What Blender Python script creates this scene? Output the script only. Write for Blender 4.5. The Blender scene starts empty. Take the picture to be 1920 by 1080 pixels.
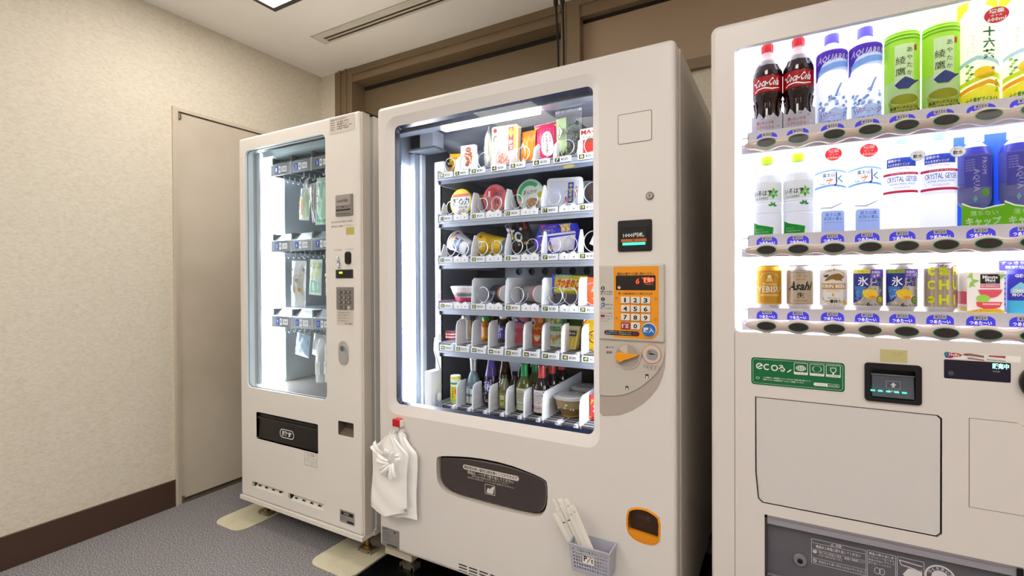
import bpy, math, random
from mathutils import Vector, Matrix
from mathutils.geometry import tessellate_polygon

random.seed(7)
S = bpy.context.scene
COL = S.collection
PI = math.pi

# ------------------------------------------------------------------ camera, exposure, light
cam_d = bpy.data.cameras.new('camera')
cam = bpy.data.objects.new('camera', cam_d)
COL.objects.link(cam)
yaw, pit, rol = math.radians(-29.282), math.radians(-.3796), math.radians(-.2672)
F = Vector((math.sin(yaw)*math.cos(pit), math.cos(yaw)*math.cos(pit), math.sin(pit)))
R = Vector((math.cos(yaw), -math.sin(yaw), 0))
U = R.cross(F)
R2 = math.cos(rol)*R + math.sin(rol)*U
U2 = -math.sin(rol)*R + math.cos(rol)*U
mw = Matrix((R2, U2, -F)).transposed().to_4x4()
mw.translation = Vector((0, 0, 1.162))
cam.matrix_world = mw
cam_d.sensor_width = 36
cam_d.lens = 36*910.04/1920
cam_d.shift_y = -10.5/1920
cam_d.clip_start = .02
S.camera = cam
S.view_settings.view_transform = 'Standard'
S.view_settings.look = 'None'
S.view_settings.exposure = 0.14
S.view_settings.gamma = 1.0
S.view_settings.use_curve_mapping = False

LAMP = 15.0          # ceiling panels
CABLAMP = 9.0        # lamps inside the machines
world = bpy.data.worlds.new('world')
world.use_nodes = True
world.node_tree.nodes['Background'].inputs[0].default_value = (.9, .85, .78, 1)
world.node_tree.nodes['Background'].inputs[1].default_value = .3
S.world = world

# ------------------------------------------------------------------ materials
def lin(h):
    h = h.lstrip('#')
    o = []
    for i in (0, 2, 4):
        c = int(h[i:i+2], 16)/255
        o.append(c/12.92 if c <= .04045 else ((c+.055)/1.055)**2.4)
    return (*o, 1)
_M = {}
def m(col, rough=.45, metal=0, emit=0, alpha=1, trans=0, spec=.5, var=0, bump=0, bscale=300, ior=1.45, key=None):
    """principled material; var = slight noise variation of the colour, bump = fine relief"""
    k = (col, rough, metal, emit, alpha, trans, spec, var, bump, bscale)
    if k in _M: return _M[k]
    mt = bpy.data.materials.new('surface')
    mt.use_nodes = True
    nt = mt.node_tree
    p = nt.nodes['Principled BSDF']
    c = lin(col)
    p.inputs['Base Color'].default_value = c
    p.inputs['Roughness'].default_value = rough
    p.inputs['Metallic'].default_value = metal
    p.inputs['Specular IOR Level'].default_value = spec
    p.inputs['IOR'].default_value = ior
    if trans: p.inputs['Transmission Weight'].default_value = trans
    if alpha < 1: p.inputs['Alpha'].default_value = alpha
    if emit:
        p.inputs['Emission Color'].default_value = c
        p.inputs['Emission Strength'].default_value = emit
    if var or bump:
        tc = nt.nodes.new('ShaderNodeTexCoord')
        nz = nt.nodes.new('ShaderNodeTexNoise')
        nz.inputs['Scale'].default_value = bscale
        nz.inputs['Detail'].default_value = 4
        nt.links.new(tc.outputs['Object'], nz.inputs['Vector'])
        if var:
            mx = nt.nodes.new('ShaderNodeMix'); mx.data_type = 'RGBA'
            mx.inputs['A'].default_value = (*[v*(1-var) for v in c[:3]], 1)
            mx.inputs['B'].default_value = (*[min(1, v*(1+var)) for v in c[:3]], 1)
            nt.links.new(nz.outputs['Fac'], mx.inputs['Factor'])
            nt.links.new(mx.outputs['Result'], p.inputs['Base Color'])
        if bump:
            bp = nt.nodes.new('ShaderNodeBump')
            bp.inputs['Strength'].default_value = bump
            bp.inputs['Distance'].default_value = .001
            nt.links.new(nz.outputs['Fac'], bp.inputs['Height'])
            nt.links.new(bp.outputs['Normal'], p.inputs['Normal'])
    _M[k] = mt
    return mt
def clear(tint='#ffffff', gloss=.02, refl=1.0, key='pane'):
    """thin clear sheet: transparent with a Fresnel reflection"""
    k = ('clear', tint, gloss, refl)
    if k in _M: return _M[k]
    mt = bpy.data.materials.new('clear_sheet'); mt.use_nodes = True
    nt = mt.node_tree; nt.nodes.clear()
    out = nt.nodes.new('ShaderNodeOutputMaterial')
    mix = nt.nodes.new('ShaderNodeMixShader')
    tr = nt.nodes.new('ShaderNodeBsdfTransparent'); tr.inputs[0].default_value = lin(tint)
    gl = nt.nodes.new('ShaderNodeBsdfGlossy'); gl.inputs['Roughness'].default_value = gloss
    fr = nt.nodes.new('ShaderNodeFresnel'); fr.inputs['IOR'].default_value = 1.45
    mu = nt.nodes.new('ShaderNodeMath'); mu.operation = 'MULTIPLY'; mu.inputs[1].default_value = refl
    nt.links.new(fr.outputs[0], mu.inputs[0]); nt.links.new(mu.outputs[0], mix.inputs[0])
    nt.links.new(tr.outputs[0], mix.inputs[1]); nt.links.new(gl.outputs[0], mix.inputs[2])
    nt.links.new(mix.outputs[0], out.inputs[0])
    _M[k] = mt
    return mt
def film(tint='#ffffff', dens=.25, rough=.2):
    """milky plastic film: part transparent, part diffuse/glossy"""
    k = ('film', tint, dens, rough)
    if k in _M: return _M[k]
    mt = bpy.data.materials.new('film'); mt.use_nodes = True
    nt = mt.node_tree; p = nt.nodes['Principled BSDF']
    out = nt.nodes['Material Output']
    p.inputs['Base Color'].default_value = lin(tint); p.inputs['Roughness'].default_value = rough
    mix = nt.nodes.new('ShaderNodeMixShader'); tr = nt.nodes.new('ShaderNodeBsdfTransparent')
    mix.inputs[0].default_value = dens
    nt.links.new(tr.outputs[0], mix.inputs[1]); nt.links.new(p.outputs[0], mix.inputs[2])
    nt.links.new(mix.outputs[0], out.inputs[0])
    _M[k] = mt
    return mt

def noise_mat(name, cols, scale, rough, bump=0, bscale=None, detail=6, dist=.002, stretch=(1, 1, 1), spec=.3):
    """colours spread over a noise field, with relief"""
    mt = bpy.data.materials.new(name); mt.use_nodes = True
    nt = mt.node_tree; p = nt.nodes['Principled BSDF']
    p.inputs['Roughness'].default_value = rough
    p.inputs['Specular IOR Level'].default_value = spec
    tc = nt.nodes.new('ShaderNodeTexCoord'); mp = nt.nodes.new('ShaderNodeMapping')
    mp.inputs['Scale'].default_value = stretch
    nt.links.new(tc.outputs['Object'], mp.inputs[0])
    nz = nt.nodes.new('ShaderNodeTexNoise'); nz.inputs['Scale'].default_value = scale; nz.inputs['Detail'].default_value = detail
    nt.links.new(mp.outputs[0], nz.inputs['Vector'])
    cr = nt.nodes.new('ShaderNodeValToRGB')
    el = cr.color_ramp.elements
    n = len(cols)
    el[0].position = .3; el[0].color = lin(cols[0]); el[1].position = .7; el[1].color = lin(cols[-1])
    for i in range(1, n-1):
        e = el.new(.3+.4*i/(n-1)); e.color = lin(cols[i])
    nt.links.new(nz.outputs['Fac'], cr.inputs[0]); nt.links.new(cr.outputs[0], p.inputs['Base Color'])
    if bump:
        nb = nt.nodes.new('ShaderNodeTexNoise'); nb.inputs['Scale'].default_value = bscale or scale; nb.inputs['Detail'].default_value = 5
        nt.links.new(mp.outputs[0], nb.inputs['Vector'])
        bp = nt.nodes.new('ShaderNodeBump'); bp.inputs['Strength'].default_value = bump; bp.inputs['Distance'].default_value = dist
        nt.links.new(nb.outputs['Fac'], bp.inputs['Height']); nt.links.new(bp.outputs['Normal'], p.inputs['Normal'])
    return mt

# ------------------------------------------------------------------ objects
ORG = {}
def tag(o, label=None, cat=None, group=None, kind=None):
    if label: o['label'] = label
    if cat: o['category'] = cat
    if group: o['group'] = group
    if kind: o['kind'] = kind
    return o
def thing(name, label, cat, loc=(0, 0, 0), group=None, rot=(0, 0, 0), world=False):
    """an Empty at the thing's base; world=True: its parts are given in room coordinates"""
    o = bpy.data.objects.new(name, None); COL.objects.link(o)
    o.empty_display_size = .05
    o.location = loc; o.rotation_euler = rot
    ORG[o] = Vector(loc) if world else Vector((0, 0, 0))
    return tag(o, label, cat, group)

def rr(x0, x1, z0, z1, r=.01, n=4):
    """rounded rectangle outline, counter-clockwise seen from the front"""
    r = max(1e-4, min(r, (x1-x0)/2-1e-5, (z1-z0)/2-1e-5))
    pts = []
    for cx, cz, a0 in ((x1-r, z0+r, -PI/2), (x1-r, z1-r, 0), (x0+r, z1-r, PI/2), (x0+r, z0+r, PI)):
        for i in range(n+1):
            a = a0+PI/2*i/n
            pts.append((cx+r*math.cos(a), cz+r*math.sin(a)))
    return pts
def ell(cx, cz, rx, rz=None, n=20, a0=0, a1=2*PI):
    rz = rx if rz is None else rz
    return [(cx+rx*math.cos(a0+(a1-a0)*i/n), cz+rz*math.sin(a0+(a1-a0)*i/n)) for i in range(n)]

_tc = {}
_cu = bpy.data.curves.new('type', 'FONT'); _to = bpy.data.objects.new('type', _cu)
def glyphs(s, bold=0):
    k = (s, bold)
    if k not in _tc:
        _cu.body = s; _cu.resolution_u = 2 if len(s) < 4 else 1; _cu.offset = bold
        me = bpy.data.meshes.new_from_object(_to)
        vs = [(v.co.x, v.co.y) for v in me.vertices]; fs = [tuple(p.vertices) for p in me.polygons]
        bpy.data.meshes.remove(me)
        xs = [v[0] for v in vs]; ys = [v[1] for v in vs]
        _tc[k] = (vs, fs, min(xs), max(xs), min(ys), max(ys))
    return _tc[k]

class MB:
    def __init__(s): s.v = []; s.f = []; s.mi = []; s.sm = []; s.mats = []; s.X = None
    def mat(s, mt):
        if mt not in s.mats: s.mats.append(mt)
        return s.mats.index(mt)
    def add(s, vs, fs, mt, smooth=False):
        b = len(s.v); k = s.mat(mt)
        if s.X: vs = [tuple(s.X @ Vector(v)) for v in vs]
        s.v += vs
        for f in fs: s.f.append(tuple(b+i for i in f)); s.mi.append(k); s.sm.append(smooth)
        return s
    def box(s, x0, x1, y0, y1, z0, z1, mt):
        v = [(x, y, z) for x in (x0, x1) for y in (y0, y1) for z in (z0, z1)]
        return s.add(v, [(0, 1, 3, 2), (4, 6, 7, 5), (0, 4, 5, 1), (2, 3, 7, 6), (0, 2, 6, 4), (1, 5, 7, 3)], mt)
    def hexa(s, v, mt):
        """8 corners ordered as box()"""
        return s.add(v, [(0, 1, 3, 2), (4, 6, 7, 5), (0, 4, 5, 1), (2, 3, 7, 6), (0, 2, 6, 4), (1, 5, 7, 3)], mt)
    def poly(s, pts, y, mt, holes=()):
        """flat shape in the XZ plane facing -Y"""
        loops = [list(pts)]+[list(h) for h in holes]
        allp = [p for l in loops for p in l]
        tr = tessellate_polygon([[Vector((p[0], p[1], 0)) for p in l] for l in loops])
        fs = []
        for a, b, c in tr:
            ax, az = allp[a]; bx, bz = allp[b]; cx, cz = allp[c]
            if (bx-ax)*(cz-az)-(bz-az)*(cx-ax) < 0: b, c = c, b
            fs.append((a, b, c))
        return s.add([(p[0], y, p[1]) for p in allp], fs, mt)
    def rect(s, x0, x1, z0, z1, y, mt, r=0):
        return s.poly(rr(x0, x1, z0, z1, r) if r else [(x0, z0), (x1, z0), (x1, z1), (x0, z1)], y, mt)
    def loopring(s, l0, y0, l1, y1, mt, smooth=True):
        n = len(l0)
        v = [(p[0], y0, p[1]) for p in l0]+[(p[0], y1, p[1]) for p in l1]
        return s.add(v, [(i, n+i, n+(i+1) % n, (i+1) % n) for i in range(n)], mt, smooth)
    def prism(s, pts, y0, y1, mt, holes=(), bev=0, inset=None, back=True, hmt=None):
        """plate from y0 (front) to y1; holes are cut through; bev rounds the front edge (needs inset(b) -> outline)"""
        if bev and inset:
            s.poly(inset(bev), y0, mt, holes)
            prev = inset(bev); py = y0
            for a in (30, 60, 90):
                c = bev*(1-math.sin(math.radians(a))); yy = y0+bev*(1-math.cos(math.radians(a)))
                nx = inset(c); s.loopring(nx, yy, prev, py, mt, True); prev, py = nx, yy
            s.loopring(pts, y1, prev, py, mt, False)
        else:
            s.poly(pts, y0, mt, holes)
            s.loopring(pts, y1, pts, y0, mt, False)
        for h in holes: s.loopring(h, y0, h, y1, hmt or mt, False)
        if back:
            b = len(s.f); s.poly(pts, y1, mt, holes)
            for i in range(b, len(s.f)): s.f[i] = s.f[i][::-1]
        return s
    def rbox(s, x0, x1, z0, z1, y0, y1, mt, r=.005, bev=.003, holes=(), n=4, back=True, hmt=None):
        bev = min(bev, (x1-x0)/3, (z1-z0)/3, abs(y1-y0))
        ins = lambda b: rr(x0+b, x1-b, z0+b, z1-b, max(r-b, .0006), n)
        return s.prism(ins(0), y0, y1, mt, holes, bev, ins, back, hmt)
    def lathe(s, prof, mts, cx=0, cy=0, seg=24, smooth=True, sx=1, sy=1):
        """prof: [(r, z)]; mts: one material or one per band"""
        for j in range(len(prof)-1):
            mt = mts[j] if isinstance(mts, (list, tuple)) else mts
            (r0, z0), (r1, z1) = prof[j], prof[j+1]
            v = []
            for r, z in ((r0, z0), (r1, z1)):
                v += [(cx+sx*r*math.cos(2*PI*i/seg), cy+sy*r*math.sin(2*PI*i/seg), z) for i in range(seg)]
            if r0 < 1e-6: fs = [(0, seg+(i+1) % seg, seg+i)[::-1] for i in range(seg)]
            elif r1 < 1e-6: fs = [(i, (i+1) % seg, seg) for i in range(seg)]
            else: fs = [(i, (i+1) % seg, seg+(i+1) % seg, seg+i) for i in range(seg)]
            s.add(v, fs, mt, smooth)
        return s
    def wrap(s, pts, r, mt, eps=.0004, cx=0, cy=0):
        """outline (x along the arc, z) laid on a cylinder; long shapes are cut in strips"""
        xs = [p[0] for p in pts]; x0, x1 = min(xs), max(xs)
        tr = tessellate_polygon([[Vector((p[0], p[1], 0)) for p in pts]])
        q = lambda p: (cx+(r+eps)*math.sin(p[0]/r), cy-(r+eps)*math.cos(p[0]/r), p[1])
        for t in tr:
            tri = [pts[i] for i in t]
            n = max(1, int((max(p[0] for p in tri)-min(p[0] for p in tri))/(r*.18)))
            lo = min(p[0] for p in tri); w = (max(p[0] for p in tri)-lo)/n if n > 1 else 0
            for k in range(n):
                pg = tri
                if n > 1:
                    pg = _clip(_clip(pg, lo+k*w, 1), lo+(k+1)*w, -1)
                if len(pg) < 3: continue
                a = sum(pg[i][0]*pg[(i+1) % len(pg)][1]-pg[(i+1) % len(pg)][0]*pg[i][1] for i in range(len(pg)))
                if abs(a) < 1e-12: continue
                if a < 0: pg = pg[::-1]
                s.add([q(p) for p in pg], [tuple(range(len(pg)))], mt, False)
        return s
    def wband(s, a0, a1, z0, z1, r, mt, eps=.0003, n=None):
        """band on a cylinder from arc x=a0..a1"""
        n = n or max(2, int(abs(a1-a0)/r/.16))
        v = []
        for z in (z0, z1):
            v += [((r+eps)*math.sin((a0+(a1-a0)*i/n)/r), -(r+eps)*math.cos((a0+(a1-a0)*i/n)/r), z) for i in range(n+1)]
        return s.add(v, [(i, i+1, n+2+i, n+1+i) for i in range(n)], mt, True)
    def text(s, t, x0, x1, z0, z1, y, mt, bold=0, shear=0, keep=False, r=0, vert=False, turn=0, arc=0, eps=.0006):
        """lettering fitted in the box x0..x1, z0..z1; r>0: wrapped on a cylinder; vert: one character below another"""
        if not t.strip(): return s
        if vert:
            n = len(t); h = (z1-z0)/n
            for i, c in enumerate(t):
                if c == ' ': continue
                s.text(c, x0, x1, z1-(i+1)*h+h*.06, z1-i*h-h*.06, y, mt, bold, shear, True, r, eps=eps)
            return s
        vs, fs, a0, a1, b0, b1 = glyphs(t, bold)
        if turn:   # reads downwards
            vs = [(v[1], -v[0]) for v in vs]; a0, a1, b0, b1 = b0, b1, -a1, -a0
        w, h = max(a1-a0, 1e-4), max(b1-b0, 1e-4)
        fx, fz = (x1-x0)/w, (z1-z0)/h
        if keep: fx = fz = min(fx, fz)
        cx, cz = (x0+x1)/2, (z0+z1)/2
        o = []
        for a, b in vs:
            X = (a-(a0+a1)/2)*fx; Z = (b-(b0+b1)/2)*fz
            X += shear*Z
            X += cx; Z += cz
            if arc: Z += arc*((X-cx)/((x1-x0)/2))**2
            if r: o.append(((r+eps)*math.sin(X/r), -(r+eps)*math.cos(X/r), Z))
            else: o.append((X, y, Z))
        return s.add(o, fs, mt)
    def tube(s, path, r, mt, seg=6, closed=False, caps=True):
        P = [Vector(p) for p in path]; n = len(P)
        v = []; up = None
        for i in range(n):
            t = (P[(i+1) % n]-P[i-1]) if closed else (P[min(i+1, n-1)]-P[max(i-1, 0)])
            t.normalize()
            if up is None: up = Vector((0, 0, 1)) if abs(t.z) < .9 else Vector((1, 0, 0))
            a = t.cross(up)
            if a.length < 1e-5: a = t.cross(Vector((0, 1, 0)))
            a.normalize(); b = a.cross(t).normalized(); up = b
            rr_ = r[i] if isinstance(r, (list, tuple)) else r
            for k in range(seg):
                an = 2*PI*k/seg
                v.append(tuple(P[i]+rr_*(math.cos(an)*a+math.sin(an)*b)))
        fs = []
        for i in range(n if closed else n-1):
            for k in range(seg):
                j = (i+1) % n
                fs.append((i*seg+k, i*seg+(k+1) % seg, j*seg+(k+1) % seg, j*seg+k))
        if caps and not closed:
            fs.append(tuple(range(seg))[::-1]); fs.append(tuple((n-1)*seg+k for k in range(seg)))
        return s.add(v, fs, mt, True)
    def grid(s, fn, nu, nv, mt, smooth=True):
        v = [tuple(fn(i/nu, j/nv)) for j in range(nv+1) for i in range(nu+1)]
        return s.add(v, [(j*(nu+1)+i, j*(nu+1)+i+1, (j+1)*(nu+1)+i+1, (j+1)*(nu+1)+i) for j in range(nv) for i in range(nu)], mt, smooth)
    def build(s, name, parent=None, label=None, cat=None, group=None, kind=None, at=None):
        me = bpy.data.meshes.new(name)
        root = parent
        while root is not None and root.parent is not None: root = root.parent
        o0 = ORG.get(root, Vector((0, 0, 0))) if root else Vector((0, 0, 0))
        org = Vector(at) if at else (o0 if root else Vector((0, 0, 0)))
        me.from_pydata([(v[0]-org.x, v[1]-org.y, v[2]-org.z) for v in s.v], [], s.f)
        for mt in s.mats: me.materials.append(mt)
        me.polygons.foreach_set('material_index', s.mi)
        me.polygons.foreach_set('use_smooth', s.sm)
        me.update()
        o = bpy.data.objects.new(name, me); COL.objects.link(o)
        if parent:
            o.parent = parent
            if at:
                acc = Vector((0, 0, 0)); q = parent
                while q.parent is not None: acc += q.location; q = q.parent
                o.location = org-o0-acc
        elif at: o.location = org
        return tag(o, label, cat, group, kind)
def _clip(pg, x, sg):
    out = []
    for i in range(len(pg)):
        a, b = pg[i], pg[(i+1) % len(pg)]
        da, db = (a[0]-x)*sg, (b[0]-x)*sg
        if da >= 0: out.append(a)
        if (da > 0 and db < 0) or (da < 0 and db > 0):
            t = da/(da-db); out.append((a[0]+(b[0]-a[0])*t, a[1]+(b[1]-a[1])*t))
    return out
def copy_obj(o, parent, loc):
    c = o.copy(); COL.objects.link(c); c.parent = parent; c.location = loc
    return c

# common surfaces
BEIGE = m('#e2ddda', .32, spec=.5, var=.012, bscale=3)
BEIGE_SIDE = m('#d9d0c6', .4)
BLACK = m('#0c0c0e', .35)
DKGREY = m('#26262a', .4)
GREY = m('#8f8f94', .45)
LGREY = m('#bdb9b5', .45)
WHITE = m('#f4f4f6', .4)
STEEL = m('#c9ccd2', .28, metal=.85, bump=.02, bscale=120)
INKW = m('#f2f2f2', .5)
INKB = m('#151515', .5)
INKG = m('#6c6c70', .5)
RED = m('#d2202a', .35)
RUBBER = m('#1b1b1c', .7)
SCREW = m('#a9a9ae', .3, metal=1)
SEAM = m('#3a342e', .7)

# ------------------------------------------------------------------ the room
XL, YB, ZC = -2.742, 2.254, 2.5386
XR, YF = 2.3, -4.6
wallpaper = noise_mat('wallpaper', ['#d3c9b6', '#dad2c2', '#e0d9cb'], 60, .8, bump=.5, bscale=110, dist=.003, stretch=(1, 1, 2.2))
ceil_m = m('#fbf9f5', .8, var=.02, bscale=2)
carpet = noise_mat('carpet', ['#4c4b50', '#77757a', '#969396', '#c8c3c0'], 210, .95, bump=.4, bscale=300, dist=.002, detail=3, spec=.1)
brown = m('#7d6a52', .5, var=.04, bscale=4)
brown2 = m('#87745c', .5, var=.05, bscale=3)
brown3 = m('#b09a82', .6, var=.04, bscale=3)

b = MB(); b.add([(XL, YF, 0), (XR, YF, 0), (XR, YB+.2, 0), (XL, YB+.2, 0)], [(0, 1, 2, 3)], carpet)
b.build('floor', kind='structure')
# ceiling with the slot for the air diffuser and the hole for the lamps left plain
b = MB(); b.add([(XL, YF, ZC), (XL, YB+.2, ZC), (XR, YB+.2, ZC), (XR, YF, ZC)], [(0, 1, 2, 3)], ceil_m)
b.build('ceiling', kind='structure')
b = MB()
D0, D1, DT = 1.325, 2.18, 2.06
b.box(XL-.06, XL, YF, D0, 0, ZC, wallpaper)
b.box(XL-.06, XL, D1, YB, 0, ZC, wallpaper)
b.box(XL-.06, XL, D0, D1, DT, ZC, wallpaper)
b.build('wall_left', kind='structure')
b = MB()
b.box(XL-.06, -2.608, YB, YB+.2, 0, ZC, wallpaper)
b.box(-.872, XR, YB+.06, YB+.2, 0, 2.095, wallpaper)
b.build('wall_back', kind='structure')
b = MB(); b.box(XR, XR+.06, YF, YB+.2, 0, ZC, wallpaper); b.build('wall_right', kind='structure')
b = MB(); b.box(XL, XR, YF-.06, YF, 0, ZC, wallpaper); b.build('wall_front', kind='structure')

# baseboards
bb = m('#48342a', .45, var=.05, bscale=6)
b = MB(); b.box(XL, XL+.008, YF, D0, 0, .134, bb); b.box(XL, XL+.0095, YF, D0, .134, .1375, m('#5c463a', .35))
b.build('baseboard_left', kind='structure')
b = MB(); b.box(-.87, XR, YB+.05, YB+.06, 0, .15, m('#2a211c', .5)); b.build('baseboard_back', kind='structure')

# door in the side wall: frame, leaf, pivots, sill
frame_m = m('#cdc2b0', .4, var=.03, bscale=5)
leaf_m = noise_mat('door_leaf', ['#c2b8a8', '#cdc3b4', '#d3cabd'], 2.2, .4, bump=.12, bscale=160, dist=.0008, spec=.4)
d = thing('door_1', 'tall flush beige door set in the side wall', 'door', (XL, D0, 0), world=True)
del d['category']; del d['label']; d['kind'] = 'structure'
b = MB()
b.box(XL-.05, XL+.012, D0, D0+.011, 0, DT, frame_m)
b.box(XL-.05, XL+.004, D0+.011, D0+.03, 0, DT, frame_m)
b.box(XL-.05, XL+.004, D0+.03, D1, DT-.018, DT, frame_m)
b.box(XL-.05, XL+.004, D1-.03, D1, 0, DT-.018, frame_m)
b.build('door_frame', d)
b = MB(); b.box(XL-.045, XL-.006, D0+.0335, D1-.033, .022, DT-.024, leaf_m)
b.build('door_leaf', d)
b = MB(); b.box(XL-.048, XL-.044, D0+.03, D1-.03, 0, DT-.018, BLACK); b.build('door_shadow_gap', d)
brass = m('#8d8272', .35, metal=.8)
for z in (2.018, .022):
    b = MB(); b.box(XL-.012, XL+.003, D0+.031, D0+.046, z-.012, z+.012, brass)
    b.lathe([(.0001, z-.014), (.005, z-.014), (.005, z+.014), (.0001, z+.014)], brass, XL+.002, D0+.036, 10)
    b.build('pivot_hinge', d)
b = MB(); b.box(XL-.03, XL+.006, D0+.03, D1, 0, .012, m('#7b6f60', .35, metal=.6)); b.build('door_sill', d)

# brown shutter frame along the back wall
def trim(n, parts, mat=brown):
    b = MB()
    for p in parts: b.box(*p, mat)
    return b.build(n, kind='structure')
trim('trim_1', [(-2.608, -2.565, YB-.002, YB+.11, 0, ZC), (-2.565, -2.549, YB-.012, YB+.11, 0, ZC), (-2.549, -2.500, YB-.002, YB+.11, 0, ZC),
                (-2.500, -2.490, YB-.014, YB+.11, 0, ZC), (-2.490, -2.444, YB-.006, YB+.11, 0, ZC)])
trim('trim_2', [(-2.444, -.975, YB-.002, YB+.11, 2.447, 2.492), (-2.444, -.975, YB-.014, YB+.11, 2.492, 2.500), (-2.444, -.975, YB-.004, YB+.11, 2.5, ZC)])
trim('trim_3', [(-.975, -.953, YB-.002, YB+.11, 0, ZC), (-.953, -.945, YB-.014, YB+.11, 0, ZC), (-.945, -.872, YB-.010, YB+.11, 0, ZC)], brown2)
trim('trim_4', [(-.872, XR, YB-.002, YB+.11, 2.447, 2.5), (-.872, XR, YB-.014, YB+.11, 2.5, ZC)], brown2)
# recessed shutter panel and its neighbour with a bottom rail
sh = m('#77664e', .55, var=.06, bscale=2)
b = MB(); b.box(-2.444, -.975, YB+.108, YB+.13, 0, 2.447, sh); b.build('shutter_panel', kind='structure')
b = MB(); b.box(-2.44, -.976, YB+.1, YB+.108, 2.425, 2.447, m('#241c14', .8)); b.build('trim_5', kind='structure')
b = MB(); b.box(-.872, XR, YB+.04, YB+.13, 2.14, 2.447, brown3); b.box(-.872, XR, YB+.03, YB+.13, 2.095, 2.14, brown2)
b.box(-.872, XR, YB+.035, YB+.04, 2.43, 2.447, m('#241c14', .8))
b.build('lintel_panel', kind='structure')

# ceiling light panels (square, dark frame); those behind the camera light the room, the unseen rear row is added fill
dif = m('#fff8ee', .5, emit=LAMP)
frm = m('#3a3430', .4)
n = 0
for x, y in [(-2.256, 1.575), (-2.256, -.45), (-.55, .25), (-1.58, -1.0), (1.15, .25), (1.15, -1.0), (-2.0, -2.6), (-.3, -2.6), (1.3, -2.6)]:
    L = thing('ceiling_light', ['square flush ceiling light in a dark frame above the side door', 'square flush ceiling light by the side wall, behind the viewer',
              'square flush ceiling light in front of the middle vending machine', 'square flush ceiling light behind the viewer, between the other two there',
              'square flush ceiling light in front of the drinks machine', 'square flush ceiling light by the far side wall', 'square light panel added out of view as fill, rear row, by the side wall with the door', 'square light panel added out of view as fill, middle of the rear row', 'square light panel added out of view as fill, rear row, by the far side wall'][n], 'ceiling light',
              (x+.3, y-.3, ZC-.004), world=True)
    n += 1
    b = MB(); b.box(x, x+.6, y-.6, y, ZC-.012, ZC-.001, frm)
    b.box(x+.028, x+.572, y-.572, y-.028, ZC-.014, ZC-.012, m('#d8d2c8', .4))
    b.build('lamp_frame', L)
    b = MB(); b.box(x+.034, x+.566, y-.566, y-.034, ZC-.0165, ZC-.014, dif); b.build('diffuser', L)

# slot diffuser in the ceiling
V = thing('ceiling_vent', 'long two-slot air diffuser set flush in the white ceiling', 'vent', (-1.6, 1.9, ZC-.003), world=True)
al = m('#dcd6cb', .4)
dark = m('#14110e', .9)
b = MB(); b.box(-2.33, .6, 1.845, 1.945, ZC-.0025, ZC-.001, al)
for y in (1.845, 1.943): b.box(-2.33, .6, y, y+.003, ZC-.005, ZC-.001, al)
b.box(-2.33, -2.327, 1.845, 1.945, ZC-.005, ZC-.001, al)
b.build('vent_frame', V)
for y in (1.888, 1.914):
    b = MB(); b.box(-2.28, .56, y, y+.015, ZC-.0035, ZC-.0025, dark)
    b.box(-2.28, .56, y+.005, y+.0065, ZC-.006, ZC-.0035, m('#8b8378', .4, metal=.5))
    b.box(-2.28, .56, y-.0012, y, ZC-.006, ZC-.0025, al); b.box(-2.28, .56, y+.015, y+.0162, ZC-.006, ZC-.0025, al)
    b.build('slot', V)

# two black leads dropping from the ceiling behind the tall machine
for x0, x1, nm in ((-.890, -.880, 'thicker black power cable hanging behind the snack machine, nearer the side door'),
                   (-.857, -.853, 'black power cable hanging behind the snack machine, beside the brown post')):
    b = MB(); b.tube([(x0-.004, 2.0, ZC), (x0, 2.0, 2.4), (x1, 2.0, 2.2), (x1+.002, 2.0, 1.9), (x1+.002, 2.0, 1.84)], .0052, RUBBER, 8)
    o = b.build('power_cable', label=nm, cat='cable', at=(x0, 2.0, 1.84))
    b = MB(); b.lathe([(.0001, 2.375), (.006, 2.378), (.0105, 2.39), (.0105, 2.50), (.007, 2.515), (.0001, 2.516)], BLACK, x0-.001, 2.0, 12)
    c = b.build('plug'); c.parent = o; c.location = (-x0, -2.0, -1.84)

# ================================================================== machine by the side door (hanging goods)
YM = 1.404
bezel_m = m('#dfe6e6', .3)
pane = clear('#fbfdff', .01, .5)
lamp_m = m('#f2f8ff', .5, emit=CABLAMP*1.8)
M1 = thing('vending_machine', 'narrow cream vending machine with hanging packets, nearest the side door', 'vending machine', (-1.89, 1.8, 0), world=True)
bodyc = m('#e9e4df', .3, spec=.5, var=.01, bscale=3)
def outline(x0, x1, z0, z1, rl, rrg, b=0):
    """door outline: own radius on each side, as (x, z)"""
    return rr(x0+b, x1-b, z0+b, z1-b, max(rl-b, .0006), 4)
# cabinet shell: hollow behind the window
b = MB()
b.box(-2.298, -2.262, 1.47, 2.15, .127, 1.835, bodyc); b.box(-1.55, -1.474, 1.47, 2.15, .127, 1.835, bodyc)
b.box(-2.262, -1.55, 1.47, 2.15, 1.80, 1.835, bodyc); b.box(-2.262, -1.55, 1.47, 2.15, .127, .63, bodyc)
b.box(-2.262, -1.55, 2.0, 2.15, .63, 1.80, bodyc)
b.build('cabinet', M1)
b = MB(); b.box(-2.29, -1.478, 1.455, 1.47, .135, 1.83, RUBBER); b.f = [f for i, f in enumerate(b.f)]
gask = MB()
hole = rr(-2.26, -1.67, .64, 1.795, .02)
gask.prism(rr(-2.292, -1.478, .13, 1.832, .01), 1.452, 1.47, m('#b9bfc0', .5), [hole]); gask.build('door_gasket', M1)
b = MB()
win = rr(-2.247, -1.687, .652, 1.781, .028)
flap_h = rr(-2.175, -1.745, .416, .5425, .006); coin_h = rr(-1.620, -1.530, .519, .577, .004)
sl1 = rr(-2.211, -1.977, .181, .2065, .0015); sl2 = rr(-1.947, -1.713, .178, .2065, .0015)
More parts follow.
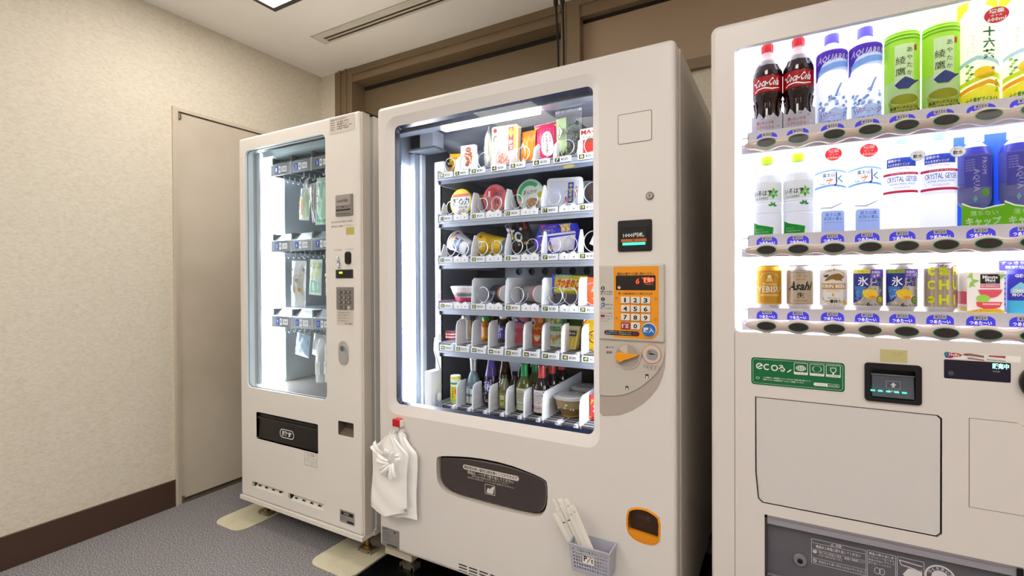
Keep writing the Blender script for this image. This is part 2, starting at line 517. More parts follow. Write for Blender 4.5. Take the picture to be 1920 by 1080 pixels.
b.rbox(-2.298, -1.486, .127, 1.843, YM, 1.415, bodyc, .012, .010, [win, flap_h, coin_h, sl1, sl2])
b.prism(rr(-2.298, -1.486, .127, 1.843, .012), 1.415, 1.452, bodyc, [rr(-2.258, -1.672, .642, 1.792, .01), rr(-2.25, -1.50, .16, .60, .004)], hmt=m('#e4eaea', .4))
b.box(-1.486, -1.4775, 1.412, 1.452, .127, 1.838, BEIGE_SIDE)
b.build('door_panel', M1)
b = MB(); b.loopring(rr(-2.2465, -1.6875, .6525, 1.7805, .027), YM+.0115, win, YM, bezel_m); b.loopring(rr(-2.2435, -1.6905, .6555, 1.7775, .026), YM+.012, rr(-2.2465, -1.6875, .6525, 1.7805, .027), YM+.0115, m('#2c3032', .4))
b.build('window_bezel', M1)
b = MB(); b.rect(-2.245, -1.689, .655, 1.779, YM+.010, pane); b.build('window_glass', M1)
b = MB(); b.box(-2.302, -1.481, 1.399, 2.15, .1065, .125, bodyc); b.box(-2.302, -1.474, 1.46, 2.15, .1065, .128, bodyc)
b.build('plinth', M1)
# interior: back, floor, lamp on the side wall, hanger rows
inn = m('#c5ccd0', .4)
back_m = noise_mat('cabinet_back', ['#2e2b2a', '#3a3632', '#4a3f33'], 2, .6, spec=.2)
b = MB(); b.box(-2.26, -1.552, 1.985, 1.999, .64, 1.795, back_m); b.build('interior_back', M1)
b = MB(); b.box(-2.26, -1.552, 1.475, 1.985, .63, .640, m('#c9c6c0', .25, metal=.7)); b.box(-2.26, -1.552, 1.98, 1.985, .64, .80, m('#8d6a3f', .3)); b.build('interior_floor', M1)  # brown strip paints the reflection at the foot of the back
b = MB(); b.box(-2.26, -2.256, 1.475, 1.985, .64, 1.795, inn); b.build('interior_side', M1)
b = MB(); b.box(-1.556, -1.552, 1.475, 1.985, .64, 1.795, inn); b.build('interior_side', M1)
b = MB(); b.box(-2.256, -2.24, 1.475, 1.605, .655, 1.785, lamp_m)
b.build('lamp_panel', M1)
b = MB(); b.box(-2.256, -2.236, 1.605, 1.611, .655, 1.785, inn); b.box(-2.256, -2.236, 1.466, 1.475, .655, 1.785, inn); b.build('lamp_housing', M1)
b = MB(); b.hexa([(-2.25, 1.48, 1.76), (-2.25, 1.48, 1.79), (-2.25, 1.9, 1.72), (-2.25, 1.9, 1.79), (-1.56, 1.48, 1.76), (-1.56, 1.48, 1.79), (-1.56, 1.9, 1.72), (-1.56, 1.9, 1.79)], m('#b8c6c8', .3, metal=.4))
b.build('interior_top', M1)
unit_m = m('#787e82', .35, metal=.2); unit_top = m('#9aa6ac', .3, metal=.5)
TAGW = m('#eceef0', .5); TAGB = m('#2456c0', .5)
k = 0
for zi, z in enumerate((1.67, 1.30, .935)):
    for xi in range(3):
        x0 = -2.19+xi*.146; x1 = x0+.142
        if xi == 2: x1 = x0+.20
        b = MB()
        b.box(x0, x1, 1.50, 1.506, z, z+.05, unit_m)
        # sloping top plate running back and the channel sides
        b.hexa([(x0, 1.50, z+.05), (x0, 1.50, z+.053), (x0, 1.56, z+.088), (x0, 1.56, z+.091), (x1, 1.50, z+.05), (x1, 1.50, z+.053), (x1, 1.56, z+.088), (x1, 1.56, z+.091)], unit_top)
        b.box(x0, x1, 1.56, 1.90, z+.088, z+.091, unit_top)
        b.box(x0, x0+.003, 1.506, 1.90, z, z+.088, unit_m); b.box(x1-.003, x1, 1.506, 1.90, z, z+.088, unit_m)
        b.box(x0-.0015, x0+.0015, 1.499, 1.503, z-.004, z+.058, m('#e8ecee', .4))
        u = b.build('hanger_unit', M1)
        b = MB(); k += 1
        b.rect(x0+.030, x0+.052, z+.012, z+.042, 1.4994, TAGB); b.text(str(k+zi), x0+.036, x0+.046, z+.018, z+.036, 1.499, INKW)
        b.rect(x0+.058, x0+.074, z+.010, z+.043, 1.4994, TAGW); b.text('¥', x0+.062, x0+.070, z+.02, z+.034, 1.499, INKB, .02)
        b.rect(x0+.080, x0+.118, z+.013, z+.040, 1.4994, TAGW); b.text(['200', '350', '110', '120', '350', '200', '100', '150', '300'][k-1], x0+.085, x0+.113, z+.019, z+.034, 1.499, INKB)
        b.build('price_tag', u)
        b = MB()
        for j in range(5): b.tube([(x0+.07, 1.52+j*.03, z), (x0+.07, 1.52+j*.03, z-.022), (x0+.07, 1.512+j*.03, z-.03), (x0+.07, 1.507+j*.03, z-.024)], .0022, m('#e9edef', .3), 5)
        b.build('hook', u, kind=None)
# fittings on the door
b = MB(); b.rbox(-1.620, -1.524, 1.425, 1.512, YM-.008, YM, m('#8d8781', .4), .003, .003)
b.rbox(-1.615, -1.529, 1.464, 1.507, YM-.011, YM-.008, m('#a39c96', .35), .004, .002)
b.box(-1.612, -1.532, YM-.010, YM-.0079, 1.447, 1.451, BLACK); b.box(-1.612, -1.532, YM-.009, YM-.008, 1.432, 1.434, SEAM)
b.poly([(-1.578, 1.462), (-1.566, 1.462), (-1.572, 1.456)], YM-.0105, BLACK)
b.text('1000円札', -1.605, -1.540, 1.478, 1.492, YM-.0112, INKB, .02); b.build('bill_slot', M1)
b = MB(); b.text('折り切れ札が落ちた場合', -1.652, -1.527, 1.398, 1.407, YM-.0006, INKG); b.text('販売店に連絡して下さい', -1.652, -1.527, 1.380, 1.389, YM-.0006, INKG)
b.build('printed_notice', M1)
b = MB(); b.text('お札返却', -1.636, -1.592, 1.283, 1.290, YM-.0006, INKG); b.build('printed_notice', M1)
b = MB(); b.text('コイン投入口', -1.572, -1.524, 1.285, 1.291, YM-.0006, INKG); b.build('printed_notice', M1)
b = MB(); b.rect(-1.565, -1.519, 1.347, 1.376, YM-.0008, m('#c6b65e', .5), .001); b.build('yellow_sticker', M1, 'small yellow sticker')
b = MB(); b.tube([(-1.606, YM-.004, 1.228), (-1.612, YM-.008, 1.258)], .006, STEEL, 8); b.tube([(-1.606, YM-.006, 1.235), (-1.598, YM-.012, 1.218), (-1.594, YM-.012, 1.21)], .004, STEEL, 8); b.build('return_lever', M1)
b = MB(); b.rbox(-1.569, -1.537, 1.226, 1.278, YM-.008, YM, BLACK, .012, .004); b.box(-1.554, -1.551, YM-.0085, YM-.0079, 1.236, 1.268, m('#000000', .8)); b.build('coin_slot', M1)
b = MB(); b.rbox(-1.627, -1.527, 1.169, 1.205, YM-.003, YM, DKGREY, .003, .002)
b.rect(-1.605, -1.585, 1.188, 1.196, YM-.0034, m('#c6e83a', .5, emit=1.2)); b.rect(-1.617, -1.537, 1.174, 1.200, YM-.0032, m('#18181a', .2)); b.build('display', M1)
kp = MB(); kp.rbox(-1.624, -1.524, 1.040, 1.133, YM-.003, YM, m('#857f7b', .4), .003, .002); kp = kp.build('keypad', M1)
for i, c in enumerate('123456789*0#'):
    x = -1.600+(i % 3)*.0265; z = 1.113-(i//3)*.0215
    b = MB(); b.X = None
    pts = ell(x, z, .0095, .0085, 14)
    col = m('#6e6966', .35) if i != 11 else m('#b9b3ae', .35)
    b.prism(pts, YM-.007, YM-.003, col); b.text('123456789★0P'[i], x-.003, x+.003, z-.004, z+.004, YM-.0075, m('#ddd7d2', .4), .02, keep=True)
    b.build('key', kp)
b = MB(); b.rect(-1.624, -1.526, .976, 1.038, YM-.0008, m('#d6cdc4', .5), .001)
for i in range(4): b.text(['①商品番号を押す', '②表示を確認する', '③商品が落ちます', '訂正は取消ボタンで'][i], -1.618, -1.545, 1.024-i*.011, 1.030-i*.011, YM-.0012, INKG)
b.text('ボタン販売', -1.575, -1.535, .980, .986, YM-.0012, INKB, .02)
b.build('instruction_label', M1)
b = MB(); b.rbox(-1.611, -1.556, .812, .912, YM-.006, YM, STEEL, .026, .003, n=8)
b.prism(ell(-1.584, .880, .019, n=22), YM-.008, YM-.006, STEEL); b.prism(ell(-1.584, .880, .012, n=20), YM-.010, YM-.008, m('#8f9196', .3, metal=.8))
b.box(-1.585, -1.583, YM-.0105, YM-.0099, .872, .888, BLACK); b.prism(ell(-1.584, .826, .006, n=12), YM-.008, YM-.006, STEEL)
b.build('door_lock', M1, 'steel door lock plate')
b = MB(); b.box(-1.620, -1.530, YM+.03, YM+.034, .519, .577, m('#4a4038', .5)); b.loopring(rr(-1.618, -1.532, .521, .575, .003), YM+.032, coin_h, YM+.0001, m('#5c5048', .5))
b.hexa([(-1.618, YM+.004, .519), (-1.618, YM+.006, .521), (-1.618, YM+.03, .535), (-1.618, YM+.03, .54), (-1.532, YM+.004, .519), (-1.532, YM+.006, .521), (-1.532, YM+.03, .535), (-1.532, YM+.03, .54)], m('#6f6259', .4))
b.build('coin_return', M1)
# pick-up flap
b = MB(); b.box(-2.175, -1.745, YM+.045, YM+.05, .416, .543, BLACK); b.loopring(rr(-2.175, -1.745, .416, .5425, .006), YM+.045, flap_h, YM+.0001, BLACK); b.build('pickup_recess', M1)
b = MB(); b.hexa([(-2.170, YM+.006, .420), (-2.170, YM+.012, .532), (-2.170, YM+.012, .420), (-2.170, YM+.022, .532), (-1.750, YM+.006, .420), (-1.750, YM+.012, .532), (-1.750, YM+.012, .420), (-1.750, YM+.022, .532)], m('#1d1a19', .35))
b.box(-2.170, -1.750, YM+.004, YM+.016, .512, .520, m('#2b2826', .3))
fl = b.build('pickup_flap', M1)
b = MB(); b.poly(rr(-2.008, -1.910, .447, .487, .018, 6), YM+.0045, INKW, [rr(-2.0045, -1.9135, .4505, .4835, .015, 6)])
b.text('押す', -1.994, -1.924, .455, .479, YM+.0045, INKW, .03); b.build('flap_lettering', fl)
b = MB(); b.poly(rr(-1.833, -1.752, .354, .411, .004), YM-.0005, INKG, [rr(-1.8315, -1.7535, .3555, .4095, .003)])
b.text('⚠注意', -1.818, -1.768, .396, .406, YM-.0006, INKB)
for i in range(4): b.text(['取出口に手を入れない', 'でください けがの原因', 'になります 商品は一個', 'ずつお取りください'][i], -1.815+.012*(i == 3), -1.758, .386-i*.0085, .391-i*.0085, YM-.0006, INKG)
b.poly(ell(-1.823, .378, .005, n=14), YM-.0006, INKG, [ell(-1.823, .378, .004, n=14)])
b.build('warning_sticker', M1)
# air slots with their bent louvres
for (x0, x1, z0, z1) in ((-2.211, -1.977, .181, .2065), (-1.947, -1.713, .178, .2065)):
    b = MB(); b.box(x0, x1, YM+.045, YM+.05, z0, z1, BLACK)
    b.hexa([(x0+.02, YM+.003, z0), (x0+.02, YM+.003, z0+.001), (x0+.02, YM+.03, z1-.004), (x0+.02, YM+.03, z1), (x1, YM+.003, z0), (x1, YM+.003, z0+.001), (x1, YM+.03, z1-.004), (x1, YM+.03, z1)], bodyc)
    for j in range(4):
        cx = x0+.045+j*(x1-x0-.06)/3.4
        b.poly([(cx-.012, z0+.007), (cx+.012, z0+.007), (cx+.008, z0+.013), (cx, z0+.016), (cx-.008, z0+.013)], YM+.008, BLACK)
    b.build('air_slot', M1)
b = MB(); b.rect(-1.613, -1.528, .158, .210, YM-.001, m('#b5b2ae', .35, metal=.6), .001)
b.rect(-1.606, -1.535, .190, .204, YM-.0013, INKB); b.text('SANDEN', -1.590, -1.560, .193, .201, YM-.0016, m('#cfcfcf', .4), .02)
b.rect(-1.570, -1.532, .161, .170, YM-.0013, INKB)
for i in range(3): b.rect(-1.610, -1.580+.02*i, .183-i*.006, .185-i*.006, YM-.0013, INKG)
b.build('rating_plate', M1)
b = MB(); b.rect(-1.660, -1.513, 1.770, 1.836, YM-.0008, m('#dcd2c9', .4), .001)
b.text('自販機に関するお問い合わせ', -1.652, -1.556, 1.822, 1.830, YM-.0012, INKB)
for i, (p, q) in enumerate((('連絡先', '0120-000'), ('管理会社', '(株)自販機サービス'), ('住所', '大阪市北区1-24-2'), ('受付', '平日9時～午後5時'))):
    b.text(p, -1.652, -1.625, 1.812-i*.0095, 1.8175-i*.0095, YM-.0012, INKB); b.text(q, -1.615, -1.545+.02*(i == 2), 1.811-i*.0095, 1.8185-i*.0095, YM-.0012, INKB, .015)
b.build('contact_label', M1)
b = MB(); b.box(-2.298, -2.22, 1.43, 1.50, 1.843, 1.851, bodyc); b.build('top_hinge', M1)
b = MB(); b.box(-1.54, -1.48, 1.43, 1.50, 1.838, 1.8445, m('#2c2a28', .5)); b.build('top_hinge', M1)
# feet: brass bolt on a steel saddle
brs = m('#9a7a3c', .35, metal=.8)
def foot(parent, x, y, top, bolt):
    b = MB()
    b.lathe([(.0001, .018), (.016, .018), (.016, .030), (.010, .032), (.010, top-.035), (.017, top-.033), (.017, top-.022), (.011, top-.02), (.011, top+.002)], bolt, x, y, 12)
    st = m('#a39a86', .35, metal=.7)
    for s in (-1, 1):
        b.hexa([(x, y-.02, .012), (x, y-.02, .016), (x, y+.02, .012), (x, y+.02, .016), (x+s*.035, y-.02, .012+.004), (x+s*.035, y-.02, .020), (x+s*.035, y+.02, .016), (x+s*.035, y+.02, .020)] if s > 0 else
               [(x-.035, y-.02, .016), (x-.035, y-.02, .020), (x-.035, y+.02, .016), (x-.035, y+.02, .020), (x, y-.02, .012), (x, y-.02, .016), (x, y+.02, .012), (x, y+.02, .016)], st)
        b.box(min(x+s*.033, x+s*.038), max(x+s*.033, x+s*.038), y-.02, y+.02, .0025, .018, st)
    b.box(x-.02, x+.02, y-.02, y+.02, .0025, .013, st)
    b.build('foot', parent)
for x in (-2.245, -1.555):
    for y in (1.50, 2.08): foot(M1, x, y, .107, brs)

# ================================================================== snack machine in the middle
M2 = thing('vending_machine', 'wide cream snack machine with six lit shelves and an orange keypad panel', 'vending machine', (-.83, 1.8, 0), world=True)
dkin = m('#181c2e', .35, spec=.5); midin = m('#7d828c', .35, metal=.3); refl_brown = m('#4a3c2c', .3)
b = MB()
X0, X1 = -1.388, -.262
b.box(X0, X0+.035, 1.47, 2.17, .118, 1.828, BEIGE_SIDE); b.box(-.46, X1, 1.47, 2.17, .118, 1.828, BEIGE_SIDE)
b.box(X0+.035, -.46, 1.47, 2.17, 1.80, 1.828, BEIGE_SIDE); b.box(X0+.035, -.46, 1.47, 2.17, .118, .615, BEIGE_SIDE)
b.box(X0+.035, -.46, 2.06, 2.17, .615, 1.80, BEIGE_SIDE)
b.build('cabinet', M2)
b = MB(); b.prism(rr(-1.384, -.2665, .12, 1.826, .01), 1.455, 1.47, m('#77726d', .5), [rr(-1.345, -.47, .62, 1.79, .02)]); b.build('door_gasket', M2)
b = MB()
wo = rr(-1.342, -.486, .645, 1.786, .045, 6); wi = rr(-1.309, -.508, .683, 1.752, .022, 6)
fl_pts = [(-1.103, .445), (-1.094, .418), (-1.072, .402), (-1.038, .391), (-.90, .389), (-.76, .389), (-.698, .394), (-.676, .412), (-.664, .45), (-.665, .510), (-.676, .519),
          (-.726, .530), (-.815, .541), (-.942, .539), (-1.04, .528), (-1.095, .518), (-1.103, .508)]
coin_pts = [(-.405, .425), (-.391, .405), (-.360, .396), (-.325, .398), (-.309, .415), (-.3065, .478), (-.325, .492), (-.353, .500), (-.384, .495), (-.404, .480)]
def grow(pts, d):
    cx = sum(p[0] for p in pts)/len(pts); cz = sum(p[1] for p in pts)/len(pts)
    return [(p[0]+d*(p[0]-cx)/math.hypot(p[0]-cx, p[1]-cz), p[1]+d*(p[1]-cz)/math.hypot(p[0]-cx, p[1]-cz)) for p in pts]
def smooth_loop(pts, it=2):
    for _ in range(it):
        q = []
        for i in range(len(pts)):
            a, c = pts[i], pts[(i+1) % len(pts)]
            q += [(a[0]*.75+c[0]*.25, a[1]*.75+c[1]*.25), (a[0]*.25+c[0]*.75, a[1]*.25+c[1]*.75)]
        pts = q
    return pts
fl_l = smooth_loop(fl_pts, 1); co_l = smooth_loop(coin_pts, 1)
vents = []
for cx in range(7):
    for rz in range(3):
        x = -1.010+cx*.0435; z = .1405-rz*.0105+.008
        vents.append(rr(x, x+.036, z, z+.0045, .002, 2))
b.rbox(-1.391, -.2635, .116, 1.832, YM, 1.455, BEIGE, .016, .013, [wo, grow(fl_l, .004), co_l]+vents, n=5, hmt=BLACK)  # black hole walls put the shade of the vent slots into the colour
b.build('door_panel', M2)
b = MB(); b.box(-1.02, -.70, YM+.004, YM+.006, .121, .16, BLACK); b.build('vent_shade_sheet', M2)  # black sheet stands in for the dark behind the slots
b = MB(); b.loopring(wi, YM+.012, wo, YM+.0001, BEIGE)
b.loopring(rr(-1.302, -.515, .690, 1.745, .018, 6), YM+.03, wi, YM+.012, m('#141a30', .25)); b.build('window_bezel', M2)
b = MB(); b.rect(-1.307, -.510, .685, 1.750, YM+.016, pane); b.build('window_glass', M2)
# interior
b = MB(); b.box(-1.353, -.46, 2.045, 2.059, .62, 1.80, dkin); b.build('interior_back', M2)
b = MB(); b.box(-1.353, -1.349, 1.47, 2.045, .62, 1.80, midin); b.build('interior_side', M2)
b = MB(); b.box(-.464, -.460, 1.47, 2.045, .62, 1.80, m('#565a66', .35)); b.build('interior_side', M2)
b = MB(); b.box(-1.349, -.464, 1.47, 2.045, .615, .62, dkin); b.build('interior_floor', M2)
tm = m('#b9bcc8', .3, metal=.4)
b = MB(); b.hexa([(-1.30, 1.62, 1.765), (-1.30, 1.62, 1.779), (-1.30, 2.0, 1.64), (-1.30, 2.0, 1.779), (-.464, 1.62, 1.765), (-.464, 1.62, 1.779), (-.464, 2.0, 1.64), (-.464, 2.0, 1.779)], tm); b.box(-1.30, -.464, 1.50, 1.62, 1.765, 1.779, tm)
b.box(-1.349, -.464, 1.47, 2.045, 1.78, 1.80, midin)
b.build('interior_top', M2)
b = MB(); b.box(-1.12, -.72, 1.46, 1.49, 1.722, 1.735, m('#f3f7ff', .5, emit=CABLAMP*2.0)); b.build('top_lamp', M2)
b = MB(); b.box(-1.349, -.47, 1.455, 1.50, 1.736, 1.76, m('#8a8f9c', .3, metal=.5)); b.build('top_rail', M2)
b = MB(); b.box(-1.349, -1.335, 1.475, 1.55, .64, 1.62, m('#f3f7ff', .5, emit=CABLAMP*3.2)); b.build('lamp_panel', M2)
b = MB(); b.box(-.476, -.466, 1.475, 1.50, .66, 1.74, m('#f3f7ff', .5, emit=CABLAMP*3.4)); b.build('hidden_fill_lamp', M2)  # unseen lamp behind the door edge, added to brighten the shelves
b = MB(); b.box(-1.349, -1.33, 1.455, 1.475, .64, 1.72, m('#51607c', .35)); b.box(-1.349, -1.325, 1.55, 1.575, .64, 1.68, m('#8f97a2', .3, metal=.4)); b.box(-1.345, -1.31, 1.575, 1.60, .64, 1.68, m('#c8d0d8', .3, metal=.3)); b.build('lamp_housing', M2)
b = MB(); hl = [ell(-1.250, .72+.0655*i, .0035, .006, 8) for i in range(13)]
b.prism([(-1.262, .64), (-1.236, .64), (-1.236, 1.64), (-1.262, 1.64)], 1.60, 1.604, m('#e6ebf0', .35), hl); b.box(-1.262, -1.236, 1.612, 1.614, .64, 1.64, BLACK); b.build('perforated_rail', M2)
b = MB(); b.box(-1.335, -1.28, 1.54, 1.58, 1.695, 1.745, BLACK); b.box(-1.28, -1.215, 1.53, 1.60, 1.690, 1.758, m('#a6acb8', .35)); b.box(-1.335, -1.20, 1.52, 1.60, 1.682, 1.690, m('#6d7480', .3, metal=.5))
b.rbox(-1.232, -1.185, 1.55, 1.635, 1.56, 1.60, m('#dfe3e8', .4), .004, .003)
b.tube([(-1.19, 1.58, 1.635), (-1.17, 1.57, 1.615), (-1.15, 1.60, 1.625), (-1.14, 1.62, 1.65)], .005, BLACK, 6); b.rbox(-1.155, -1.135, 1.62, 1.655, 1.60, 1.62, m('#d9d9dc', .4), .003, .002)
b.build('wiring_box', M2)
holes = [ell(-1.075+.0665*i, 1.197, .017, n=18) for i in range(9)]
b = MB(); b.prism([(-1.15, 1.15), (-.47, 1.15), (-.47, 1.255), (-1.15, 1.255)], 1.985, 1.99, m('#7f8790', .35), holes); b.box(-1.15, -.47, 2.0, 2.003, 1.15, 1.255, m('#1c3040', .4))
b.build('perforated_plate', M2)
b = MB(); b.box(-1.20, -.47, 2.03, 2.044, .63, .88, refl_brown); b.box(-1.15, -1.07, 2.0, 2.02, .63, 1.12, m('#a8aab4', .4)); b.build('rear_panel_reflection', M2)  # brown sheet paints the reflection low on the back; grey box is a panel
b = MB(); b.box(-1.238, -1.205, 1.50, 1.56, .645, .80, m('#eef0f2', .4)); b.tube([(-1.20, 1.55, .80), (-1.22, 1.54, .88), (-1.215, 1.54, .93)], .004, WHITE, 6); b.build('side_bracket', M2)

ROW = {1: 1.566, 2: 1.398, 3: 1.237, 4: 1.060, 5: .897, 6: .664}
TOP = {1: 1.578, 2: 1.413, 3: 1.250, 4: 1.072, 5: .912, 6: .671}
bd = {1: [-1.178, -1.105, -1.030, -.940, -.862, -.768, -.690, -.602, -.515],
      2: [-1.178, -1.031, -.884, -.737, -.60, -.515], 3: [-1.178, -1.031, -.884, -.737, -.60, -.515], 4: [-1.178, -1.031, -.884, -.737, -.60, -.515],
      5: [-1.178+.0735*i for i in range(9)]+[-.515], 6: [-1.178+.0735*i for i in range(7)]+[-.59, -.515]}
bd[6] = [-1.178, -1.105, -1.031, -.957, -.884, -.811, -.737, -.598, -.515]
tray_m = m('#8c95a8', .35, metal=.5); edge_m = m('#aab4c6', .3, metal=.5)
tagw = m('#e9ebee', .5); divm = m('#f2f3f6', .45); YEL = m('#e4f08a', .5)
wire_m = m('#d9dce2', .25, metal=.6)
RK = [m('#3b383d', .4), m('#b4b4ba', .3, metal=.6)]
def coil(parent, cx, z, r, y0=1.524, turns=1, pitch=.046):
    b = MB(); P = []
    N = int(turns*20)+6
    for i in range(N+1):
        a = -PI/2+2*PI*i/20
        P.append((cx+r*math.cos(a), y0+pitch*i/(N+1), z+r+.002+r*math.sin(a)))
    b.tube(P, .0016, wire_m, 5); return b.build('spiral_coil', parent)
prices = {1: ['150', '400', '540', '350', '180', '150', '150', '250'], 2: ['200', '200', '200', '400', '150'], 3: ['300', '300', '400', '300', '180'], 4: ['350', '300', '300', '180', '210'],
          5: ['350', '270', '360', '140', '350', '400', '150', '180', '150']}
def num_tag(b, n, p, x, z, w=.062, h=.0105):
    b.rbox(x, x+w, z-h, z+h, 1.5145, 1.519, tagw, .001, .0005)
    dark_bg = n < 20
    b.rect(x+.006, x+.024, z-.007, z+.007, 1.5140, INKB if dark_bg else m('#27301c', .5)); b.text(str(n), x+.009, x+.021, z-.005, z+.005, 1.5134, YEL, .03)
    b.text('¥'+p, x+.029, x+.054, z-.0045, z+.0045, 1.5139, INKB, .01)
for r in range(1, 7):
    z = ROW[r]; xs = bd[r]
    b = MB(); tp = TOP[r]; b.box(-1.18, -.47, 1.522, 1.96, tp-.016 if r > 4 else tp-.004, tp-.012 if r > 4 else tp, tray_m)
    b.box(-1.18, -.47, 1.519, 1.523, z-.033 if r < 6 else z-.018, z+.004 if r < 6 else z-.006, edge_m)
    if r == 1: b.box(-1.18, -.47, 1.515, 1.52, z-.033, z-.014, m('#707b92', .3, metal=.5))
    if r < 6: b.box(-1.18, -.47, 1.513, 1.519, z-.020, z-.014, edge_m)
    b.box(-1.182, -1.178, 1.515, 1.96, z-.035, z+.02, m('#9aa3b2', .35, metal=.4))
    b.tube([(-1.172, 1.512, z-.028), (-1.172, 1.516, z-.028)], .008, BLACK, 10)
    sf = b.build('shelf', M2)
    # white guide on the outer side and dividers
    b = MB(); b.lathe([(.0001, -.003), (.016, -.003), (.017, .003), (.0001, .004)], WHITE, 0, 0, 14)
    b.v = [(-1.19+v[2], 1.53+v[0]*.6, z+.035+v[1]) for v in b.v]; b.build('end_cap', sf)
    for i, x in enumerate(xs[:-1]):
        if r <= 3: top = .05 if r == 1 else .095
        else: top = .098
        if i > 0 or r in (2, 3):
            b = MB()
            if r == 1: pf = [(1.524, 0), (1.572, 0), (1.572, top+.02), (1.566, top+.02), (1.535, top)]
            elif r == 2 and i in (1, 2): pf = [(1.524, 0), (1.64, 0), (1.575, top-.012), (1.545, top-.012), (1.527, .035)]
            elif r in (2, 3): pf = [(1.524, 0), (1.571, 0), (1.571, .06), (1.562, top-.012), (1.548, top-.012), (1.527, .035)] if i else [(1.524, 0), (1.571, 0), (1.571, .045), (1.55, .055)]
            elif r == 4: pf = [(1.524, 0), (1.78, 0), (1.78, top), (1.545, top), (1.532, top-.01)]
            else:
                dy = 1.90 if (r == 6 and i >= 6) else 1.592
                pf = [(1.524, 0), (dy, 0), (dy, top if dy < 1.6 else top+.01), (1.555, top), (1.535, top-.008), (1.527, top-.03)]
            n = len(pf)
            v = [(x-.0015, p[0], tp-.003+p[1]) for p in pf]+[(x+.0015, p[0], tp-.003+p[1]) for p in pf]
            b.add(v, [tuple(range(n))[::-1], tuple(range(n, 2*n))]+[(j, (j+1) % n, n+(j+1) % n, n+j) for j in range(n)], divm)
            if r in (5, 6):
                for j in range(9):   # moulded ribs on the face of the divider
                    zz = tp+.006+j*.009
                    b.box(x+.0015, x+.0025, 1.534, 1.590, zz, zz+.0022, divm)
            b.build('divider', sf)
    if r < 6:
        nums = {1: range(1, 9), 2: (11, 13, 15, 17, 19), 3: (21, 23, 25, 27, 29), 4: (31, 33, 35, 37, 39), 5: range(41, 50)}[r]
        for i, n_ in enumerate(nums):
            b = MB(); x = xs[i]+.004
            w = min(.064, xs[i+1]-xs[i]-.008) if r in (1, 5) else .062
            num_tag(b, n_, prices[r][i], x, z, w)
            b.build('price_tag', sf)
            if r in (2, 3, 4) and i < 4:
                b = MB(); b.rbox(x+.067, x+.135, z-.0105, z+.0105, 1.5145, 1.519, tagw, .001, .0005)
                for q in (.067, .101):
                    b.box(x+q+.002, x+q+.003, 1.514, 1.5145, z-.009, z+.009, m('#b5bac4', .5)); b.rect(x+q+.018, x+q+.022, z-.004, z+.001, 1.5142, INKG)
                b.poly([(x+.073, z+.0105), (x+.092, z+.0105), (x+.088, z+.017), (x+.077, z+.015)], 1.516, tagw); b.poly([(x+.108, z+.0105), (x+.128, z+.0105), (x+.124, z+.018), (x+.112, z+.015)], 1.516, tagw)
                b.build('blank_tag', sf)
    if r == 1:
        for i in (0, 1, 2, 3, 4, 5, 6, 7): coil(sf, (xs[i]+xs[i+1])/2, tp-.001, .029 if i != 3 else .031)
    if r in (2, 3):
        for i in range(4): coil(sf, xs[i]+.042, tp-.001, .027); coil(sf, xs[i]+.103, tp-.001, .027)
        coil(sf, xs[4]+.045, tp-.001, .035)
    if r == 4:
        coil(sf, xs[1]+.042, tp-.001, .030); coil(sf, xs[2]+.042, tp-.001, .030); coil(sf, xs[3]+.045, tp-.001, .03); coil(sf, xs[3]+.100, tp-.001, .03); coil(sf, xs[4]+.045, tp-.001, .038)
    if r >= 5 or r == 4:
        for i in range(len(xs)-1):
            if r == 4 and i > 0: break
            w = xs[i+1]-xs[i]
            segs = [(xs[i]+.006, xs[i+1]-.022)] if w < .1 else [(xs[i]+.006, xs[i]+w/2-.018), (xs[i]+w/2+.004, xs[i+1]-.02)]
            b = MB()
            for s0, s1 in segs:
                for j in range(12):
                    y = 1.528+j*.013
                    b.tube([(s0, y, tp-.006), (s1, y, tp-.006)], .0055, RK[j % 2], 8)
                b.box(s1+.001, s1+.014, 1.524, 1.56, tp-.011, tp+.002, WHITE); b.lathe([(.0001, -.003), (.007, -.002), (.007, .006), (.0001, .007)], WHITE, 0, 0, 8)
                b.v[-32:] = [(s1+.006+v[0], 1.522+v[2], tp-.004+v[1]) for v in b.v[-32:]]
                b.box(s0-.003, s0, 1.524, 1.68, tp-.012, tp, WHITE); b.box(s1, s1+.002, 1.524, 1.68, tp-.012, tp-.001, WHITE)
            b.build('roller_track', sf)
b = MB(); b.box(-1.18, -.47, 1.512, 1.517, .646, .658, edge_m); b.tube([(-1.18, 1.508, .655), (-.47, 1.508, .655)], .003, STEEL, 6); b.build('shelf_bar', M2)
b = MB(); b.poly(ell(-.628, 1.5385, .022, .0055, 20), 1.5125, m('#b2a45c', .4)); b.build('oval_sticker', M2, 'small oval yellow sticker')

# control panel
P = YM-.013
gp = m('#c9c2bb', .4); orange = m('#f09a1c', .45); shad = m('#a89d96', .45)
b = MB(); b.rbox(-.485, -.2925, .981, 1.2045, P, YM, gp, .006, .006); cp = b.build('control_panel', M2)
b = MB(); pts = [(-.437, .989), (-.335, .989)]+ell(-.3345, 1.016, .027, .027, 10, -PI/2, .35)[0:]+[(-.307, 1.035), (-.307, 1.197), (-.437, 1.197)]
b.poly(pts, P-.0004, orange)
b.text('商品は1個ずつお買い求めください', -.426, -.320, 1.172, 1.180, P-.0008, INKB, .015); b.text('押した商品番号が上に表示されます', -.423, -.324, 1.115, 1.122, P-.0008, INKB, .01)
for cx, cz in ((-.474, 1.134), (-.474, 1.101)): b.poly(ell(cx+.004, cz, .0058, n=16), P-.0006, INKB)
b.text('1', -.4715, -.4685, 1.131, 1.137, P-.001, INKW, .03); b.text('2', -.4718, -.4682, 1.098, 1.104, P-.001, INKW, .03)
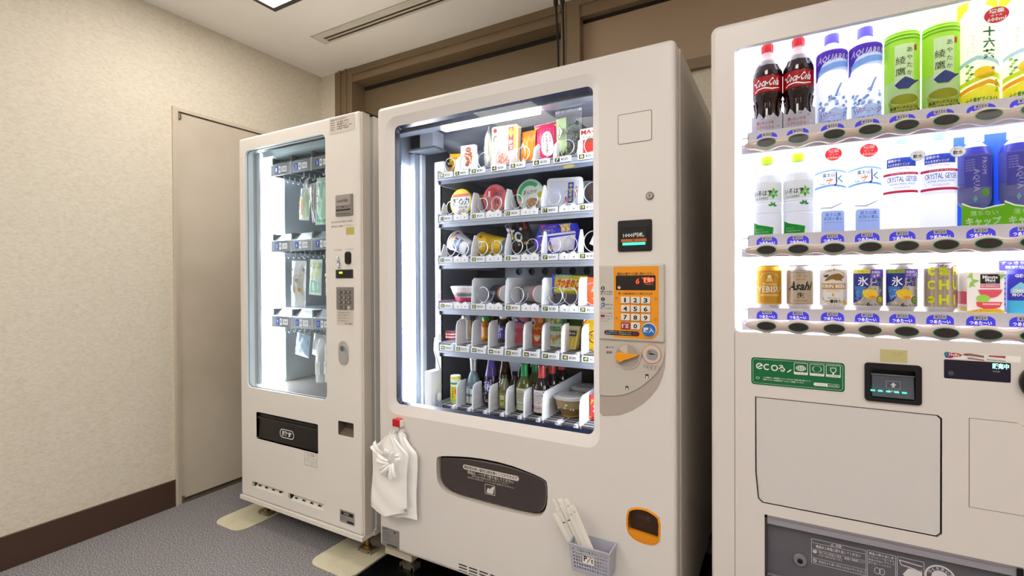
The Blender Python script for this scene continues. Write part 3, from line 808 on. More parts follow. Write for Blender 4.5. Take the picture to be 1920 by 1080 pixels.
b.text('商品の番号を', -.477, -.441, 1.121, 1.126, P-.0006, INKB, .015); b.text('押してください', -.477, -.441, 1.114, 1.119, P-.0006, INKB, .015)
b.poly(ell(-.4695, 1.085, .0065, n=16), P-.0006, m('#2f62b5', .5)); b.text('購入', -.474, -.465, 1.082, 1.088, P-.001, INKW)
b.text('ボタンを', -.461, -.441, 1.083, 1.088, P-.0006, INKB, .015); b.text('押してください', -.477, -.441, 1.072, 1.077, P-.0006, INKB, .015)
b.text('まちがえた時は', -.477, -.441, 1.058, 1.062, P-.0006, INKB); b.rect(-.477, -.465, 1.048, 1.055, P-.0006, m('#8f2252', .5)); b.text('ボタンを', -.462, -.441, 1.049, 1.054, P-.0006, INKB)
b.text('押してやり直して', -.477, -.441, 1.041, 1.045, P-.0006, INKB); b.text('てください', -.477, -.452, 1.034, 1.038, P-.0006, INKB)
b.poly(rr(-.466, -.362, .996, 1.010, .0068, 5), P-.0007, INKB); b.text('ランプが点滅したら、商品をおとりください', -.462, -.384, 1.004, 1.008, P-.001, INKW); b.text('(商品が残っていると、次の商品が買えません)', -.462, -.384, .998, 1.002, P-.001, INKW)
b.rect(-.381, -.366, .998, 1.008, P-.001, m('#6d2238', .5))
for cx, cz in ((-.429, 1.105), (-.316, 1.105), (-.429, 1.046), (-.316, 1.046)): b.poly(ell(cx, cz, .0045, n=12), P-.0006, m('#b98d4a', .5))
b.build('printed_face', cp)
b = MB(); b.rbox(-.4305, -.316, 1.1285, 1.1715, P-.0015, P, m('#2a2422', .2), .003, .001)
led = m('#ff3a14', .5, emit=2.5); 
b.text('6', -.371, -.361, 1.147, 1.163, P-.0019, led, .0, shear=.12); b.text('℃', -.354, -.349, 1.160, 1.165, P-.0019, led)
b.text('販売中', -.349, -.3205, 1.150, 1.1655, P-.0019, m('#ff5a40', .5, emit=2.6), .03); b.poly(rr(-.347, -.3215, 1.1435, 1.1485, .001), P-.0018, m('#7d2c1c', .5)); b.text('VOICES', -.340, -.329, 1.1445, 1.1475, P-.002, m('#d9a090', .5))
b.poly(ell(-.4205, 1.136, .0045, n=16), P-.0018, m('#c9c9c9', .5)); b.build('display', cp)
keym = m('#e6e2dc', .4)
for i, c in enumerate('1234567890'):
    col, row = (i % 3, i//3) if i < 9 else (1, 3)
    x = -.4145+col*.0292; z = 1.0905-row*.0249
    b = MB(); b.rbox(x-.0008, x+.0262, z-.0012, z+.0192, P-.0005, P, m('#5c4a3a', .5), .002, .0003)
    b.rbox(x, x+.0255, z, z+.0192, P-.005, P, keym, .0022, .0012); b.text(c, x+(.0075 if c != '1' else .0098), x+(.0185 if c != '1' else .0148), z+.003, z+.0162, P-.0055, INKB, .03)
    b.build('key', cp)
b = MB(); b.rbox(-.4145, -.389, 1.0158, 1.035, P-.005, P, m('#9c2a4c', .4), .0022, .0012); b.text('訂正', -.412, -.3915, 1.019, 1.032, P-.0055, m('#f0dfe2', .5), .03); b.build('key', cp, 'crimson correction key')
b = MB(); b.prism(ell(-.3345, 1.016, .0205, n=28), P-.002, P, INKW); b.prism(ell(-.3345, 1.016, .0188, n=28), P-.006, P-.002, m('#2f6fb8', .35))
b.text('購入', -.3495, -.3195, 1.009, 1.0235, P-.0065, INKW, .02); b.build('buy_button', cp, 'round blue buy button')
# coin and lever plate below
cup = [(-.485, .757), (-.474, .7505), (-.423, .760), (-.388, .778), (-.358, .800), (-.335, .823), (-.316, .849), (-.302, .880), (-.294, .912), (-.2925, .95), (-.2925, .981), (-.485, .981)]
lo = [(-.485, .817), (-.470, .813), (-.434, .816), (-.405, .824), (-.379, .838), (-.357, .853), (-.337, .872), (-.320, .889), (-.306, .909), (-.297, .93), (-.2925, .96), (-.2925, .981), (-.485, .981)]
b = MB(); b.prism(cup, YM-.002, YM+.001, m('#b3a7a0', .45)); b.prism(lo, YM-.006, YM-.002, m('#c4bdb5', .4)); pl = b.build('coin_plate', M2)
b = MB(); b.text('おつり・', -.463, -.432, .955, .961, YM-.0066, INKB, .01); b.text('返却', -.463, -.445, .940, .947, YM-.0066, INKB, .01); b.build('printed_words', pl)
b = MB()
for i, cx in enumerate((-.346, -.335, -.3245, -.3135)):
    cz = (.912, .908, .908, .910)[i]
    b.poly(ell(cx, cz, .0062, n=16), YM-.0064, INKB, [ell(cx, cz, .0054, n=16)]); b.poly(ell(cx, cz, .0054, n=16), YM-.0063, m('#cfc8c0', .5)); b.text(('500', '100', '50', '10')[i], cx-.0035, cx+.0035, cz-.002, cz+.002, YM-.0068, INKB)
b.build('coin_symbols', pl)
for cx, cz in ((-.3425, .8825), (-.4005, .8425)):
    b = MB(); b.rect(cx-.0045, cx+.0045, cz-.006, cz+.006, YM-.0064, m('#3a342f', .5)); b.rect(cx-.0025, cx+.0025, cz-.006, cz+.001, YM-.0068, m('#e6e2dc', .5)); b.build('key_symbol', pl)
b = MB(); b.poly([(-.361, .955), (-.3575, .945), (-.357, .935), (-.361, .924), (-.3585, .930), (-.3555, .936), (-.3555, .944)], YM-.0065, INKB)
b.build('turn_arrow', pl)
b = MB(); b.prism(ell(-.399, .935, .0385, n=32), YM-.008, YM-.006, m('#bdb5ad', .35), [ell(-.399, .935, .034, n=32)]); b.poly(ell(-.399, .935, .034, n=32), YM-.0062, m('#aaa198', .4))
b.poly([(-.399, .935), (-.425, .957), (-.414, .966), (-.402, .969), (-.399, .968)], YM-.0067, m('#c9c2ba', .4)); b.build('lever_dish', pl)
lev = [(-.433, .932), (-.432, .942), (-.425, .9465), (-.412, .946), (-.398, .943), (-.380, .944), (-.366, .9465), (-.3645, .9425), (-.378, .936), (-.392, .929), (-.404, .927), (-.414, .919), (-.426, .919)]
b = MB(); L_ = smooth_loop(lev, 1); b.prism(L_, YM-.019, YM-.008, m('#f0a01e', .35), (), .003, lambda q: [((p[0]+.40)*(1-q*14)-.40, (p[1]-.933)*(1-q*14)+.933) for p in L_]); b.build('return_lever', pl, 'orange coin return lever')
b = MB(); b.prism(ell(-.329, .947, .0272, n=30), YM-.008, YM-.006, m('#e07c28', .4), [ell(-.329, .947, .0255, n=30)]); b.prism(ell(-.329, .947, .0255, n=30), YM-.0075, YM-.006, m('#cfc8c0', .4))
b.prism(ell(-.328, .946, .0165, n=26), YM-.009, YM-.007, STEEL); b.poly([(-.341, .949), (-.330, .950), (-.316, .947), (-.330, .945)], YM-.0095, BLACK); b.poly(ell(-.334, .954, .006, .004, 10), YM-.0096, m('#b8906c', .4, metal=.5))
b.build('coin_slot', pl)
# upper right fittings
b = MB(); b.rbox(-.4255, -.3295, 1.5575, 1.642, YM-.0012, YM, BEIGE, .005, .001); hs = rr(-.4275, -.3275, 1.5555, 1.644, .006); b.poly(hs, YM-.0003, m('#8a8077', .6), [rr(-.4255, -.3295, 1.5575, 1.642, .005)]); b.build('access_hatch', M2)
b = MB(); b.prism(ell(-.334, 1.3985, .011, n=22), YM-.004, YM, m('#6f6a66', .3, metal=.7)); b.prism(ell(-.334, 1.3985, .0085, n=20), YM-.006, YM-.004, m('#a8a4a0', .35, metal=.7)); b.box(-.335, -.333, YM-.0065, YM-.0059, 1.394, 1.403, BLACK); b.build('door_lock', M2)
b = MB(); b.rbox(-.4275, -.328, 1.241, 1.332, YM-.006, YM, m('#17151a', .35), .006, .003)
b.hexa([(-.416, YM-.007, 1.250), (-.416, YM-.014, 1.305), (-.416, YM-.005, 1.250), (-.416, YM-.005, 1.312), (-.339, YM-.007, 1.250), (-.339, YM-.014, 1.305), (-.339, YM-.005, 1.250), (-.339, YM-.005, 1.312)], m('#2d2a2e', .15))
bs = b.build('bill_slot', M2)
b = MB(); b.rect(-.412, -.343, 1.277, 1.299, YM-.0148, INKB, .001); b.text('1000円札', -.408, -.347, 1.281, 1.294, YM-.0154, INKW, .015); b.poly([(-.381, 1.274), (-.374, 1.274), (-.3775, 1.270)], YM-.0148, INKB)
b.rect(-.414, -.341, 1.268, 1.277, YM-.0138, m('#c86d2a', .5)); b.build('bill_label', bs)
b = MB(); b.box(-.410, -.345, YM-.0136, YM-.012, 1.259, 1.266, m('#3df0a8', .4, emit=2.2)); b.build('green_lamp', bs, 'green light strip')
# pick-up door
b = MB(); b.loopring(fl_l, YM+.022, grow(fl_l, .004), YM+.0001, m('#beb5ab', .35)); b.poly(fl_l, YM+.022, m('#131011', .4)); b.build('pickup_recess', M2)
fp = [(p[0]*.965-.884*.035, (p[1]-.46)*.88+.46-.002) for p in fl_l]
b = MB(); b.prism(fp, YM+.010, YM+.021, m('#443c3c', .22)); b.loopring(fp, YM+.0102, grow(fp, .003), YM+.014, m('#8d8580', .3)); pf_ = b.build('pickup_flap', M2)
b = MB(); b.poly(rr(-.996, -.770, .489, .506, .008, 5), YM+.0095, m('#d8d2cc', .5)); b.text('商品搬出後、販売口扉を開くことができます', -.990, -.776, .4925, .5035, YM+.009, m('#3a3333', .5), .012)
b.text('商品は、一つずつ取り出してください', -.976, -.790, .4765, .4875, YM+.0095, m('#d8d2cc', .5), .012); b.text('販売口扉の隙間に指を入れないでください', -.958, -.810, .4685, .4755, YM+.0095, m('#c9c2bc', .5))
b.text('(取出口に商品が残っていると次の販売ができません)', -.976, -.790, .4595, .4665, YM+.0095, m('#c9c2bc', .5))
iw = m('#d8d2cc', .5); b.poly(rr(-.904, -.863, .421, .455, .003), YM+.0095, iw, [rr(-.9025, -.8645, .4225, .4535, .002)])
b.poly([(-.895, .425), (-.871, .425), (-.869, .436), (-.865, .452), (-.876, .448), (-.886, .438), (-.888, .443), (-.892, .443), (-.897, .432)], YM+.0094, iw)
b.build('flap_lettering', pf_)
# coin return cup
b = MB(); b.poly(co_l, YM+.03, m('#5a3412', .5)); b.loopring([(p[0]*.97-.356*.03, (p[1]-.448)*.95+.448) for p in co_l], YM+.030, co_l, YM+.0001, m('#d88612', .35)); b.loopring(grow(co_l, -.005), YM-.003, grow(co_l, .001), YM-.0005, m('#e8941a', .3)); 
low = [p for p in co_l if p[1] < .419]; low = sorted(low, key=lambda p: math.atan2(p[1]-.46, p[0]+.356))
b.prism([(-.4035, .428), *[p for p in low], (-.3075, .421)], YM-.002, YM+.012, m('#e8941a', .3)); b.build('coin_return', M2, 'orange coin return cup')
b = MB(); b.poly(grow([p for p in co_l], -.006), YM+.008, film('#3a302c', .45, .1)); b.text('つり銭', -.376, -.338, .460, .474, YM+.0075, m('#5a4a40', .5)); b.build('cup_flap', M2)
b = MB(); b.rect(-1.377, -1.287, .124, .197, YM-.001, m('#a3a09d', .35, metal=.6), .001)
b.text('自動販売機', -1.370, -1.345, .188, .193, YM-.0014, INKB)
for i in range(6): b.rect(-1.370, -1.34+.008*(i % 3), .178-i*.0068, .180-i*.0068, YM-.0014, INKG)
b.text('F', -1.313, -1.305, .181, .190, YM-.0014, INKB, .04)
for i in range(14): b.rect(-1.350+i*.0037, -1.348+i*.0037+.0004*(i % 3), .128, .135, YM-.0014, INKB)
for cx, cz in ((-1.374, .16), (-1.290, .155)): b.prism(ell(cx, cz, .003, n=10), YM-.003, YM-.001, SCREW)
b.build('rating_plate', M2)
for x in (-1.32, -.34):
    for y in (1.50, 2.08):
        foot(M2, x, y, .118, m('#8f9296', .35, metal=.7))
b = MB(); b.box(-1.385, -1.25, 1.43, 1.50, .075, .117, m('#cfc6b4', .45)); b.box(-1.385, -1.22, 1.425, 1.43, .104, .114, m('#b7a768', .4)); b.build('skirt_bracket', M2)
b = MB(); b.box(-1.36, -.29, 1.60, 2.12, .02, .117, m('#1a1a1b', .6)); b.build('underside_unit', M2)

# ================================================================== drinks machine
M3 = thing('vending_machine', 'large drinks vending machine with brightly backlit bottles and cans', 'vending machine', (.35, 1.75, 0), world=True)
Y3 = 1.395
cr3 = m('#dfd9d6', .33, spec=.5, var=.01, bscale=3)
glowm = m('#fbfaff', .5, emit=1.7)
inn3 = m('#f1f0f6', .45)
X3R = .95
b = MB()
b.box(-.168, -.13, 1.46, 2.15, .06, 1.828, cr3); b.box(.80, X3R-.003, 1.46, 2.15, .06, 1.828, cr3)
b.box(-.13, .80, 1.46, 2.15, 1.819, 1.828, cr3); b.box(-.13, .80, 1.80, 2.15, .06, 1.819, cr3); b.box(-.13, .80, 1.50, 1.80, .60, .995, cr3)
b.build('cabinet', M3)
b = MB()
win3 = rr(-.113, .76, 1.021, 1.762, .014)
bigp = [(-.0655, .857), (-.0655, .66), (-.0595, .595), (-.050, .586), (.296, .586), (.3035, .594), (.3035, .850), (.297, .857)]
bill3 = rr(.168, .264, .879, .960, .005)
deliv = rr(-.044, .433, .33, .557, .003)
b.rbox(-.171, X3R, .06, 1.832, Y3, 1.411, cr3, .020, .012, [win3, bigp, bill3, deliv], n=5)
b.prism(rr(-.171, X3R, .06, 1.832, .02, 5), 1.411, 1.452, cr3, [rr(-.130, .78, 1.005, 1.819, .004), rr(-.10, .70, .10, .99, .004)])
b.build('door_panel', M3)
b = MB(); b.box(-.1140, -.1126, Y3-.0004, Y3+.001, .06, 1.021, m('#857c74', .6)); b.build('panel_joint', M3)
b = MB(); b.loopring(rr(-.1125, .7595, 1.0215, 1.7615, .0135), 1.411, win3, Y3+.0001, m('#e8e6ee', .35)); b.build('window_bezel', M3)
b = MB(); b.rect(-.112, .759, 1.022, 1.761, Y3+.008, clear('#fefeff', .01, .18)); b.build('window_glass', M3)
b = MB(); b.box(-.1225, -.1185, 1.412, 1.60, 1.006, 1.814, inn3); b.build('side_liner', M3)
b = MB(); b.box(-.1225, .772, 1.412, 1.60, 1.006, 1.012, inn3); b.build('bottom_liner', M3)
b = MB(); b.box(-.1225, .772, 1.412, 1.60, 1.814, 1.8185, inn3); b.build('top_liner', M3)
b = MB(); b.box(-.1185, .772, 1.588, 1.60, 1.012, 1.814, glowm); b.build('backlit_panel', M3)
lm3 = m('#f6f6ff', .5, emit=4.5)  # glow added above, beside and under the ledges to light the bottle fronts
b = MB(); b.box(-.10, .755, 1.468, 1.585, 1.8118, 1.8138, lm3); b.build('fill_strip', M3)
b = MB(); b.lathe([(.0001, 1.03), (.004, 1.03), (.004, 1.755), (.0001, 1.755)], m('#f6f6ff', .5, emit=3), -.102, 1.50, 8); b.build('fill_strip', M3)
# button rails
rail_m = m('#c5b3a6', .22, spec=.6)
PX = [-.040, .031, .106, .177, .245, .314, .384, .455, .525, .595, .665, .73]
button_m = m('#2e2526', .38, spec=.4)
ringm = m('#2f8f6a', .3, emit=.25)
p3 = {0: ['150']*12, 1: ['120']*12, 2: ['300', '260', '260', '160', '160', '250', '120', '120', '120', '120', '120', '120']}
LZ = [1.162+(q-1.162)*.979 for q in (1.552, 1.2745, 1.078)]
for ri, z in enumerate((1.511, 1.2345, 1.038)):
    def rail(u, v, z=z):
        x = -.09+u*.845
        k = min(range(12), key=lambda i: abs(PX[i]-x)); d_ = abs(PX[k]-x)/.036
        h = .0150+.0045*math.cos(min(1, d_)*PI/1.0)*.9
        a = v*2*PI
        e = 1-max(0, (.012-(x+.09))/.012)**2*.6
        sq = lambda t: math.copysign(abs(t)**.75, t)
        return (x, 1.428-.0*0-.014*sq(math.cos(a))*e, z+h*sq(math.sin(a))*e)
    b = MB(); b.grid(rail, 110, 14, rail_m)
    b.tube([(-.1075, 1.45, z+.004), (-.098, 1.44, z+.003), (-.088, 1.432, z)], .004, clear('#f4f4ff', .05), 8)
    b.poly([(-.09+0*t[0], t[1]) for t in []] or ell(-.0899, z, .0001, .0001, 4), 1.43, rail_m)
    rl = b.build('button_rail', M3)
    b = MB(); b.box(-.10, .755, 1.448, 1.462, z-.016, z+.0105, inn3); b.box(-.085, .755, 1.4615, 1.4640, z+.012, z+.044, m('#c9c6cc', .4)); b.box(-.10, .755, 1.464, 1.588, LZ[ri]-.005, LZ[ri], inn3)
    b.rect(-.086, -.0845, z+.012, z+.040, 1.4613, m('#3a3a50', .5)); b.build('product_ledge', M3)
    b = MB(); b.box(-.10, .755, 1.468, 1.585, LZ[ri]-.0075, LZ[ri]-.0052, lm3); b.build('fill_strip', M3)
    for i, x in enumerate(PX):
        b = MB(); b.prism(ell(x, z, .0228, .0118, 24), 1.4125, 1.418, ringm)
        b.prism(ell(x, z, .0213, .0105, 24), 1.4105, 1.4125, button_m, (), .0015, lambda q, x=x, z=z: ell(x, z, .0213-q, .0105-q, 24))
        b.build('select_button', rl)
        b = MB()
        dome = [(x-.0245, z+.015), (x+.0245, z+.015)]+[(x+.0245*math.cos(a*PI/12)**.8 if math.cos(a*PI/12) > 0 else x-.0245*abs(math.cos(a*PI/12))**.8, z+.024+.014*math.sin(a*PI/12)**.9 if 0 < a < 12 else z+.024) for a in range(0, 13)]
        b.poly(dome, 1.4612, m('#3a35c8', .45, emit=.35)); b.rect(x-.0115, x+.0115, z+.0275, z+.0375, 1.4609, m('#b9b6bd', .5)); 
        b.text('¥'+p3[ri][i], x-.0095, x+.0095, z+.0290, z+.0360, 1.4606, INKB, .01); b.text('つめた～い', x-.0185, x+.0185, z+.0165, z+.0255, 1.4609, m('#ffffff', .5, emit=.4), .012)
        b.build('price_card', rl)

# eco sticker
gr = m('#0b6b3c', .4)
b = MB(); b.poly(rr(-.0755, .127, .8875, .9595, .008), Y3-.0006, INKW); b.poly(rr(-.0745, .126, .8885, .9585, .0075), Y3-.0009, gr)
b.poly(rr(-.0705, .122, .8925, .9545, .006), Y3-.0012, INKW, [rr(-.0700, .1215, .8930, .9540, .0055)])
def ringtxt(b, cx, cz, r, a0, a1, t, mt, y, n=20):
    o = [(cx+r*math.cos(a0+(a1-a0)*i/n), cz+r*math.sin(a0+(a1-a0)*i/n)) for i in range(n+1)]
    q = [(cx+(r-t)*math.cos(a0+(a1-a0)*i/n), cz+(r-t)*math.sin(a0+(a1-a0)*i/n)) for i in range(n, -1, -1)]
    b.poly(o+q, y, mt)
def stroke(b, pts, w, y, mt):
    for (xa, za), (xb, zb) in zip(pts, pts[1:]):
        L = math.hypot(xb-xa, zb-za); nx, nz = -(zb-za)/L*w/2, (xb-xa)/L*w/2
        b.poly([(xa-nx, za-nz), (xb-nx, zb-nz), (xb+nx, zb+nz), (xa+nx, za+nz)], y, mt)
        b.poly(ell(xb, zb, w/2, n=8), y-.00002, mt); b.poly(ell(xa, za, w/2, n=8), y-.00002, mt)
ye = Y3-.0013
ringtxt(b, -.0555, .9365, .0078, .0, 2*PI-.7, .0027, INKW, ye); stroke(b, [(-.0575, .9345), (-.0505, .9395)], .0027, ye, INKW)
ringtxt(b, -.0385, .9355, .0078, .85, 2*PI-.85, .0027, INKW, ye); ringtxt(b, -.0215, .9345, .0078, 0, 2*PI, .0027, INKW, ye)
stroke(b, [(-.0105, .9415), (-.0015, .9415), (-.0110, .9335)], .0025, ye, INKW); ringtxt(b, -.0045, .9320, .0060, -2.2, 2.0, .0024, INKW, ye); ringtxt(b, -.0055, .929, .0030, 0, 2*PI, .0014, INKW, ye)
stroke(b, [(.0075, .9265), (.0145, .9325)], .0026, ye, INKW)
for i, (x0, x1, z0, z1) in enumerate(((.021, .0505, .9225, .9515), (.0545, .0845, .9225, .9515), (.088, .1175, .9225, .9515))):
    b.poly(rr(x0, x1, z0, z1, .002), ye, INKW, [rr(x0+.001, x1-.001, z0+.006, z1-.001, .001)])
    b.text(('ノンフロン対応', 'ヒートポンプ', 'LED照明')[i], x0+.003, x1-.003, z0+.0012, z0+.0048, ye-.0004, gr)
cx, cz = .0358, .9385
b.poly(ell(cx, cz, .0108, .0068, 22), ye, INKW)
for k in (-.6, -.2, .2, .6): b.poly(ell(cx+k*.0125, cz, .0007, .0055*(1-k*k*.5), 6), ye-.0003, gr)
for k in (-.0035, 0, .0035): b.rect(cx-.009, cx+.009, cz+k-.0004, cz+k+.0004, ye-.0003, gr)
for j in range(14): b.poly(ell(.0695+.0088*math.cos(j*PI/7), .9395+.0078*math.sin(j*PI/7), .0005+.0009*abs(math.cos(j*PI/7)), n=6), ye, INKW)
b.poly([(.0975, .9455), (.108, .9455), (.1095, .9395), (.1055, .933), (.1, .933), (.096, .9395)], ye, INKW, [[(.0985, .9440), (.107, .9440), (.1080, .9395), (.1045, .9345), (.101, .9345), (.0975, .9395)]]); b.rect(.101, .1045, .929, .9325, ye, INKW)
for q in (.096, .1027, .109): b.poly(ell(q, .9475+.001*(q == .1027), .0007, n=6), ye, INKW)
b.poly(ell(-.0595, .9060, .0045, .0026, 12), ye, INKW, [ell(-.0595, .9060, .0037, .0019, 12)])
b.text('この自販機は、地球環境にやさしいエネルギー削減の取り組みとして、', -.047, .057, .9065, .9105, ye, INKW, .01); b.text('環境にやさしい自動販売機「ecoる」を展開しています。', -.047, .043, .9010, .9048, ye, INKW, .01)
b.poly(rr(.0625, .1155, .8985, .9062, .0038, 5), ye, INKW, [rr(.091, .1150, .8990, .9057, .0033, 5)]); b.text('Live Positively', .066, .088, .9005, .9042, ye-.0003, gr); b.text('Coca-Cola', .0935, .112, .9002, .9045, ye-.0003, INKW, .01, .25)
b.build('eco_sticker', M3, 'green printed sticker')
b = MB(); b.rect(.1935, .243, .9685, .9965, Y3-.0008, m('#c4bb84', .5), .001); b.text('CL.NT', .214, .236, .983, .991, Y3-.0011, m('#aaa26e', .5)); b.build('yellow_sticker', M3, 'small faded yellow sticker')
# bill unit
b = MB(); b.poly(rr(.168, .264, .879, .960, .005), Y3+.022, m('#1a1a20', .3)); b.loopring(rr(.172, .260, .883, .956, .004), Y3+.022, rr(.168, .264, .879, .960, .005), Y3-.004, BLACK)
b.prism(rr(.164, .268, .875, .964, .007), Y3-.005, Y3, m('#131218', .35), [rr(.175, .257, .884, .951, .006)])
bu = b.build('bill_slot', M3)
b = MB(); b.hexa([(.178, Y3-.010, .888), (.178, Y3-.002, .937), (.178, Y3+.004, .888), (.178, Y3+.010, .937), (.254, Y3-.010, .888), (.254, Y3-.002, .937), (.254, Y3+.004, .888), (.254, Y3+.010, .937)], film('#6a6f80', .45, .1))
b.tube([(.176, Y3-.003, .938), (.256, Y3-.003, .938)], .0016, m('#70707c', .3), 6)
b.poly([(.216, .923), (.222, .917), (.2185, .917), (.2185, .912), (.2135, .912), (.2135, .917), (.210, .917)], Y3-.0118, m('#c9c9cf', .5)); b.poly(rr(.203, .229, .909, .926, .001), Y3-.0116, m('#b9b9c4', .5), [rr(.2035, .2285, .9095, .9255, .0008)])
b.text('1000', .208, .226, .901, .906, Y3-.0118, INKW); b.build('bill_cover', bu)
for x in (.180, .194, .209, .224, .238): 
    b = MB(); b.box(x-.004, x+.004, Y3-.001, Y3+.002, .898, .9008, m('#38f0b0', .4, emit=4)); b.build('green_lamp', bu)
# picture sticker and display
b = MB(); yq = Y3-.0006
b.rect(.306, .4285, .9835, .9965, yq+.0002, INKW, .001); 
b.poly(ell(.3235, .9925, .0125, .0042, 18), yq-.0004, m('#b5172a', .4)); b.poly(ell(.312, .9930, .006, .0055, 14), yq-.0002, m('#2f7fa0', .5)); b.rect(.308, .312, .9855, .991, yq-.0003, m('#2f7fa0', .5)); b.poly(ell(.316, .9875, .006, .0030, 12), yq-.0003, m('#a03fa0', .5))
b.text('Hello', .3145, .3325, .990, .9955, yq-.0007, INKW, .03)
for j, (c, z0) in enumerate((('#e0b038', .9955), ('#7a3c98', .9945), ('#c22a3c', .9965), ('#2a8a68', .9935), ('#c8b060', .9885), ('#b03a88', .9870))):
    b.poly([(.336+.002*j, z0-.002), (.350, z0-.0005-.001*(j % 2)), (.372, z0-.004), (.372, z0-.0025), (.350, z0+.001), (.336+.002*j, z0)], yq-.0003-.00005*j, m(c, .5))
b.rect(.374, .405, .9850, .9960, yq-.0002, m('#eceae6', .5)); b.poly([(.379, .9955), (.405, .9958), (.405, .9905), (.379, .993)], yq-.0003, m('#c03a48', .5)); b.rect(.375, .402, .9895, .9915, yq-.0004, INKW)
b.text('ハロー 予定', .376, .398, .9915, .9945, yq-.0005, INKG); b.text('キャンペーン', .376, .398, .9865, .989, yq-.0005, INKG); b.poly([(.376, .9862), (.405, .9858), (.405, .9845), (.376, .985)], yq-.0003, m('#2a8a68', .5))
b.build('picture_sticker', M3, 'narrow colourful sticker reading Hello')
b = MB(); b.rbox(.3065, .4135, .940, .9815, Y3-.001, Y3, m('#221f33', .15), .003, .0008); b.poly(ell(.318, .952, .005, n=14), Y3-.0014, m('#4a4763', .5))
b.text('販売中', .3845, .4105, .9675, .9795, Y3-.0016, m('#a8ffe8', .5, emit=1.3), .03); b.text('VOICES', .385, .3965, .9605, .9635, Y3-.0014, m('#b9b6c8', .5)); b.build('display', M3)
b = MB(); b.rbox(.3075, .4125, .941, .9805, Y3+.0003, Y3+.002, m('#221f33', .3), .003, .0003)
b = MB(); b.prism(ell(.466, .944, .041, n=36), Y3-.012, Y3, m('#1a1517', .3), (), .004, lambda q: ell(.466, .944, .041-q, n=36)); b.prism(ell(.466, .944, .028, n=30), Y3-.014, Y3-.012, m('#33302f', .3)); b.box(.464, .468, Y3-.0146, Y3-.0138, .93, .958, BLACK); b.build('coin_slot', M3, 'round black coin slot')
b = MB(); b.poly(grow(bigp, -.0005), Y3+.010, m('#6f6862', .6)); b.loopring(bigp, Y3+.0102, bigp, Y3+.0001, cr3)
ip = grow(bigp, -.0035); b.prism(ip, Y3+.002, Y3+.010, m('#d8d4d4', .18, spec=.6)); b.build('advert_panel', M3, 'large pale glossy cover panel')
b = MB(); hx = [(.349, .666), (.349, .857), (.425, .857), (.432, .852), (.60, .852), (.60, .666)]
b.poly([(p[0]+(.0012 if p[0] > .5 else -.0012), p[1]+(.0012 if p[1] > .7 else -.0012)) for p in hx], Y3-.0003, m('#857c74', .6)); b.prism(hx, Y3-.0012, Y3-.0003, cr3); b.build('access_hatch', M3)
# delivery pocket
b = MB(); b.box(-.044, .433, Y3+.15, Y3+.155, .33, .557, BLACK); b.loopring(deliv, Y3+.155, deliv, Y3+.0001, m('#2b2a30', .4)); b.box(-.044, .433, Y3+.03, Y3+.15, .33, .40, m('#141416', .3)); b.build('delivery_pocket', M3)
b = MB(); b.box(-.044, .433, Y3-.001, Y3+.004, .551, .557, m('#8c868c', .3)); b.box(-.044, -.038, Y3-.001, Y3+.004, .33, .557, m('#3c3638', .35)); b.box(-.038, .433, Y3+.001, Y3+.006, .535, .551, m('#9896a0', .3)); b.box(.423, .433, Y3-.003, Y3+.02, .33, .555, BLACK)
b.box(-.043, .425, Y3-.001, Y3+.003, .405, .409, m('#77747c', .3)); b.build('pocket_frame', M3)
yf = Y3+.012
b = MB(); b.box(-.038, .423, yf, yf+.004, .335, .535, film('#77757f', .55, .05)); df = b.build('delivery_flap', M3, 'smoked clear delivery flap')
pw = m('#d6d2d8', .5)
b = MB(); y = yf-.0005
def frame2(x0, x1, z0, z1): b.poly(rr(x0, x1, z0, z1, .002), y, pw, [rr(x0+.0008, x1-.0008, z0+.0008, z1-.0008, .0015)])
frame2(.058, .1685, .4555, .5165); b.rect(.058, .1685, .5065, .5072, y, pw); b.rect(.058, .1685, .4695, .4702, y, pw); b.rect(.058, .1685, .4905, .4911, y, pw)
b.poly([(.098, .5085), (.105, .5085), (.1015, .5150)], y, pw, [[(.0995, .5093), (.1035, .5093), (.1015, .5132)]]); b.text('注意', .108, .120, .5085, .5145, y, pw, .015)
b.text('商品は１本毎に取り出してください', .068, .158, .4955, .5035, y, pw, .012)
b.poly(ell(.0655, .4855, .0042, n=14), y, pw); b.text('!', .0648, .0662, .483, .488, y-.0004, m('#44424a', .5), .03)
b.text('特にびん商品の場合、容器の破損により', .074, .166, .4835, .4892, y, pw); b.text('けがの恐れがあります', .074, .122, .4765, .482, y, pw)
b.poly(ell(.0655, .4635, .0042, n=14), y, pw, [ell(.0655, .4635, .003, n=12)]); stroke(b, [(.0635, .4655), (.0675, .4615)], .0012, y-.0002, pw); b.text('取出口より奥へ手を入れないでください', .074, .166, .460, .4665, y, pw)
frame2(.1705, .2245, .4555, .5185); b.text('商品の取り出し方', .174, .221, .5085, .5150, y, pw, .012)
for i, t in enumerate(('たてになって出てきた', '商品は左右にずらして', '取り出してください')): b.text(t, .173, .222-.006*(i == 2), .5015-i*.007, .5065-i*.007, y, pw)
for q, w in ((.190, .006), (.199, .005)): b.poly(ell(q, .474, w/2+.003, .008, 14), y, pw, [ell(q, .474, w/2+.002, .007, 14)])
frame2(.2265, .2755, .4555, .5185); b.poly([(.2295, .512), (.234, .500), (.272, .495), (.272, .4965), (.235, .502), (.2315, .510), (.272, .506), (.272, .508)], y, pw)
b.poly([(.237, .480), (.247, .496), (.272, .498), (.272, .484), (.258, .478), (.245, .470)], y, pw)
ringtxt(b, .303, .492, .027, 0, 2*PI, .0035, pw, y, 36); b.poly(ell(.303, .492, .015, n=24), y, pw)
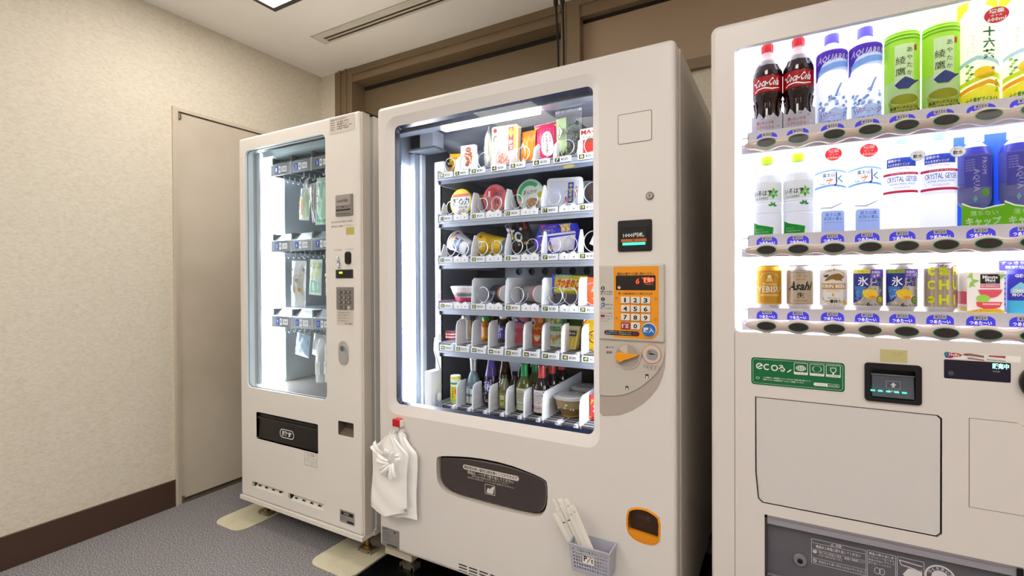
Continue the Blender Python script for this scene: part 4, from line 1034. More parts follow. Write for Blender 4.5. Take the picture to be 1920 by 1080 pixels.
for i, c in enumerate('のんだあとは'):
    a = PI*(.85-.14*i); b.text(c, .303+.0195*math.cos(a)-.003, .303+.0195*math.cos(a)+.003, .492+.0195*math.sin(a)-.003, .492+.0195*math.sin(a)+.003, y, pw, .015)
b.build('flap_lettering', df)
b = MB(); b.lathe([(.0001, 0), (.013, 0), (.0155, .004), (.0155, .008), (.0001, .008)], m('#8b8b93', .35, metal=.3), seg=24); b.lathe([(.0001, -.003), (.006, -.002), (.006, 0)], BLACK, seg=16)
b.v = [(.034+v[0], yf-.008+v[2], .457+v[1]) for v in b.v]; b.build('flap_knob', df, 'round flap pivot')
b = MB(); b.box(-.16, .94, 1.50, 2.1, 0.0, .06, m('#141414', .6)); b.build('plinth', M3)

# ------------------------------------------------------------------ drinks behind the window
YP = 1.505; PS = .979
capred = m('#e0252e', .35); colaM = m('#1c0604', .08, spec=.7); clearP = film('#ffffff', .35, .05)
def product(name, label, cat, x, z, group, y=YP, rot=(0, 0, 0)):
    t = thing(name, label, cat, (x*PS, y, 1.162+(z-1.162)*PS+.0004), group, rot)
    t.scale = (PS, PS, PS)
    return t
def pack(b, name, parent, **k): return b.build(name, parent, **k)
GR1 = 'chilled drinks on the top ledge of the drinks machine'; GR2 = 'water bottles on the middle ledge of the drinks machine'; GR3 = 'cans and cartons on the bottom ledge of the drinks machine'
# bottles and their printed sleeves are thin plastic: the lit panel behind shines through them
_solid = m
def m(col, rough=.45, **kw):
    if kw.get('metal') or kw.get('emit'): return _solid(col, rough, **kw)
    k = ('thin', col, rough)
    if k in _M: return _M[k]
    mt = bpy.data.materials.new('thin_plastic'); mt.use_nodes = True; nt = mt.node_tree; p = nt.nodes['Principled BSDF']; out = nt.nodes['Material Output']
    c = lin(col); p.inputs['Base Color'].default_value = c; p.inputs['Roughness'].default_value = rough
    tl = nt.nodes.new('ShaderNodeBsdfTranslucent'); tl.inputs[0].default_value = c
    mix = nt.nodes.new('ShaderNodeMixShader'); mix.inputs[0].default_value = .55
    nt.links.new(p.outputs[0], mix.inputs[1]); nt.links.new(tl.outputs[0], mix.inputs[2]); nt.links.new(mix.outputs[0], out.inputs[0])
    _M[k] = mt; return mt
# cola
def cola(x, lab):
    t = product('soda_bottle', lab, 'bottle', x, 1.552, 'cola bottles on the top ledge')
    b = MB(); pr = [(.0001, 0), (.030, 0), (.034, .006), (.0345, .02), (.033, .05), (.0305, .075), (.0315, .090), (.0375, .112), (.0375, .117)]
    b.lathe(pr+[(.036, .118), (.036, .164), (.0375, .166), (.0365, .178), (.031, .195), (.022, .210)], colaM, seg=32)
    b.lathe([(.022, .210), (.015, .222), (.013, .232), (.013, .238)], m('#e8d9d8', .15, spec=.6), seg=24)
    for k in range(10):
        a = 2*PI*k/10; b.tube([(.0335*math.cos(a), .0335*math.sin(a), .045), (.031*math.cos(a), .031*math.sin(a), .075), (.035*math.cos(a), .035*math.sin(a), .100)], .0018, m('#3a100a', .1), 5)
    b.build('bottle_body', t)
    b = MB(); b.lathe([(.0001, .262), (.0135, .261), (.0148, .256), (.0152, .236), (.0001, .236)], capred, seg=20)
    for k in range(20):
        a = 2*PI*k/20; b.box(.0150*math.cos(a)-.0006, .0150*math.cos(a)+.0006, .0150*math.sin(a)-.0006, .0150*math.sin(a)+.0006, .238, .256, m('#b81a22', .4))
    b.build('bottle_cap', t)
    b = MB(); b.lathe([(.0367, .119), (.0367, .163)], m('#e5121e', .35), seg=36)
    b.text('Coca-Cola', -.0315, .0315, .134, .156, 0, INKW, .02, .28, r=.0367)
    b.wrap([(-.033, .121), (-.026, .127), (-.008, .1285), (.012, .124), (.032, .1275), (.032, .1295), (.012, .1275), (-.006, .132), (-.024, .1305), (-.034, .1255)], .0367, INKW)
    b.wrap(ell(-.0345, .147, .0025, n=8), .0367, INKW)
    b.build('printed_label', t)
    # card of ice in front of the bottle
    b = MB(); top = [(.038-.0058*i, .052+.006*math.sin(i*2.1)+.004*math.cos(i*5)) for i in range(14)]
    b.prism([(-.038, 0), (.038, 0)]+top, -.041, -.039, m('#dfe0ea', .3)); 
    b.text('渇いたノドを', -.026, .016, .028, .037, -.0416, m('#c8283a', .5), .012); b.text('リフレッシュ', -.026, .016, .016, .025, -.0416, m('#c8283a', .5), .012)
    for k in range(16):
        xx, zz = random.uniform(-.034, .034), random.uniform(.004, .05)
        if abs(zz-.026) > .013 or xx > .02: b.poly(smooth_loop([(xx, zz), (xx+.006, zz+.001), (xx+.004, zz+.006), (xx-.001, zz+.004)], 1), -.0414, m('#b9bccd' if k % 2 else '#f4f5fb', .3))
    b.build('ice_card', t)
cola(-.040, 'cola bottle with red cap and label, first on the top ledge by the window edge')
cola(.034, 'cola bottle with red cap and label, second along the top ledge, beside the sports drink')
lav = m('#8f86d8', .4); purp = m('#6a3fc0', .4); sky = m('#9cc4ea', .4); pale = m('#f4f6fd', .35); icy = m('#b9cdea', .3)
def sport(x, lab):
    t = product('sports_drink_bottle', lab, 'bottle', x, 1.552, 'sports drink bottles on the top ledge')
    r = .0355
    b = MB(); b.lathe([(.0001, 0), (.032, 0), (r, .006), (r, .195), (.034, .204), (.027, .216), (.016, .222), (.013, .225), (.013, .228)], pale, seg=32); b.build('bottle_body', t)
    b = MB(); b.lathe([(.0001, .250), (.0165, .249), (.0172, .245), (.0175, .225), (.0001, .225)], lav, seg=20); b.build('bottle_cap', t)
    b = MB()
    b.wband(-.05, .05, .145, .196, r, m('#c9d8f2', .4))
    b.wrap([(-.05, .142), (-.03, .157), (.0, .165), (.035, .168), (.05, .166), (.05, .156), (.035, .154), (.0, .149), (-.03, .138), (-.05, .128)], r, sky, .0005)
    b.wrap([(-.05, .196), (-.05, .126), (-.040, .128), (-.034, .150), (-.022, .166), (-.01, .172), (.02, .174), (.045, .170), (.05, .160), (.05, .196), (.02, .199), (-.02, .199)], r, purp, .0006)
    b.text('AQUARIUS', -.036, .044, .166, .187, 0, m('#ffffff', .4, emit=.0), .03, .2, r=r, eps=.0012)
    b.wrap(rr(.034, .041, .142, .154, .002), r, INKW, .0009)
    for k in range(26):
        a = random.uniform(-.036, .036); z = .045+random.uniform(0, .035)-abs(a)*.3
        b.wrap(smooth_loop([(a, z), (a+.008, z+.003), (a+.005, z+.010), (a-.003, z+.006)], 1), r, m(['#a8c4e8', '#dfeaf8', '#86a6d6'][k % 3], .35), .0005)
    b.wrap([(-.036, 0), (.036, 0), (.036, .052), (.02, .044), (.004, .050), (-.012, .040), (-.036, .050)], r, icy, .0004)
    b.wrap([(.004, .078), (.010, .096), (.018, .112), (.021, .110), (.014, .094), (.009, .077)], r, m('#7f9cd4', .35), .0006)
    b.text('Wチャージ', -.031, .036, .021, .040, 0, m('#5a34c4', .5), .05, .15, r=r, eps=.0007); b.text('Wチャージ', -.031, .036, .021, .040, 0, INKW, .0, .15, r=r, eps=.0010)
    b.text('水分補給×エネルギー', -.033, .034, .008, .017, 0, m('#4a34b4', .5), .03, .1, r=r, eps=.0008)
    b.build('printed_label', t)
sport(.110, 'purple-capped sports drink bottle next to the cola, third on the top ledge')
sport(.182, 'purple-capped sports drink bottle next to the green tea, fourth on the top ledge')
tg = m('#b6de52', .4)
def tea(x, lab):
    t = product('green_tea_bottle', lab, 'bottle', x, 1.552, 'green tea bottles on the top ledge')
    w = .0345
    b = MB(); r = .0355
    b.lathe([(.0001, 0), (.032, 0), (r, .005), (r, .195), (.033, .212), (.026, .226), (.015, .236), (.0125, .24), (.0125, .246)], m('#e3f0c8', .3), seg=32, sy=.9); b.build('bottle_body', t)
    b = MB(); b.lathe([(.0001, .268), (.0145, .267), (.0155, .262), (.0158, .244), (.0001, .244)], m('#fafbf6', .4), seg=20); b.build('bottle_cap', t)
    b = MB(); b.wband(-.05, .05, .005, .205, r, tg); b.wrap([(-.045, .012), (.045, .012), (.045, .10), (.02, .085), (-.01, .095), (-.045, .088)], r, m('#e4f2cc', .4), .0005)
    for z in (.205, .197, .189): b.wband(-.05, .05, z, z+.004, r, m('#8dc526', .4), .0006)
    b.wrap([(-.019, .075), (.017, .075), (.019, .178), (-.019, .178)], r, m('#ffffff', .4), .0012)
    b.text('綾鷹', -.017, .002, .098, .152, 0, INKB, .0, vert=True, r=r, eps=.0017); b.text('あやたか', .004, .015, .098, .172, 0, INKB, .0, vert=True, r=r, eps=.0017); b.wrap(rr(.0195, .026, .160, .174, .001), r, m('#d8485a', .5), .0013)
    b.wrap([(-.019, .081), (-.011, .070), (.007, .068), (.017, .078), (.029, .086), (.031, .090), (.021, .087), (.011, .093), (.001, .098), (-.007, .092)], r, m('#4a55a8', .45), .0019)
    b.wrap(ell(0, .046, .033, .016, 20), r, m('#e9f0ea', .4), .0014); b.wrap(ell(0, .044, .029, .012, 20), r, m('#b9ba28', .4), .0018)
    b.wrap([(-.033, .044), (-.028, .012), (-.014, .0), (.014, 0), (.028, .012), (.033, .044), (.02, .032), (-.02, .032)], r, m('#c9cc50', .4), .0016)
    b.text('急須でいれたような', -.028, .028, .020, .028, 0, m('#3a3a20', .5), .015, r=r, eps=.0022); b.text('にごりの旨み', -.020, .022, .010, .018, 0, m('#3a3a20', .5), .015, r=r, eps=.0022)
    b.wrap([(.022, 0), (.036, 0), (.040, .02), (.03, .022)], r, m('#2a2a20', .5), .0008); b.wrap([(-.040, 0), (-.026, 0), (-.034, .012), (-.042, .014)], r, m('#2a2a20', .5), .0008)
    b.build('printed_label', t)
tea(.256, 'light green tea bottle with white name panel, beside the sports drink')
tea(.330, 'light green tea bottle with white name panel, beside the yellow blended tea')
def blend(x, lab, badge):
    t = product('blended_tea_bottle', lab, 'bottle', x, 1.552, 'blended tea bottles on the top ledge')
    b = MB(); r = .036
    b.lathe([(.0001, 0), (.032, 0), (r, .005), (r, .20), (.033, .218), (.025, .235), (.015, .243), (.0125, .247), (.0125, .255)], m('#fafae6', .35), seg=32, sy=.85); b.build('bottle_body', t)
    b = MB(); b.lathe([(.0001, .270), (.0145, .269), (.0155, .266), (.0155, .252), (.0001, .252)], m('#f8f4d8', .4), seg=20); b.build('bottle_cap', t)
    b = MB()
    b.prism([(-.036, .205), (-.036, .258), (-.014, .264), (-.018, .235)], .005, .007, m('#f2e93a', .4)); b.prism([(.036, .205), (.036, .258), (.014, .264), (.018, .235)], .005, .007, m('#f2e93a', .4)); b.build('backing_card', t)
    b = MB()
    b.wrap([(-.045, 0), (.045, 0), (.045, .035), (.02, .046), (0, .050), (-.02, .040), (-.045, .034)], r, m('#e8e03a', .4)); b.wrap([(-.045, .034), (-.02, .042), (.01, .052), (.045, .042), (.045, .052), (.01, .062), (-.02, .052), (-.045, .044)], r, m('#e6a41e', .4), .0006)
    b.wrap([(-.045, .05), (-.01, .060), (.015, .068), (.045, .060), (.045, .075), (.01, .078), (-.025, .066), (-.045, .062)], r, m('#c9dc36', .4), .0005)
    b.wrap([(-.045, .098), (-.01, .110), (.02, .100), (.045, .088), (.045, .096), (.02, .110), (-.01, .120), (-.045, .108)], r, m('#a9cdee', .4), .0005)
    b.wrap(ell(.003, .078, .019, .014, 20), r, m('#f0c81a', .35), .0012); b.wrap(ell(.018, .086, .004, .004, 8), r, m('#8a7412', .4), .0015)
    for k in range(7): b.wrap(ell(-.027+.004*(k % 3), .068+.006*k*.9, .004, .003, 8), r, m(['#6ab43a', '#a8cc3a', '#2f8a4a'][k % 3], .4), .0009)
    for k in range(5): b.wrap(ell(.026+.003*(k % 2), .035+.006*k, .004, .003, 8), r, m('#9ccc4a', .4), .0011)
    b.text('十六茶', -.004, .024, .106, .182, 0, _solid('#0b6a44', .5), .035, vert=True, r=r, eps=.0022); b.text('カフェイン', -.020, -.014, .125, .170, 0, m('#c84a5a', .5), 0, vert=True, r=r, eps=.001); b.text('ゼロ', -.028, -.022, .112, .14, 0, m('#5a9ad8', .5), 0, vert=True, r=r, eps=.001)
    b.text('十六素材でイキイキ', -.030, .030, .010, .024, 0, m('#1a8a7a', .5), .02, r=r, eps=.001)
    b.build('printed_label', t)
    if badge:
        b = MB(); b.prism(ell(.021, .202, .021, .018, 28), -.041, -.040, _solid('#e02038', .4)); b.text('増量', .008, .034, .206, .216, -.0414, INKW, .03); b.text('ボトル', .011, .031, .199, .204, -.0414, INKW, .02); b.text('600ml', .005, .037, .188, .197, -.0414, INKW, .03); b.build('size_badge', t, 'red oval badge')
blend(.398, 'tall yellow and white blended tea bottle with a whole red badge, on the top ledge', True)
blend(.472, 'yellow and white blended tea bottle cut by the picture edge, last on the top ledge', False)

# row 2: waters
def water(x, lab):
    t = product('water_bottle', lab, 'bottle', x, 1.2745, 'leaf-print water bottles on the middle ledge')
    b = MB(); r = .036
    b.lathe([(.0001, 0), (.032, 0), (r, .006), (r, .06), (r-.0015, .063), (r, .066), (r, .09), (r-.0015, .093), (r, .096), (r, .150), (.034, .168), (.024, .188), (.014, .197), (.0125, .20), (.0125, .205)], film('#d9dfea', .8, .08), seg=32); b.build('bottle_body', t)
    b = MB(); b.lathe([(.0001, .226), (.0135, .225), (.0148, .221), (.015, .203), (.0001, .203)], m('#c6e63a', .4), seg=20); b.build('bottle_cap', t)
    b = MB(); lg = m('#8fd84a', .4)
    b.wband(-.05, .05, .10, .148, r, m('#f8faf8', .35))
    for k in range(6):
        a = k*PI/3+.5; c, s_ = math.cos(a), math.sin(a); q = lambda u, v: (.016+u*c-v*s_, .118+u*s_+v*c)
        b.wrap([q(.001, 0), q(.008, .004), (q(.016, 0)), q(.008, -.004)], r, lg if k % 2 else m('#3fb84a', .4), .0006)
        if k < 4:
            a2 = .2+k*.85; c2, s2 = math.cos(a2), math.sin(a2); q2 = lambda u, v: (.014+u*c2-v*s2, .083+u*s2+v*c2)
            b.wrap([q2(.001, 0), q2(.007, .003), q2(.013, 0), q2(.007, -.003)], r, m('#2f9c3c', .4), .0007)
    b.text('いろはす', -.034, .012, .112, .127, 0, INKB, .015, r=r, eps=.0012); b.text('I LOHAS', -.030, .003, .102, .109, 0, INKB, 0, r=r, eps=.0012)
    b.wrap([(-.040, .0), (-.040, .042), (-.022, .034), (.016, .025), (.014, .006), (.004, 0)], r, m('#1faa3c', .4), .0006); 
    for i, s in enumerate(('おいしい', '日本生まれの', '天然水')): b.text(s, -.031, -.010+.014*(i == 1), .018-i*.0075, .0235-i*.0075, 0, m('#c8f0c8', .5), .01, r=r, eps=.001)
    b.build('printed_label', t)
water(-.041, 'leaf-print water bottle with lime cap, first on the middle ledge by the window edge')
water(.033, 'leaf-print water bottle with lime cap, second along the middle ledge')
def fuji(x, lab):
    t = product('water_bottle', lab, 'bottle', x, 1.2745, 'mountain water bottles on the middle ledge')
    b = MB(); r = .036
    b.lathe([(.0001, 0), (.032, 0), (r, .006), (r, .165), (.033, .182), (.024, .197), (.014, .205), (.0125, .208), (.0125, .214)], m('#f3f6fd', .3), seg=32); b.build('bottle_body', t)
    b = MB(); b.lathe([(.0001, .236), (.0135, .235), (.0148, .231), (.015, .212), (.0001, .212)], m('#fbfcff', .4), seg=20); b.build('bottle_cap', t)
    b = MB(); b.wband(-.05, .05, .122, .160, r, m('#ffffff', .4))
    b.wrap([(-.045, .158), (0, .163), (.045, .158), (.045, .162), (0, .167), (-.045, .162)], r, m('#8cc0e4', .4), .0006); b.wrap([(-.045, .118), (0, .124), (.045, .118), (.045, .123), (0, .129), (-.045, .123)], r, m('#8cc0e4', .4), .0006)
    b.text('富士山', -.018, .008, .148, .158, 0, INKB, .01, r=r, eps=.001); b.text('のうまい', -.017, .007, .139, .146, 0, INKG, 0, r=r, eps=.001)
    b.wrap([(.010, .160), (.0125, .160), (.0135, .135), (.012, .126), (.007, .124), (.006, .128), (.0105, .130)], r, m('#5a3a9c', .4), .0011); b.wrap([(-.010, .140), (.004, .142), (-.004, .130), (-.008, .130), (0, .138), (-.010, .137)], r, m('#e89a3a', .4), .0011); b.wrap([(.014, .143), (.024, .152), (.026, .150), (.018, .142), (.028, .136), (.026, .133)], r, m('#2fae9a', .4), .0011)
    b.text('Asahi', -.024, -.013, .129, .133, 0, m('#3a4a9c', .5), .01, r=r, eps=.001)
    b.wrap(rr(-.022, .034, .004, .060, .006), r, m('#aebfe6', .4), .0005); b.text('富士山麓、', -.012, .026, .046, .055, 0, m('#4a64a8', .5), .0, r=r, eps=.001); b.text('天然の恵み。', -.016, .030, .035, .044, 0, m('#2f8ab0', .5), .01, r=r, eps=.001); b.text('Natural mineral water', -.014, .028, .029, .032, 0, m('#4a64a8', .5), .0, r=r, eps=.001)
    b.wrap([(-.024, .068), (0, .066), (.024, .078), (.026, .081), (0, .069), (-.024, .070)], r, m('#8a9aa8', .4), .0008)
    b.build('printed_label', t)
    b = MB(); b.prism(ell(.005, .205, .0185, .0165, 28), -.041, -.040, m('#ee5c68', .4)); b.text('増量', -.007, .017, .209, .218, -.0414, INKW, .03); b.text('ボトル', -.005, .015, .202, .207, -.0414, INKW, .02); b.text('600ml', -.009, .019, .192, .200, -.0414, INKW, .03); b.build('size_badge', t, 'pink oval badge')
fuji(.106, 'clear mountain water bottle with pink badge, third on the middle ledge')
fuji(.180, 'clear mountain water bottle with pink badge, fourth on the middle ledge')
def crystal(x, lab):
    t = product('water_bottle', lab, 'bottle', x, 1.2745, 'red-lined spring water bottles on the middle ledge')
    b = MB(); r = .0355
    b.lathe([(.0001, 0), (.032, 0), (r, .006), (r, .175), (.033, .190), (.024, .204), (.014, .212), (.0125, .215), (.0125, .22)], m('#f6f8fd', .3), seg=32); b.build('bottle_body', t)
    b = MB(); b.lathe([(.0001, .238), (.0135, .237), (.0148, .233), (.015, .218), (.0001, .218)], m('#b8d2f0', .4), seg=20); b.build('bottle_cap', t)
    b = MB(); b.wband(-.045, .045, .085, .172, r, m('#f8fafd', .35)); red = m('#d42a4a', .4)
    b.wband(-.033, .030, .158, .180, r, m('#3a55b8', .4), .0006); b.text('源泉から', -.030, -.004, .170, .177, 0, INKW, .02, r=r, eps=.001); b.text('そのままボトリング', -.030, .014, .160, .167, 0, INKW, .02, r=r, eps=.001)
    b.text('バナジウム 55μg', -.026, .014, .150, .156, 0, m('#b86a8a', .5), 0, r=r, eps=.001)
    b.wband(-.045, .045, .138, .144, r, red, .0006); b.wband(-.045, .045, .094, .100, r, red, .0006); b.text('BOTTLED AT THE SOURCE', -.022, .03, .1395, .1425, 0, INKW, 0, r=r, eps=.001)
    b.text('CRYSTAL GEYSER', -.032, .034, .121, .134, 0, m('#2a4a9c', .5), .008, r=r, eps=.001); b.text('ALPINE SPRING WATER', -.026, .028, .113, .118, 0, m('#6a84b8', .5), 0, r=r, eps=.001); b.text('クリスタルガイザー', -.016, .016, .104, .109, 0, m('#4a4a6a', .5), 0, r=r, eps=.001)
    b.build('printed_label', t)
    b = MB(); b.prism(ell(.028, .180, .0145, .013, 24), -.040, -.039, _solid('#9fc4ec', .4)); b.prism(ell(.028, .180, .0132, .0118, 24), -.0404, -.040, _solid('#ffffff', .4)); b.text('軟水', .019, .037, .173, .183, -.0408, m('#2a3a6a', .5), .015); b.text('飲みやすい', .021, .035, .185, .188, -.0408, m('#5a6a8a', .5), 0); b.build('round_badge', t)
crystal(.2525, 'spring water bottle with two thin red lines, beside the mountain water')
crystal(.3255, 'spring water bottle with two thin red lines, beside the blue-backed water')
def aqua(x, lab):
    t = product('water_bottle', lab, 'bottle', x, 1.2745, 'blue-backed water bottles on the middle ledge')
    b = MB(); b.box(-.0365, .0365, .030, .032, 0, .228, m('#5a86e0', .4)); b.box(.012, .036, .0285, .030, .05, .20, m('#4a9ae8', .4)); b.text('おにくらい天然水', .024, .031, .085, .16, .028, m('#d8ecff', .5), 0, vert=True); b.build('backing_card', t)
    b = MB(); r = .030
    b.lathe([(.0001, .045), (.016, .046), (.027, .058), (r, .07), (r, .10), (r-.0015, .103), (r, .106), (r, .165), (.031, .172), (.024, .190), (.014, .202), (.0135, .206)], [m('#8d8fb8', .15)]*5+[m('#7f88cc', .15)]*3+[m('#5f5fc4', .15)]+[film('#dfe6fa', .6, .08)]*3, seg=32, cx=-.006); b.build('bottle_body', t)
    b = MB(); b.lathe([(.0001, .224), (.0155, .223), (.0168, .218), (.017, .205), (.0001, .205)], m('#f4f6fc', .4), -.006, 0, 22); b.build('bottle_cap', t)
    b = MB(); wl = m('#e4e6fa', .4)
    b.wband(-.025, .03, .095, .17, r, m('#6868c8', .3), .0004)
    b.text('FROM', .006, .015, .125, .163, 0, wl, .0, turn=1, r=r, eps=.001); b.text('AQUA', -.010, .002, .085, .138, 0, wl, 0, turn=1, r=r, eps=.001)
    for i in range(5): b.text('NATURAL MINERAL'[:15-i], -.022, -.006, .158-i*.006, .161-i*.006, 0, wl, 0, r=r, eps=.0008)
    b.wrap(ell(.014, .083, .008, .009, 16), r, m('#7ed03a', .4), .0008); b.wrap([(-.006, .060), (-.009, .068), (-.005, .077), (-.001, .068)], r, m('#8fd0c8', .4), .0008)
    b.v = [(v[0]-.006, v[1], v[2]) for v in b.v]; b.build('printed_label', t)
    b = MB(); top = [(.0365, .050), (.02, .047), (0, .042), (-.02, .047), (-.0365, .056)]; b.prism([(-.0365, 0), (.0365, 0)]+top, -.036, -.034, m('#8ad61e', .4))
    b.prism([(.0365, .050), (.02, .047), (0, .042), (-.02, .047), (-.0365, .056), (-.0365, .060), (-.02, .050), (0, .045), (.02, .050), (.0365, .053)], -.0364, -.035, INKW)
    b.text('落ちない', -.022, .026, .028, .040, -.0368, m('#e0f6c0', .5), .015); b.text('キャップ', -.030, .031, .005, .025, -.0368, m('#f4fbe8', .5), .035); b.build('green_card', t)
aqua(.398, 'whole water bottle on a blue card with a green strip, on the middle ledge')
aqua(.471, 'water bottle on a blue card cut by the picture edge, end of the middle ledge')

# row 3: cans
m = _solid
gold = m('#c9962a', .28, metal=.55); silver = m('#c4c0bc', .25, metal=.75); cw = m('#e6e3de', .3, metal=.25); goldp = m('#a87c2a', .35)
def can(x, name, lab, body, group, h=.118, fn=None, r=.0325, steel=False):
    t = product(name, lab, 'can', x, 1.078, group)
    b = MB(); b.lathe([(.0001, .002), (.022, .002), (.025, 0), (.028, .006), (r, .0125)], silver, seg=32); b.lathe([(r, .0125), (r, h-.014)], body, seg=36); b.lathe([(r, h-.014), (.0275, h-.003), (.028, h-.0015), (.0285, h), (.027, h), (.0265, h-.004), (.0001, h-.004)], body if not steel else silver, seg=32); b.build('can_body', t)
    b = MB(); b.poly(ell(0, 0, .008, .012, 14), 0, silver); b.v = [(v[0], v[2], h-.003) for v in b.v]; b.f = [f[::-1] for f in b.f]; b.build('pull_tab', t)
    b = MB(); fn(b, r); b.build('printed_label', t); return t
def f1(b, r):
    w = m('#f2e3b0', .4)
    b.text('YEBISU', -.029, .031, .044, .061, 0, m('#f6ecd0', .4), .01, r=r, eps=.0009); b.text('YEBISU', -.0285, .0315, .0435, .0605, 0, m('#5a4212', .5), .02, r=r, eps=.0006); b.text('THE PREMIUM BEER', -.022, .026, .034, .039, 0, w, .0, r=r)
    b.wrap(ell(.002, .083, .0115, .0105, 18), r, goldp, .0005); b.wrap(ell(.002, .088, .005, .0045, 12), r, m('#f0dca0', .4), .0009); b.wrap([(-.006, .074), (.010, .074), (.008, .084), (-.004, .084)], r, m('#d8b868', .4), .0008)
    for k in range(11): a = PI*(.1+.8*k/10); b.text('SAPPORO BRE'[k], .002+.0245*math.cos(PI-a)-.0016, .002+.0245*math.cos(PI-a)+.0016, .080+.018*math.sin(a)-.002, .080+.018*math.sin(a)+.002, 0, w, 0, r=r)
    b.text('Premium', -.014, .020, .064, .070, 0, w, 0, .3, r=r)
    for i in range(3): b.wband(-.026, .03, .020+i*.004, .0206+i*.004, r, goldp, .0005)
    b.text('YEBISU BREWERY', -.02, .024, .008, .011, 0, goldp, 0, r=r)
can(-.037, 'beer_can', 'gold beer can, first on the bottom ledge', gold, GR3, fn=f1)
def f2(b, r):
    b.wband(-.040, .045, .014, .100, r, m('#bfb09a', .3, metal=.5), .0003)
    b.wrap(rr(-.029, .029, .015, .098, .006), r, INKB, .0005); b.wrap(rr(-.0285, .0285, .0155, .0975, .0055), r, m('#bfb09a', .3, metal=.5), .0008)
    b.text('Asahi', -.027, .029, .050, .074, 0, INKB, .03, .3, r=r, eps=.0014); b.text('生', -.007, .009, .031, .045, 0, INKB, .03, r=r, eps=.0014); b.text('スーパードライ', -.016, .018, .020, .026, 0, m('#b02a2a', .5), .02, r=r, eps=.0014); b.text('FOR ALL', -.010, .014, .078, .081, 0, m('#b02a2a', .5), .01, r=r, eps=.0014)
    for k in range(9): b.text('ASAHI BEER'[k], -.018+.0045*k-.0014, -.018+.0045*k+.0014, .086-.00002+.0022-abs(k-4)*.0006, .090-abs(k-4)*.0006, 0, INKB, 0, r=r, eps=.0014)
    for i in range(4): b.wband(.010, .027, .044-i*.003, .0443-i*.003, r, INKG, .0012)
can(.037, 'beer_can', 'silver beer can with bold black lettering, second on the bottom ledge', silver, GR3, fn=f2)
def f3(b, r):
    b.wband(-.030, .028, .054, .069, r, m('#b98a3a', .35), .0005); b.text('KIRIN BEER', -.028, .026, .057, .066, 0, INKW, .015, r=r, eps=.001)
    b.text('一番搾り', -.018, .015, .018, .027, 0, INKB, .025, r=r, eps=.001); b.text('麦芽100%生ビール', -.014, .013, .029, .032, 0, INKB, .0, r=r, eps=.001)
    b.wrap([(-.005, .038), (-.0025, .045), (0, .038), (-.0025, .0345)], r, m('#e0a020', .4), .0009)
    b.wrap(smooth_loop([(-.022, .076), (-.014, .086), (-.004, .092), (.010, .095), (.018, .090), (.024, .084), (.016, .080), (.020, .073), (.012, .077), (.004, .076), (-.002, .080), (-.010, .078), (-.018, .074)], 1), r, m('#8a6420', .4), .0007); b.wrap(smooth_loop([(-.026, .086), (-.018, .092), (-.010, .092), (-.016, .084)], 1), r, m('#3a3020', .4), .0009)
    g2 = m('#c09a50', .4)
    for k in range(13): a = PI*(.08+.84*k/12); b.text('S ORIGINAL BR'[k] if 'S ORIGINAL BR'[k] != ' ' else '·', .026*math.cos(PI-a)-.0017, .026*math.cos(PI-a)+.0017, .084+.020*math.sin(a)-.0022, .084+.020*math.sin(a)+.0022, 0, g2, .01, r=r)
    for k in range(13): a = PI*(.08+.84*k/12); b.text('BREWED·FOR·GO'[k], .026*math.cos(PI-a)-.0017, .026*math.cos(PI-a)+.0017, .034-.020*math.sin(a)-.0022, .034-.020*math.sin(a)+.0022, 0, g2, .01, r=r)
    b.wrap(ell(.026, .018, .005, n=12), r, m('#d8a848', .4), .0009)
    for i in range(3): b.wband(-.018, .014, .0475+i*.0022, .0478+i*.0022, r, INKG, .0006)
can(.113, 'beer_can', 'white beer can with a gold banner, third on the bottom ledge', cw, GR3, fn=f3)
